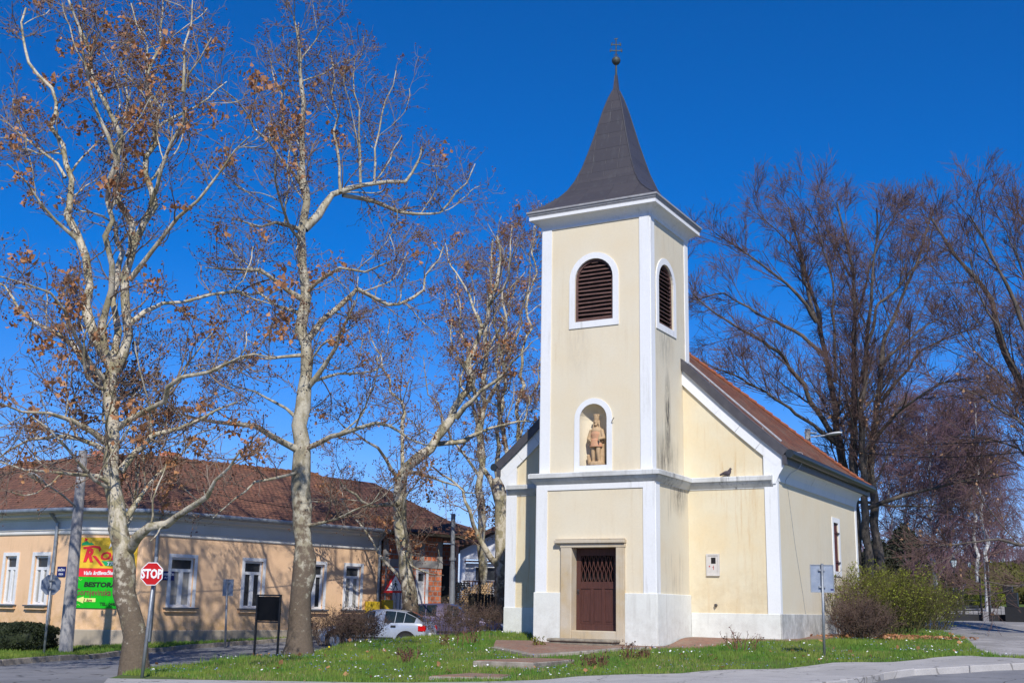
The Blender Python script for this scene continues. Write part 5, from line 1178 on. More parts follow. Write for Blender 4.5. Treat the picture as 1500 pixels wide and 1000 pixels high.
# ================================================================== TREES
def segtubes(P, Rr, sides):
    """P (N,k,3) polylines, Rr (N,k) radii -> V,F numpy quads, each polyline a tube with shared rings"""
    N, k, _ = P.shape
    T_ = np.empty_like(P); T_[:, 1:-1] = P[:, 2:]-P[:, :-2]; T_[:, 0] = P[:, 1]-P[:, 0]; T_[:, -1] = P[:, -1]-P[:, -2]
    T_ /= np.linalg.norm(T_, axis=2, keepdims=True)+1e-9
    D = P[:, -1]-P[:, 0]; ref = np.where(np.abs(D[:, 2:3]) < .75*np.linalg.norm(D, axis=1, keepdims=True), np.array([[0, 0, 1.]]), np.array([[1., 0, 0]]))
    ref = np.repeat(ref[:, None], k, 1)
    A = np.cross(T_, ref); A /= np.linalg.norm(A, axis=2, keepdims=True)+1e-9; B = np.cross(T_, A)
    an = 2*np.pi*np.arange(sides)/sides
    V = P[:, :, None]+Rr[:, :, None, None]*(A[:, :, None]*np.cos(an)[None, None, :, None]+B[:, :, None]*np.sin(an)[None, None, :, None])
    V = V.reshape(-1, 3); I = np.arange(N*k*sides).reshape(N, k, sides); J = np.roll(I, -1, 2)
    F = np.stack([I[:, :-1], J[:, :-1], J[:, 1:], I[:, 1:]], -1).reshape(-1, 4)
    return V, F
class Tree:
    def __init__(s, seed, wav=1.0): s.wav = wav; s.r = np.random.default_rng(seed); s.big = []; s.parts = []; s.tips = []; s.tipd = []
    def limb(s, pts, r0, r1):    # explicit limb, smooth resample
        P = np.array(pts, float); L = np.concatenate([[0], np.cumsum(np.linalg.norm(np.diff(P, axis=0), axis=1))]); n = max(4, int(L[-1]/.45))
        q = np.linspace(0, L[-1], n); out = np.stack([np.interp(q, L, P[:, i]) for i in range(3)], 1)
        out = .75*out+.25*np.concatenate([out[:1], .5*(out[:-2]+out[2:]), out[-1:]])
        nz = s.r.normal(0, 1, out.shape); nz[1:-1] = .3*nz[:-2]+.5*nz[1:-1]+.3*nz[2:]; out[1:-1] += nz[1:-1]*min(.085, .02+.35*r0*(.3 if r0 > .22 else 1))
        ph = s.r.uniform(0, 6, (3, 3)); env = np.sin(np.pi*q/L[-1])[:, None]; am = s.wav*min(.11, .022*L[-1])*(.35 if r0 > .22 else 1)
        for wl, aa in ((2.7, 1.), (1.5, .6), (.9, .35)): out += env*am*aa*np.sin(q[:, None]*2*np.pi/wl+ph[:, [0 if wl > 2 else 1 if wl > 1 else 2]].T*np.array([1, 1.3, .7]))*np.array([1, 1, .6])
        R_ = (r0+(r1-r0)*(q/L[-1])**.8)*(1+.07*s.r.normal(size=n)); s.big.append((out, R_)); return out, R_
def spawn(s, P, Rr, n, lmin, lmax, ang, k, wob, trop, r0f, r1, tmin=.15, up=0.0, tipf=.55, drp=0.0):
    """vectorised children on polylines P (N,K,3): returns new P,R"""
    r = s.r; N, K, _ = P.shape
    if n < 1: idx = np.nonzero(r.random(N) < n)[0]
    else: idx = np.repeat(np.arange(N), int(n))
    M_ = len(idx); t = tmin+(1-tmin)*r.random(M_)**.9; f = t*(K-1); i = np.minimum(f.astype(int), K-2); w_ = (f-i)[:, None]
    p = P[idx, i]*(1-w_)+P[idx, i+1]*w_; d = P[idx, i+1]-P[idx, i]; d /= np.linalg.norm(d, axis=1, keepdims=True)+1e-9
    rp_ = Rr[idx, i]*(1-w_[:, 0])+Rr[idx, i+1]*w_[:, 0]
    a = r.normal(size=(M_, 3)); a[:, 2] += up; a -= d*(a*d).sum(1, keepdims=True); a /= np.linalg.norm(a, axis=1, keepdims=True)+1e-9
    th = np.radians(ang)*(1+.25*r.normal(size=M_))[:, None]; v = d*np.cos(th)+a*np.sin(th)
    ln = (lmin+(lmax-lmin)*r.random(M_)**1.3)*(1.15-tipf*t); st_ = (ln/(k-1))[:, None]
    out = np.empty((M_, k, 3)); out[:, 0] = p
    for j in range(1, k):
        v = v+wob*r.normal(size=(M_, 3)); v[:, 2] += trop-drp*j; v /= np.linalg.norm(v, axis=1, keepdims=True); out[:, j] = out[:, j-1]+v*st_
    ra = np.minimum(rp_*r0f, np.maximum(ln*.016, r1*1.15)); R2 = ra[:, None]+(r1-ra)[:, None]*np.linspace(0, 1, k)[None]
    return out, R2
def pack(big, K=14):
    Ps, Rs = [], []
    for P, R_ in big:
        q = np.linspace(0, len(P)-1, K); x = np.arange(len(P)); Ps.append(np.stack([np.interp(q, x, P[:, i]) for i in range(3)], 1)); Rs.append(np.interp(q, x, R_))
    return np.array(Ps), np.array(Rs)
def leaves(name, pts, n, size, m, parent, r, jit=.12, curl=.35, kind='stuff'):
    if n <= 0: return
    c = pts[r.integers(0, len(pts), n)]+r.normal(0, jit, (n, 3)); a = r.normal(size=(n, 3)); a /= np.linalg.norm(a, axis=1, keepdims=True)
    b = np.cross(a, r.normal(size=(n, 3))); b /= np.linalg.norm(b, axis=1, keepdims=True); nn = np.cross(a, b); s_ = size*(.6+.8*r.random(n))[:, None]
    V = np.stack([c-a*s_*.5, c+b*s_*.42+nn*s_*curl*.5, c+a*s_*.6, c-b*s_*.42+nn*s_*curl*.5], 1).reshape(-1, 3)
    o = np_mesh(name, V, np.arange(4*n).reshape(n, 4), m, parent)
    if kind: o['kind'] = kind
    return o
def balls(name, pts, n, size, m, parent, r):
    c = pts[r.integers(0, len(pts), n)]+r.normal(0, .05, (n, 3)); c[:, 2] -= .05; s_ = size*(.7+.6*r.random(n))
    o8 = np.array([(1, 0, 0), (0, 1, 0), (-1, 0, 0), (0, -1, 0), (0, 0, 1), (0, 0, -1)], float); V = (c[:, None]+o8[None]*s_[:, None, None]).reshape(-1, 3)
    f = np.array([(0, 1, 4), (1, 2, 4), (2, 3, 4), (3, 0, 4), (1, 0, 5), (2, 1, 5), (3, 2, 5), (0, 3, 5)]); F = (np.arange(n)[:, None, None]*6+f[None]).reshape(-1, 3)
    o = np_mesh(name, V, F, m, parent); o['kind'] = 'stuff'; return o
def flare(P, R_, g):   # widen the base of a trunk
    R_ = R_.copy(); hgt = P[:, 2]-P[0, 2]; R_ *= 1+g*np.exp(-np.maximum(hgt, 0)/.45); return R_
def finish(s, t, bk, tw, levels, sides=(10, 6)):
    V, F, o = [], [], 0
    for i, (P, R_) in enumerate(s.big):
        v, f = segtubes(P[None], R_[None], 14 if R_[0] > .18 else 9); V.append(v); F.append(f+o); o += len(v)
    tr = np_mesh('trunk', np.concatenate(V), np.concatenate(F), bk, t, smooth=True)
    for nm, mt, lv in levels:
        V, F, o = [], [], 0
        for P, R_, sd in lv: v, f = segtubes(P, R_, sd); V.append(v); F.append(f+o); o += len(v)
        np_mesh(nm, np.concatenate(V), np.concatenate(F), mt, t, smooth=True)
    return tr

def tr_pts(seq, d0, dz=0):
    """(px,py[,depth]) traced limb -> world; depth drifts by dz along the limb"""
    n = len(seq); out = []
    L = [0]
    for a, b in zip(seq[:-1], seq[1:]): L.append(L[-1]+math.hypot(b[0]-a[0], b[1]-a[1]))
    for q, l in zip(seq, L): out.append(at(q[0], q[1], d0+dz*(l/L[-1])))
    return out
def plane_tree(label, base, d0, trunk, r0, r1, limbs, seed, dens=1.0, leaf=900, ballsn=2500, extra=8, flr=.45, top_trop=.10, leafm='dry_leaf', bk='bark_plane', group='plane trees on the church green', sc=1.0, zmin=3.2):
    s = Tree(seed); tp = tr_pts(trunk, d0); gx, gy = tp[0][0], tp[0][1]; gz = h(gx, gy); tp[0] = np.array([gx, gy, gz-.25])
    t = thing('plane_tree', label, 'tree', (gx, gy, gz), group=group)
    P, R_ = s.limb(tp, r0, r1); s.big[0] = (P, flare(P, R_, flr))
    for lm in limbs:
        pts, ra, dz = lm[0], lm[1], lm[2]; dd = lm[3] if len(lm) > 3 else 0
        s.limb(tr_pts(pts, d0+dd, dz), ra, max(.015, ra*.18))
    # limbs towards and away from the viewer that no trace can give
    P0, R0 = pack(s.big[:1]); 
    ex, er = spawn(s, P0, R0, extra, 2.6*sc, 5.0*sc, 58, 12, .13, .07, .45, .02, tmin=.35)
    dirs = ex[:, -1]-ex[:, 0]
    keep = np.abs(dirs@FW) > .45*np.linalg.norm(dirs, axis=1); ex, er = ex[keep], er[keep]
    for a, b in zip(ex, er): s.big.append((a, b))
    PL, RL = pack(s.big); len_ = np.linalg.norm(np.diff(PL, axis=1), axis=2).sum(1)
    for i in range(len(PL)):    # boughs between limbs and branches
        a, b = spawn(s, PL[i:i+1], RL[i:i+1], int(len_[i]*.42*dens)+1, 1.3*sc, 2.9*sc, 46, 12, .15, .06, .42, .014, tmin=.38 if i == 0 else .2, up=.25)
        for q, w_ in zip(a, b): s.big.append((q, w_))
    PL, RL = pack(s.big); len_ = np.linalg.norm(np.diff(PL, axis=1), axis=2).sum(1)
    # longer limbs carry more branches
    w1P, w1R = [], []
    for i in range(len(PL)):
        n = int(len_[i]*1.25*dens)+2
        a, b = spawn(s, PL[i:i+1], RL[i:i+1], n, .7*sc, 1.9*sc, 52, 8, .17, .05, .5, .011, tmin=.3 if i == 0 else .12, up=.15); w1P.append(a); w1R.append(b)
    A, AR = np.concatenate(w1P), np.concatenate(w1R); k_ = A[:, 0, 2] > gz+zmin; A, AR = A[k_], AR[k_]
    B, BR = spawn(s, A, AR, 5, .4*sc, 1.15*sc, 50, 6, .24, .05, .6, .0065, tmin=.15, up=.2)
    C_, CR = spawn(s, B, BR, 3, .14, .5, 45, 4, .22, .05, .7, .0045, tmin=.2, up=.3)
    C2, CR2 = spawn(s, A, AR, 4, .15, .5, 50, 4, .22, .04, .6, .0045, tmin=.1, up=.3)
    hi = A[:, 0, 2]; 
    finish(s, t, M[bk], M['twig_plane'], [('crown', M['twig_plane'], [(A, AR, 5), (B, BR, 4), (C_, CR, 3), (C2, CR2, 3)])])
    tips = np.concatenate([C_[:, -1], B[:, -1], C2[:, -1]]); r = s.r
    # leaves hang in clusters
    if leaf:
        nc = max(6, leaf//30); cc = B[r.integers(0, len(B), nc), r.integers(1, 6, nc)]; pts = np.repeat(cc, 12, 0)
        leaves('dry_leaves', pts, int(leaf*.8), .125, M[leafm], t, r, .15, .6); leaves('dry_leaves', B[:, 3], int(leaf*.2), .09, M[leafm], t, r, .1, .6)
    balls('seed_balls', tips, ballsn, .024, M['seed'], t, r)
    return t

# 1 -- the big multi-stemmed tree at the left
plane_tree('spotted plane tree with thick forked trunk and many brown leaves beside the stop sign', None, 26.3,
  [(198, 985), (194, 920), (188, 860), (180, 815), (170, 752), (166, 700), (165, 668), (160, 596), (161, 556), (166, 530)], .30, .13,
  [([(190, 806), (205, 790), (223, 777), (266, 752), (310, 719), (331, 690), (352, 660)], .13, -3), ([(178, 770), (190, 750), (212, 726), (222, 705), (248, 687), (266, 665), (284, 644)], .085, 2),
   ([(164, 532), (148, 520), (136, 472), (126, 412), (112, 345), (96, 260), (86, 180), (76, 140), (44, 92), (32, 40), (38, 12)], .14, 2.5),
   ([(162, 540), (152, 500), (160, 420), (164, 364), (162, 280), (160, 220), (136, 132), (116, 60), (104, 10)], .10, -2.5), ([(163, 530), (164, 510), (172, 440), (168, 380), (172, 300), (178, 220), (186, 150), (190, 90)], .10, 3.5),
   ([(164, 548), (172, 535), (182, 488), (186, 420), (189, 375), (182, 320), (176, 240), (164, 160), (136, 100), (112, 40), (96, -10)], .14, 0), ([(189, 376), (204, 344), (220, 300), (226, 220), (222, 160), (224, 100), (236, 40), (238, -20)], .10, 1.5),
   ([(222, 160), (218, 90), (208, 52), (192, 5)], .05, 0, 1), ([(220, 300), (240, 240), (256, 192), (272, 128), (300, 80), (310, 55)], .06, -2), ([(268, 135), (268, 100), (280, 40), (282, 0)], .04, 0, -1.5), ([(228, 190), (256, 164), (280, 158), (304, 142), (332, 120)], .045, 2),
   ([(190, 410), (207, 385), (224, 364), (248, 342), (280, 320), (304, 272), (328, 236), (352, 220), (366, 200)], .075, -2), ([(188, 476), (206, 460), (224, 452), (248, 440), (292, 436), (340, 424), (368, 436), (400, 446)], .07, 2),
   ([(172, 626), (204, 600), (240, 580), (280, 552), (332, 522), (365, 522), (400, 524)], .085, -3), ([(176, 690), (188, 672), (216, 644), (256, 624), (300, 608), (348, 588)], .09, 1.5),
   ([(160, 585), (120, 520), (76, 480), (40, 460), (0, 424), (-30, 400)], .10, 2), ([(158, 560), (130, 530), (112, 492), (80, 432), (40, 418), (0, 405)], .07, -3), ([(162, 652), (132, 616), (88, 608), (48, 604), (0, 590)], .09, -2.5), ([(164, 668), (140, 645), (100, 638), (40, 644), (0, 668), (-30, 690)], .07, 1.5),
   ([(96, 260), (60, 215), (20, 190), (-10, 170)], .04, 1, 1), ([(112, 350), (80, 320), (40, 270), (10, 240)], .05, -1.5), ([(170, 712), (130, 690), (90, 700), (40, 690), (0, 676)], .06, -2)],
  101, dens=.95, leaf=3900, ballsn=7000, extra=10, flr=.25)
# 2 -- tall straight tree
plane_tree('tallest plane tree with one straight pale trunk behind the black notice board', None, 32,
  [(437, 958), (441, 900), (443, 820), (443, 748), (443, 676), (443, 592), (447, 508), (446, 445), (441, 361), (443, 330), (446, 280), (445, 200), (443, 120), (438, 60), (430, 25)], .34, .03,
  [([(446, 335), (472, 300), (500, 278), (524, 268), (548, 264), (596, 266), (612, 240), (618, 215)], .14, 1.5), ([(502, 286), (530, 288), (552, 292), (580, 308), (604, 322), (640, 308), (672, 288), (692, 260), (696, 240)], .08, 3, .8),
   ([(499, 282), (498, 220), (488, 160), (488, 100), (484, 72)], .05, .5, .5), ([(528, 268), (526, 200), (522, 140), (520, 85)], .05, -.5, .8), ([(548, 264), (554, 192), (568, 140), (580, 104)], .04, .5, 1.2),
   ([(440, 336), (412, 324), (380, 328), (340, 320)], .08, -2.5), ([(442, 278), (430, 230), (420, 192), (408, 140), (396, 90)], .05, 2), ([(441, 272), (400, 216), (376, 192), (348, 152), (325, 130)], .05, -2.5),
   ([(447, 430), (483, 403), (500, 388), (542, 399), (580, 380)], .08, -2), ([(450, 498), (474, 466), (508, 432), (533, 426), (575, 445), (609, 441), (634, 395), (650, 360)], .11, 3), ([(446, 440), (407, 413), (374, 397), (340, 399), (300, 392)], .09, -2), ([(446, 460), (395, 445), (365, 430), (330, 418)], .07, 3),
   ([(447, 570), (474, 532), (495, 516), (508, 483), (520, 440)], .10, -1.5), ([(446, 658), (483, 640), (521, 626), (550, 619), (592, 634), (642, 653)], .09, -3), ([(443, 662), (403, 638), (374, 628), (340, 624), (288, 618), (245, 600)], .11, -3),
   ([(447, 562), (479, 550), (508, 548), (542, 546), (565, 532)], .06, 2), ([(448, 770), (459, 768), (495, 759), (520, 748), (545, 735), (560, 715)], .055, -1.5), ([(443, 620), (410, 590), (370, 575), (330, 560)], .06, 2.5), ([(442, 520), (400, 520), (360, 522), (310, 540)], .06, -1.5), ([(443, 690), (400, 700), (350, 720), (310, 760)], .05, -3)],
  202, dens=.92, leaf=700, ballsn=9000, extra=9, flr=.5, bk='bark_plane_dark')
# 3 -- leaning tree by the cars
plane_tree('leaning plane tree rising behind the silver hatchback beside the triangular sign', None, 44,
  [(607, 905), (604, 880), (598, 856), (593, 817), (587, 780), (584, 744), (587, 700)], .30, .24,
  [([(587, 712), (594, 690), (609, 676), (634, 655), (663, 621), (680, 575), (689, 533), (706, 480), (716, 448), (724, 412), (730, 372), (728, 345)], .22, 1), ([(640, 650), (676, 647), (701, 634), (745, 622), (789, 617)], .12, 2, .5),
   ([(668, 612), (697, 584), (736, 552), (752, 528), (780, 500)], .12, -2), ([(590, 737), (556, 737), (535, 738), (513, 726), (496, 700)], .11, -3), ([(587, 700), (592, 640), (586, 590), (560, 540), (540, 480)], .10, 3), ([(588, 705), (560, 660), (520, 640), (490, 610)], .09, -2),
   ([(706, 480), (690, 440), (664, 400), (650, 350)], .07, 2), ([(716, 448), (745, 400), (760, 350)], .06, -2), ([(600, 690), (640, 700), (680, 720), (710, 720)], .07, -3), ([(593, 820), (620, 840), (650, 842)], .05, -2)],
  303, dens=.62, leaf=800, ballsn=7000, extra=5, flr=.2, sc=1.1)
# 4 -- multi-stem tree beside the church corner
plane_tree('grey plane tree with forked base against the church left corner', None, 47.5,
  [(737, 925), (735, 884), (734, 828), (735, 786), (733, 744), (730, 702)], .33, .25,
  [([(731, 830), (724, 825), (702, 789), (688, 752), (674, 716), (654, 699), (630, 680)], .14, -2), ([(732, 745), (718, 710), (705, 659), (698, 600), (690, 540), (676, 470), (668, 400)], .13, 1), ([(731, 720), (728, 632), (730, 560), (728, 500), (724, 440), (716, 390)], .12, -2),
   ([(734, 760), (743, 718), (738, 632), (740, 520), (739, 440), (745, 370), (750, 330)], .13, 1.5), ([(735, 740), (756, 690), (758, 620), (762, 560), (768, 520), (778, 440), (784, 360), (780, 305)], .12, 3), ([(740, 700), (760, 640), (786, 560), (800, 480)], .08, 1)],
  404, dens=.85, leaf=1200, ballsn=7000, extra=6, flr=.2, sc=1.1, leafm='dry_leaf')
# 5 -- tree further back
plane_tree('distant plane tree with rusty crown rising between the two nearer forked ones', None, 58,
  [(708, 905), (706, 800), (704, 700), (706, 600), (712, 500), (718, 420), (722, 350)], .26, .05,
  [([(705, 640), (680, 560), (660, 480), (650, 420)], .09, 2), ([(708, 600), (740, 540), (764, 470), (776, 400), (782, 330)], .10, -3), ([(712, 520), (696, 450), (688, 400), (680, 370)], .07, 2), ([(712, 520), (745, 460), (758, 400), (756, 345)], .08, 2), ([(704, 700), (660, 640), (630, 580), (620, 520)], .09, -2), ([(706, 560), (720, 480), (735, 420), (742, 360)], .06, -1)],
  505, dens=.7, leaf=1800, ballsn=9000, extra=7, flr=.2, sc=1.3)

# beech-like trees right of the church
def beech(label, d0, trunks, limbs, seed, dens=1.0, group=None, r0=.4, name='beech_tree', sc=1., nleaf=150):
    s = Tree(seed, .45); t = None; fy = lambda q: [(a, b if b > 420 else 420-(420-b)*.78) for a, b in q]
    for i, (seq, ra, dz) in enumerate(trunks):
        tp = tr_pts(fy(seq), d0, dz)
        if t is None:
            gz = h(tp[0][0], tp[0][1]); t = thing(name, label, 'tree', (tp[0][0], tp[0][1], gz), group=group)
        if i == 0 or seq[0][1] > 880: tp[0] = np.array([tp[0][0], tp[0][1], gz-.3])
        P, R_ = s.limb(tp, ra, ra*.12)
    for seq, ra, dz in limbs: s.limb(tr_pts(fy(seq), d0, dz), ra, max(.015, ra*.2))
    P0, R0 = pack(s.big[:len(trunks)]); ex, er = spawn(s, P0, R0, 4, 3.5*sc, 6.5*sc, 45, 12, .06, .015, .4, .02, tmin=.3, tipf=.75)
    dirs = ex[:, -1]-ex[:, 0]; keep = np.abs(dirs@FW) > .3*np.linalg.norm(dirs, axis=1)
    for a, b in zip(ex[keep], er[keep]): s.big.append((a, b))
    PL, RL = pack(s.big); len_ = np.linalg.norm(np.diff(PL, axis=1), axis=2).sum(1)
    for i in range(len(PL)):
        a, b = spawn(s, PL[i:i+1], RL[i:i+1], int(len_[i]*.5)+1, 2.4*sc, 5.2*sc, 34, 12, .05, .02, .4, .014, tmin=.3, up=.1, tipf=.75)
        for q_, w_ in zip(a, b): s.big.append((q_, w_))
    PL, RL = pack(s.big); len_ = np.linalg.norm(np.diff(PL, axis=1), axis=2).sum(1); w1, w2 = [], []
    for i in range(len(PL)):
        a, b = spawn(s, PL[i:i+1], RL[i:i+1], int(len_[i]*1.0*dens)+2, 1.0*sc, 2.6*sc, 34, 8, .07, .02, .45, .012, tmin=.25, up=.1, tipf=.85); w1.append(a); w2.append(b)
    A, AR = np.concatenate(w1), np.concatenate(w2)
    B, BR = spawn(s, A, AR, 6, .5*sc, 1.5*sc, 34, 6, .08, .02, .6, .009, tmin=.1, up=.1)
    C_, CR = spawn(s, B, BR, 5, .25, .85, 34, 4, .09, .02, .8, .006, tmin=.1, up=.1)
    finish(s, t, M['bark_beech'], M['twig_beech'], [('crown', M['twig_beech'], [(A, AR, 4), (B, BR, 3), (C_, CR, 3)])])
    if nleaf: leaves('dry_leaves', C_[C_[:, 0, 2] < 11][:, -1], nleaf, .12, M['pale_leaf'], t, s.r, .1)
    return t
beech('huge bare multi-stemmed beech directly behind the church nave', 53,
  [([(1252, 912), (1246, 840), (1240, 740), (1232, 660), (1226, 632), (1222, 577), (1209, 514), (1196, 451), (1175, 367), (1160, 300), (1155, 270)], .31, 2), ([(1262, 912), (1256, 800), (1250, 700), (1251, 632), (1253, 556), (1251, 472), (1251, 388), (1238, 325), (1226, 262)], .29, -1),
   ([(1290, 905), (1287, 820), (1280, 740), (1276, 680), (1280, 632), (1289, 556), (1297, 493), (1325, 430), (1350, 350), (1362, 290)], .27, 1.5), ([(1284, 905), (1270, 800), (1265, 700), (1262, 600), (1270, 500), (1280, 400), (1285, 300), (1284, 272)], .25, -3)],
  [([(1222, 640), (1205, 615), (1146, 522), (1083, 480), (1040, 452), (1015, 430)], .14, -2), ([(1209, 520), (1201, 514), (1159, 480), (1104, 455), (1058, 426), (1020, 440)], .11, 1.5), ([(1196, 472), (1180, 438), (1142, 409), (1104, 363), (1045, 317)], .10, -2), ([(1196, 472), (1171, 363), (1129, 304), (1104, 279)], .09, 2),
   ([(1222, 560), (1222, 472), (1217, 388), (1196, 312), (1180, 266)], .09, -2), ([(1289, 535), (1339, 489), (1370, 470), (1398, 455)], .09, 2), ([(1290, 590), (1348, 514), (1398, 489), (1430, 480)], .10, -2), ([(1262, 560), (1280, 455), (1314, 422), (1356, 359), (1370, 300)], .11, 2), ([(1252, 470), (1289, 325), (1314, 283)], .08, -1),
   ([(1225, 650), (1159, 598), (1104, 564), (1054, 539), (1030, 530)], .11, -3), ([(1265, 745), (1280, 741), (1328, 723), (1370, 712), (1400, 705), (1445, 699), (1490, 693)], .11, -3), ([(1255, 735), (1310, 741), (1370, 741), (1400, 730)], .08, 1.5), ([(1280, 640), (1330, 590), (1380, 560), (1430, 555)], .09, -3), ([(1245, 400), (1220, 340), (1205, 285)], .05, 1)],
  606, dens=1.25, nleaf=450)
beech('bare spreading beech at the right edge with its trunk outside the view', 44,
  [([(1570, 925), (1560, 820), (1545, 700), (1515, 610), (1500, 573), (1474, 514), (1453, 443), (1427, 396), (1385, 338), (1364, 291)], .36, 2), ([(1572, 925), (1570, 780), (1560, 640), (1540, 560), (1500, 480), (1470, 400), (1440, 330), (1420, 285)], .26, -2), ([(1575, 925), (1590, 700), (1580, 560), (1550, 440), (1520, 340), (1490, 280)], .26, 1)],
  [([(1500, 573), (1461, 480), (1430, 422), (1419, 359)], .08, -2), ([(1540, 480), (1500, 400), (1478, 325), (1457, 279)], .08, 1), ([(1555, 790), (1500, 798), (1454, 789), (1409, 795), (1370, 799)], .09, -2), ([(1552, 740), (1500, 660), (1440, 640), (1390, 640)], .08, 2), ([(1545, 700), (1500, 620), (1440, 580), (1380, 560)], .08, -2), ([(1560, 820), (1520, 850), (1480, 860), (1440, 850)], .05, -1), ([(1530, 640), (1480, 560), (1430, 520), (1390, 470)], .07, 0)],
  707, dens=1.15, nleaf=250)

# weeping birches of the cemetery: one built, the others copied
def birch(seed, loc, hgt, label):
    s = Tree(seed); r = s.r; t = thing('birch_tree', label, 'tree', loc, group='birches of the cemetery avenue'); x, y, z = 0, 0, 0
    s.limb([(0, 0, -.4), (.15, .05, hgt*.3), (-.1, .1, hgt*.6), (.1, 0, hgt)], .2, .03)
    P0, R0 = pack(s.big); A, AR = spawn(s, P0, R0, 60, 1.6, 5.2, 42, 9, .07, .02, .5, .016, tmin=.2, drp=.008)
    B, BR = spawn(s, A, AR, 10, .8, 2.6, 55, 7, .09, -.08, .6, .012, tmin=.2, drp=.03)
    C_, CR = spawn(s, B, BR, 6, .4, 1.6, 40, 5, .09, -.14, .8, .010, tmin=.1, drp=.03)
    V, F, o = [], [], 0
    for P, R_ in s.big: v, f = segtubes(P[None], R_[None], 10); V.append(v); F.append(f+o); o += len(v)
    np_mesh('trunk', np.concatenate(V), np.concatenate(F), M['bark_birch'], t, smooth=True, local=True)
    V, F, o = [], [], 0
    for P, R_, sd in ((A, AR, 4), (B, BR, 3), (C_, CR, 3)): v, f = segtubes(P, R_, sd); V.append(v); F.append(f+o); o += len(v)
    np_mesh('crown', np.concatenate(V), np.concatenate(F), M['twig_birch'], t, smooth=True, local=True)
    return t
def copy_tree(o, parent=None):
    c = o.copy(); COL.objects.link(c); c.parent = parent; WL[c.name] = WL.get(o.name, Vector())
    for ch in [q for q in bpy.data.objects if q.parent == o]: copy_tree(ch, c)
    return c
bproto = None
BL = [(1448, 893, 78, 15, 0, 'white trunked birch standing just behind the cemetery gate leaf'), (1436, 892, 86, 14.5, 1.7, 'birch immediately left of the gate birch, trunk dark and white mottled'), (1402, 893, 92, 14, 3.1, 'slender birch behind the two cemetery lanterns'), (1372, 895, 84, 14.5, 4.4, 'birch behind the dark lantern post'), (1335, 896, 88, 15, 5.5, 'birch with purplish weeping twigs beside the great beech'), (1478, 892, 108, 13, 2.2, 'farther birch above the rounded hedge'), (1312, 896, 100, 15, .6, 'far birch seen through the beech stems'), (1418, 892, 112, 14, 4.0, 'faint far birch between the gate birches and lanterns')]
for i, (px, py, d, hg, rz, lb) in enumerate(BL):
    f = foot(px, py, d)
    if bproto is None: bproto = birch(31, tuple(f), 14.5, lb); o = bproto
    else: o = copy_tree(bproto)
    o.location = f; o.rotation_euler = (0, 0, rz); o.scale = (1, 1, hg/14.5); o['label'] = lb; o['group'] = 'birches of the cemetery avenue'

# ------------------------------------------------------------------ shrubs
def shrub(name, label, cat, c, rx, ry, hh, nst, m_tw, m_leaf, nleaf, seed, leaf=.04, group=None, arch=.0, lv2=6, lv3=5, wob=.1, rad=.012, spread=40, lname='leaves', l3=.3):
    s = Tree(seed); r = s.r; cx, cy = c; t = thing(name, label, cat, (cx, cy, h(cx, cy)), group=group)
    a = r.random(nst)*2*PI; q = np.sqrt(r.random(nst)); bx = cx+rx*.7*q*np.cos(a); by = cy+ry*.7*q*np.sin(a); bz = H(bx, by)
    k = 7; P = np.empty((nst, k, 3)); P[:, 0] = np.stack([bx, by, bz-.03], 1)
    v = np.stack([np.cos(a)*math.tan(rad_(spread))*q*r.random(nst), np.sin(a)*math.tan(rad_(spread))*q*r.random(nst), np.ones(nst)], 1); v /= np.linalg.norm(v, axis=1, keepdims=True)
    ln = hh*(.6+.45*r.random(nst))
    for j in range(1, k): v = v+wob*r.normal(size=(nst, 3)); v[:, 2] -= arch*j; v /= np.linalg.norm(v, axis=1, keepdims=True); P[:, j] = P[:, j-1]+v*(ln/(k-1))[:, None]
    R_ = np.linspace(rad, rad*.4, k)[None]*np.ones((nst, 1))
    B, BR = spawn(s, P, R_, lv2, hh*.25, hh*.5, 42, 5, .13, .03, .7, rad*.35, tmin=.15)
    C_, CR = spawn(s, B, BR, lv3, l3*.3, l3, 45, 4, .15, .03, .8, rad*.3, tmin=.1)
    V, F, o = [], [], 0
    for Q_, R2, sd in ((P, R_, 4), (B, BR, 3), (C_, CR, 3)): vv, f = segtubes(Q_, R2, sd); V.append(vv); F.append(f+o); o += len(vv)
    np_mesh('stems', np.concatenate(V), np.concatenate(F), m_tw, t, smooth=True)
    pts = np.concatenate([C_.reshape(-1, 3), B[:, 2:].reshape(-1, 3)])
    if nleaf: leaves(lname, pts, nleaf, leaf, m_leaf, t, r, .02, .4, kind='stuff')
    return t
rad_ = math.radians
M['stem_brown'] = mat('shrub_stem', (.11, .07, .055), (.17, .12, .09), 4, bmp=0); M['stem_red'] = mat('rose_stem', (.20, .085, .055), (.13, .06, .04), 4, bmp=0); M['stem_olive'] = mat('olive_stem', (.13, .12, .04), (.09, .08, .03), 4, bmp=0)
g_ = 'dormant shrubs along the back of the lawn'
for i, (px, d, rx_, hh, lb) in enumerate([(492, 35.8, 1.0, 1.05, 'left end bush of the dormant reddish row before the silver car'), (522, 36.2, 1.0, 1.1, 'bush at the middle of the dormant row before the silver car'), (534, 36.6, .4, .8, 'right end bush of the dormant row covering the silver car door'), (655, 38, .9, 1.15, 'dense dormant bush right of the red tail light'), (684, 38.3, .6, .95, 'small dormant bush right of the dense one by the purple car'), (706, 38.8, .75, 1.1, 'loose dormant bush nearest the church corner')]):
    c = at(px, 935, d); shrub('dormant_shrub', lb, 'shrub', (c[0], c[1]), rx_, .7, hh*.88, int(52*rx_) if px < 600 else int(34*rx_), M['stem_brown'], M['brown_leaf'], 800 if px < 600 else 350, 900+i, .045, g_, spread=35, lv2=8, lv3=5, rad=.008)
g_ = 'small pruned bushes on the lawn'
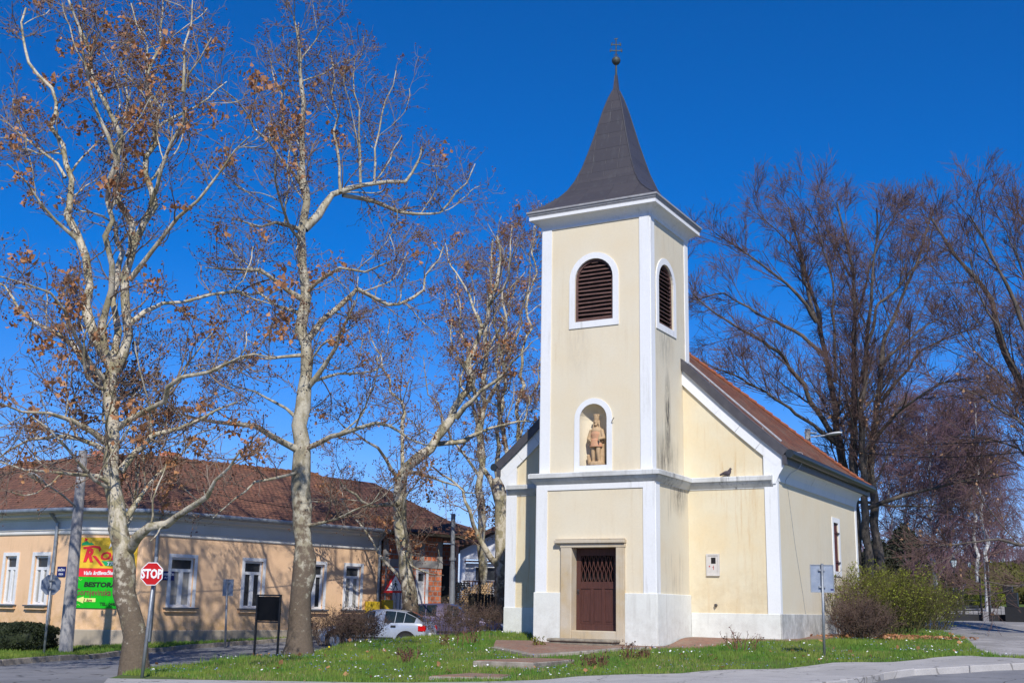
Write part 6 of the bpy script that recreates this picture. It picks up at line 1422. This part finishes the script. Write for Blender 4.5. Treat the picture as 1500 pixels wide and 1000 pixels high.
for i, (px, py, d, hh, rr, lb) in enumerate([(1088, 940, 31.3, .62, .45, 'bare spiky rose bush beside the nave plinth'), (918, 952, 29.6, .42, .22, 'leggy reddish rose bush right of the doorstep'), (943, 952, 29.6, .32, .12, 'tiny reddish rose sprig right of the leggy one'), (880, 966, 28.2, .40, .25, 'low thorny bush with an orange leaf before the door'), (855, 968, 28, .3, .2, 'low greyish sprig left of the orange leafed bush'), (665, 946, 33, .45, .35, 'low brown bush on the lawn below the purple car'), (693, 944, 33.5, .5, .25, 'upright brown bush left of the top brick path'), (590, 972, 29, .45, .22, 'brown rose bush in the middle of the left lawn'), (604, 968, 30, .4, .2, 'rose bush touching the middle lawn rose on its right'), (787, 938, 32.6, .3, .15, 'weedy green sprig at the tower foot')]):
    p = at(px, py, d); olive = 'weedy' in lb
    shrub('rose_bush', lb, 'shrub', (p[0], p[1]), rr, rr, hh, 11 if hh > .6 else 9, M['stem_red'], M['green_leaf'] if olive else M['brown_leaf'], 60 if not olive else 160, 950+i, .04, g_, spread=50, lv2=3, lv3=1, rad=.013, wob=.12, l3=.15)
p = at(1262, 940, 36); shrub('barberry_bush', 'rounded purple brown bare bush in front of the nave corner', 'shrub', (p[0], p[1]), .65, .6, 1.25, 85, M['stem_brown'], M['brown_leaf'], 2500, 970, .04, spread=48, lv2=9, lv3=5, rad=.010, arch=.01)
p = at(1243, 930, 38); shrub('budding_shrub', 'tall thin shrub with pale buds between church wall and brown bush', 'shrub', (p[0], p[1]), .4, .4, 2.0, 22, M['stem_brown'], M['green_leaf'], 500, 971, .05, spread=30, lv2=7, lv3=4, rad=.012)
p = at(1300, 930, 40); shrub('forsythia_bush', 'large bright yellow-green bush right of the nave', 'shrub', (p[0], p[1]), 1.35, 1.3, 2.2, 160, M['stem_olive'], M['green_leaf'], 11000, 972, .05, spread=48, lv2=9, lv3=5, rad=.012, arch=.008)
p = at(1342, 915, 50); shrub('forsythia_bush', 'duller olive bush to the right of the bright yellow-green one', 'shrub', (p[0], p[1]), 1.9, 1.6, 2.4, 140, M['stem_olive'], M['green_leaf'], 5000, 973, .05, spread=45, lv2=9, lv3=5, rad=.012, arch=.012)
# clipped shapes: leafy shells over a dark core
def clipped(name, label, cat, c, rx, ry, hh, m, n, seed, leaf=.05, zbase=None, power=2.6, rz=0):
    r = np.random.default_rng(seed); z0 = h(*c) if zbase is None else zbase; t = thing(name, label, cat, (c[0], c[1], z0))
    def surf(u, v, k=1.0):   # superellipsoid dome
        cu, su = np.cos(u), np.sin(u); cv, sv = np.cos(v), np.sin(v); e = 2/power; f = lambda q: np.sign(q)*np.abs(q)**e
        lump = 1+.05*np.sin(5*u+3*v)+.04*np.sin(11*u-7*v)
        X = rx*k*f(cv)*f(cu)*lump; Y = ry*k*f(cv)*f(su)*lump; Z = hh/2+hh/2*k*f(sv)*lump
        ca, sa = math.cos(rz), math.sin(rz); return np.stack([c[0]+X*ca-Y*sa, c[1]+X*sa+Y*ca, z0+Z], -1)
    U, V_ = np.meshgrid(np.linspace(0, 2*PI, 33), np.linspace(-PI/2, PI/2, 15)); Pc = surf(U, V_, .93)
    nn, kk = U.shape; I = np.arange(nn*kk).reshape(nn, kk); Fq = np.stack([I[:-1, :-1], I[:-1, 1:], I[1:, 1:], I[1:, :-1]], -1).reshape(-1, 4)
    np_mesh('core', Pc.reshape(-1, 3), Fq, m, t)
    u = r.random(n)*2*PI; v = np.arcsin(r.uniform(-.9, 1, n)); P = surf(u, v, 1.0-.07*r.random(n)); leaves('leaves', P, n*2, leaf, m, t, r, leaf*.4)
    return t
p = at(8, 958, 33.5); clipped('box_hedge', 'dark green clipped hedge at the left edge below the windows', 'hedge', (p[0]-.9, p[1]+.2), 1.75, .7, .78, M['hedge'], 9000, 41, .045, rz=math.atan2(HU.y, HU.x), power=4)
p = at(1466, 893, 92); clipped('topiary_hedge', 'tall rounded golden green hedge beyond the cemetery gate', 'hedge', (p[0], p[1]), 4.6, 1.5, 3.2, M['topiary'], 6000, 42, .12, rz=ang, power=2.4)
p = at(1510, 893, 97); clipped('topiary_hedge', 'lower golden hedge running to the right edge behind the pillar', 'hedge', (p[0]+2, p[1]), 7, 1.2, 2.1, M['topiary'], 5000, 43, .12, rz=ang, power=5)
p = at(1443, 888, 82); clipped('laurel_bush', 'small bright green bush right behind the open gate', 'shrub', (p[0], p[1]), 1.3, 1.0, 1.7, M['green_leaf'], 2200, 44, .11)
# dark conifers / thicket low behind the forsythias
for i, (px, d, rx_, hh, lb) in enumerate([(1290, 66, 1.8, 4.4, 'dark brown green conifer between the beech stems and bushes'), (1330, 72, 2.0, 5.6, 'dark narrow conifer behind the olive bush'), (1352, 90, 3.0, 4.4, 'dark thicket left of the cemetery lanterns'), (1496, 118, 3.2, 5.0, 'dark green conifer above the white stone at right edge')]):
    p = at(px, 900, d); clipped('conifer', lb, 'tree', (p[0], p[1]), rx_*.7, rx_*.7, hh, M['conifer'], 5000, 60+i, .16, power=1.5)
# purple-brown far tree line
s = Tree(77); t = thing('far_wood', 'purplish brown bare woodland on the horizon behind the cemetery', 'woodland', tuple(at(1400, 895, 190))); t['kind'] = 'stuff'
N_ = 420; px = s.r.uniform(1240, 1640, N_); dd = s.r.uniform(150, 240, N_); B0 = atn(px, np.full(N_, 895.), dd); P = np.empty((N_, 6, 3)); hh_ = s.r.uniform(6, 11, N_); B0[:, 2] = H(B0[:, 0], B0[:, 1])
for j in range(6): P[:, j] = B0+np.stack([s.r.normal(0, .15, N_), s.r.normal(0, .15, N_), hh_*j/5], 1)
R_ = np.linspace(.14, .03, 6)[None]*np.ones((N_, 1)); B, BR = spawn(s, P, R_, 10, 2, 5, 40, 5, .1, .05, .6, .03, tmin=.1); C_, CR = spawn(s, B, BR, 6, 1, 2.4, 40, 4, .1, .03, .8, .022)
V, F, o = [], [], 0
for Q_, R2, sd in ((P, R_, 4), (B, BR, 3), (C_, CR, 3)): vv, f = segtubes(Q_, R2, sd); V.append(vv); F.append(f+o); o += len(vv)
o = np_mesh('branches', np.concatenate(V), np.concatenate(F), M['twig_birch'], t)
# small pollarded trees beside the path
for i, (px, py, d, lb) in enumerate([(1379, 905, 62, 'thin young pollarded tree right at the left gate leaf'), (1389, 898, 74, 'reddish young tree behind the nearer lantern post'), (1411, 897, 76, 'reddish young tree between the two lantern posts'), (1342, 905, 66, 'young tree standing beside the dark lantern')]):
    f = foot(px, py, d); s = Tree(820+i); t = thing('young_tree', lb, 'tree', f, group='young trees along the cemetery path'); hh = 2.4
    s.limb([f-Vector((0, 0, .2)), f+Vector((.03, 0, 1.2)), f+Vector((0, .03, hh))], .085, .07); P0, R0 = pack(s.big)
    A, AR = spawn(s, P0[:, -3:], R0[:, -3:], 12, 1.4, 2.6, 32, 6, .06, .05, .6, .014, tmin=.3); B, BR = spawn(s, A, AR, 6, .5, 1.3, 35, 5, .08, .03, .7, .008)
    finish(s, t, M['bark_beech'], M['twig_birch'], [('crown', M['twig_birch'], [(A, AR, 4), (B, BR, 3)])])

# ================================================================== CEMETERY GATE AND LANTERNS
def lantern(px, py, d, top_py, label, dark=False):
    f = foot(px, py, d); top = Vector(at(px, top_py, d)); hh = top.z-f.z; t = thing('street_lantern', label, 'street lamp', f, group='old style lanterns of the cemetery path')
    mb = MB(); k = hh/4.2
    mb.lathe(f, [(.16, -.1), (.16, .25), (.11, .32), (.07, .45), (.06, 1.1), (.075, 1.14), (.045, 1.2), (.038, hh-.75*k), (.07, hh-.72*k), (.03, hh-.68*k)], 10); mb.build('post', M['iron'], t)
    z1, z2 = hh-.66*k, hh-.20*k; r1_, r2_ = .13*k, .24*k
    mb = MB(); mb.lathe(f, [(r1_, z1), (r2_, z2)], 6); gl = mb.build('lamp_glass', M['black'] if dark else M['lampglass'], t)
    mb = MB(); mb.lathe(f, [(r2_*1.1, z2), (r2_*1.12, z2+.03), (r2_*.55, z2+.13*k), (.05, z2+.17*k), (.03, hh)], 6); mb.lathe(f, [(r1_*.5, z1-.04), (r1_*1.1, z1)], 6)
    for i in range(6): a = 2*PI*i/6; mb.tube([f+Vector((r1_*math.cos(a), r1_*math.sin(a), z1)), f+Vector((r2_*math.cos(a), r2_*math.sin(a), z2))], .014, 4)
    mb.build('lamp_frame', M['iron'], t)
lantern(1401.5, 900, 70, 816, 'nearest pale glazed lantern on a black post, over the blue board')
lantern(1424, 897, 82, 820, 'second pale lantern just right of the tallest, before the white board')
lantern(1354, 900, 66, 802, 'dark unlit lantern head among the twigs, left of the pale ones', True)
# information boards
def board(x0, y0, x1, y1, d, m, label, a=0):
    c = Vector(at((x0+x1)/2, (y0+y1)/2, d)); F = Face(c, a); w_, h_ = (x1-x0)*d/FPX/2, (y1-y0)*d/FPX/2; gz = h(c.x, c.y); t = thing('information_board', label, 'board', (c.x, c.y, gz))
    mb = MB(); wbox(mb, F, -w_, w_, -h_, h_, -.03, .03); mb.build('panel', m, t)
    for s_ in (-1, 1): mb = MB(); mb.tube([Vector((F.p(s_*w_*.8, 0).x, F.p(s_*w_*.8, 0).y, gz-.1)), F.p(s_*w_*.8, h_+.05, -.06)], .04, 8); mb.build('post', M['iron'], t)
    return t, F, w_, h_
t, F, w_, h_ = board(1419, 851, 1442, 869, 96, M['board_pale'], 'pale blue white information board beside the birch trunk')
mb = MB()
for cx_, cz_ in ((.2, .15), (.05, -.2)):
    for i in range(10): a = i*.63; mb.prism([F.p(cx_+.12*math.cos(a)+dx, cz_+.10*math.sin(a)+dz, .031) for dx, dz in ((-.02, -.02), (.02, -.02), (.02, .02), (-.02, .02))], F.n*.004)
for z in np.linspace(-h_*.7, h_*.7, 7): mb.prism([F.p(-w_*.85, z-.03, .031), F.p(-w_*.6, z-.03, .031), F.p(-w_*.6, z+.02, .031), F.p(-w_*.85, z+.02, .031)], F.n*.004)
mb.build('marks', M['board_blue'], t)
t, F, w_, h_ = board(1395, 855, 1415, 870, 90, M['board_blue'], 'dark blue information board with white rings left of the pale one')
mb = MB()
for cx_ in (-.3, .25):
    for i in range(12): a = i*PI/6; mb.prism([F.p(cx_+.15*math.cos(a)+dx, .05+.15*math.sin(a)+dz, .031) for dx, dz in ((-.035, -.035), (.035, -.035), (.035, .035), (-.035, .035))], F.n*.004)
mb.build('rings', M['sign_white'], t)
t = thing('white_stone', 'small white monument at the far right edge above the hedge', 'monument', foot(1497, 893, 104)); f = foot(1497, 893, 104); mb = MB(); mb.box(f.x-.5, f.x+1.2, f.y-.3, f.y+.3, f.z, f.z+2.3); mb.box(f.x-.6, f.x+1.3, f.y-.35, f.y+.35, f.z+2.3, f.z+2.45); mb.build('block', M['wallwhite'], t, bevel=.05)
# gate
gA, gB, gC, gD = foot(1376, 908, 61), foot(1439, 908, 61), foot(1451, 909, 60), foot(1484, 909, 60)
gz0 = max(gA.z, gB.z, gC.z, gD.z)
def gate(a, b, label, top=1.05, hgt=None):
    W = Wall(a.xy, b.xy); z = (a.z+b.z)/2; t = thing('gate_leaf', label, 'gate', a, group='black iron cemetery gate leaves'); mb = MB()
    wbox(mb, W, 0, W.L, z+.02, z+.36, -.02, .02); wbox(mb, W, 0, W.L, z+top*.98, z+top*.98+.04, -.02, .02); wbox(mb, W, 0, W.L, z+1.4, z+1.45, -.02, .02)
    build_each(mb, 'rail', M['iron'], t); mb = MB()
    n = max(2, int(W.L/.42))
    for i in range(n+1): q = W.L*i/n; wbox(mb, W, q-.009, q+.009, z+.36, z+1.4, -.01, .01)
    mb.build('bar', M['iron'], t)['kind'] = 'stuff'
    for q in (0, W.L): mb = MB(); wbox(mb, W, q-.04, q+.04, z-.1, z+(2.3 if q > 0 and 'left' in label else 1.6), -.05, .05); mb.build('post', M['iron'], t)
    return t
gate(gA, gB, 'wide left leaf of the black iron gate'); gate(gC, gD, 'narrow right leaf of the black iron gate, next to the dark pillar')
mb = MB(); f = gC; mb.box(f.x-.06, f.x+.06, f.y-.06, f.y+.06, f.z, f.z+3.0); tag(mb.build('gate_post', M['iron'], bevel=.01), 'tall thin black post in the middle of the gateway', 'post')
f = foot(1490, 911, 59.5); t = thing('gate_pillar', 'stepped black gate pillar with block base at the right edge', 'pillar', f)
mb = MB(); mb.box(f.x-.5, f.x+.45, f.y-.4, f.y+.4, f.z-.2, f.z+.75); mb.build('base', M['iron'], t, bevel=.02)
mb = MB(); mb.box(f.x-.42, f.x+.12, f.y-.3, f.y+.3, f.z+.75, f.z+1.45); mb.box(f.x-.55, f.x-.10, f.y-.25, f.y+.25, f.z+1.453, f.z+1.85); mb.build('shaft', M['iron'], t, bevel=.02)
f = foot(1372, 908, 60.5); t = thing('gate_pillar', 'rough leaning grey stone pillar at the left end of the gate', 'pillar', f)
mb = MB(); mb.prism([f+Vector(q) for q in ((-.35, -.3, -.2), (.3, -.3, -.2), (.3, .3, -.2), (-.35, .3, -.2))], (.05, 0, .75)); mb.build('base', M['step'], t, bevel=.06)
mb = MB(); mb.prism([f+Vector(q) for q in ((-.15, -.2, .52), (.3, -.2, .52), (.3, .2, .52), (-.15, .2, .52))], (-.28, 0, .6)); mb.prism([f+Vector(q) for q in ((-.42, -.2, 1.13), (.0, -.2, 1.13), (.0, .2, 1.13), (-.42, .2, 1.13))], (.3, 0, .35)); mb.build('shaft', M['step'], t, bevel=.05)
# benches
for px, lb in ((1392, 'black park bench left of the nearest lantern post'), (1419, 'black park bench right of the nearest lantern post')):
    f = foot(px, 902, 68); t = thing('park_bench', lb, 'bench', f, ang, group='black park benches by the cemetery path')
    mb = MB()
    for k in range(4): mb.box(-.75, .75, -.25+.11*k, -.17+.11*k, .43, .46)
    mb.build('seat', M['iron'], t, True); mb = MB()
    for k in range(3): mb.box(-.75, .75, .22+.02*k, .24+.02*k, .55+.12*k, .63+.12*k)
    mb.build('backrest', M['iron'], t, True)
    for x in (-.65, .65): mb = MB(); mb.tube([(x, -.25, 0), (x, -.22, .43), (x, .2, .43), (x, .27, .9)], .025, 6); mb.tube([(x, .26, 0), (x, .2, .43)], .025, 6); mb.build('leg', M['iron'], t, True)

# ================================================================== GRASS, FLOWERS, FALLEN LEAVES
def inpoly(x, y, poly):
    c = np.zeros(len(x), bool); n = len(poly)
    for i in range(n):
        (x1, y1), (x2, y2) = poly[i], poly[(i+1) % n]
        k = ((y1 > y) != (y2 > y)) & (x < (x2-x1)*(y-y1)/((y2-y1) or 1e-9)+x1); c ^= k
    return c
def scatter(poly, n, excl, r, box=None):
    xs = [p[0] for p in poly]; ys = [p[1] for p in poly]; b = box or (min(xs), max(xs), min(ys), max(ys)); X = r.uniform(b[0], b[1], n); Y = r.uniform(b[2], b[3], n); k = inpoly(X, Y, poly)
    for e in excl: k &= ~inpoly(X, Y, e)
    # only what the photograph's side of the church can show
    f = (X*FW[0]+Y*FW[1]); l = X*_rt[0]+Y*_rt[1]; k &= (f > 18) & (np.abs(l/np.maximum(f, 1)) < .50)
    X, Y = X[k], Y[k]; return X, Y
EXC = [[(-16.9, 31.4), (-12.8, 31.4), (-12.8, 34.1), (-10, 34.1), (-10, 44.2), (-19.4, 44.2), (-19.4, 34.1), (-16.9, 34.1)], [tuple(p) for p in plat], path_poly,
       [gp(627, 991, 25), gp(735, 993, 25), gp(752, 988, 26), gp(690, 983, 26.4)], [gp(692, 971, 27.6), gp(781, 977, 27.2), gp(842, 961, 29.2), gp(781, 957, 29.6)]]
def blades(name, X, Y, hgt, wd, m, r, off=0):
    n = len(X); Z = H(X, Y)+off; a = r.random(n)*2*PI; hh = hgt*(.45+.8*r.random(n)); le = hh*.5*r.random(n); b = r.random(n)*2*PI
    P = np.stack([X, Y, Z], 1); w_ = wd*(.6+.7*r.random(n)); d = np.stack([np.cos(a)*w_, np.sin(a)*w_, 0*a], 1); tp = P+np.stack([np.cos(b)*le, np.sin(b)*le, hh], 1)
    V = np.stack([P-d-np.array([0, 0, .02]), P+d-np.array([0, 0, .02]), tp], 1).reshape(-1, 3); o = np_mesh(name, V, np.arange(3*n).reshape(n, 3), m); return o
r = np.random.default_rng(99)
X, Y = scatter(lawn_poly, 520000, EXC, r, (-32, 4, 18, 48)); dens_ = np.sin(X*1.3+1)*np.sin(Y*1.1)+.5*np.sin(X*3.1+Y*2.3); k = r.random(len(X)) < .75+.25*dens_; X, Y = X[k], Y[k]
o = blades('grass', X, Y, .085, .011, M['grass'], r); tag(o, 'short spring grass on the lawn around the church', 'grass', kind='stuff')
X, Y = scatter(lawn_poly, 60000, EXC, r, (-32, 4, 18, 48)); k = np.sin(X*.9+2)*np.sin(Y*1.7) > .35; o = blades('tall_grass', X[k], Y[k], .17, .012, M['grass'], r); tag(o, 'longer grass tufts scattered through the lawn', 'grass', kind='stuff')
M['straw'] = leaf_mat('straw_blade', (.42, .34, .16), (.30, .24, .10), 2)
X, Y = scatter(lawn_poly, 130000, EXC, r, (-32, 4, 18, 48)); k = np.sin(X*1.1+4)*np.sin(Y*.8+2)+.6*np.sin(X*5.3)*np.sin(Y*4.7) > .25; o = blades('dry_grass', X[k], Y[k], .075, .009, M['straw'], r); tag(o, 'dead straw coloured blades between the green grass', 'grass', kind='stuff')
X, Y = scatter(verge_poly, 160000, [], r); o = blades('verge_grass', X, Y, .09, .014, M['grass'], r); tag(o, 'grass on the verge below the long peach house', 'grass', kind='stuff')
X, Y = scatter(lawn_poly, 60000, EXC, r, (-20, 12, 44, 95)); o = blades('far_grass', X, Y, .10, .03, M['grass'], r); tag(o, 'thin grass behind the church and near the cemetery', 'grass', kind='stuff')
def flowers(name, label, n, m, size, zo, keep, rr, poly=lawn_poly, box=(-32, 4, 18, 46)):
    X, Y = scatter(poly, n, EXC, rr, box); k = keep(X, Y); X, Y = X[k], Y[k]; Z = H(X, Y)+zo*(.7+.6*rr.random(len(X))); n = len(X); an = 2*PI*np.arange(5)/5; s_ = size*(.6+.8*rr.random(n))
    tl = rr.normal(0, .35, (n, 2)); c, s2 = np.cos(an), np.sin(an)
    V = np.stack([X[:, None]+s_[:, None]*c, Y[:, None]+s_[:, None]*s2, Z[:, None]+s_[:, None]*(tl[:, :1]*c+tl[:, 1:]*s2)], -1).reshape(-1, 3)
    o = np_mesh(name, V, np.arange(5*n).reshape(n, 5), m); tag(o, label, 'flowers', kind='stuff')
def clump(fx, fy, th): return lambda X, Y: (np.sin(X*fx+.5)*np.sin(Y*fy+1.1)+.4*np.sin(X*4.1-Y*3.3) > th)
flowers('daisies', 'white daisies sprinkled over the lawn', 9000, M['petal'], .022, .09, clump(1.9, 2.3, .35), r)
flowers('dandelions', 'yellow flowers in patches on the left of the lawn', 9000, M['petal_y'], .022, .10, lambda X, Y: ((X+23.5)**2/9+(Y-28)**2/6 < 1) & (clump(2.5, 2.9, .1)(X, Y)), r)
flowers('speedwell', 'tiny pale blue flowers in the grass', 26000, M['petal_b'], .013, .07, clump(.9, 1.3, .25), r)
# fallen leaves
def fallen(name, label, X, Y, size, m, rr):
    n = len(X); c = np.stack([X, Y, H(X, Y)+.05+.05*rr.random(n)], 1); a = rr.normal(size=(n, 3)); a[:, 2] *= .5; a /= np.linalg.norm(a, axis=1, keepdims=True); b = np.cross(a, rr.normal(size=(n, 3))*np.array([.4, .4, 1])); b /= np.linalg.norm(b, axis=1, keepdims=True); s_ = size*(.6+.8*rr.random(n))[:, None]
    V = np.stack([c-a*s_*.5, c+b*s_*.45, c+a*s_*.5, c-b*s_*.45], 1).reshape(-1, 3); tag(np_mesh(name, V, np.arange(4*n).reshape(n, 4), m), label, 'leaves', kind='stuff')
pc = at(1312, 940, 36.5); th = r.normal(size=(700, 2)); fallen('leaf_litter', 'heap of brown fallen leaves in front of the yellow-green bush', pc[0]+th[:, 0]*.75+.25*th[:, 1], pc[1]+.35*th[:, 0]+th[:, 1]*.55, .13, M['dry_leaf'], r)
X, Y = scatter(lawn_poly, 420, EXC, r, (-32, 2, 18, 46)); fallen('scattered_leaves', 'single brown leaves lying about the lawn', X, Y, .12, M['dry_leaf'], r)
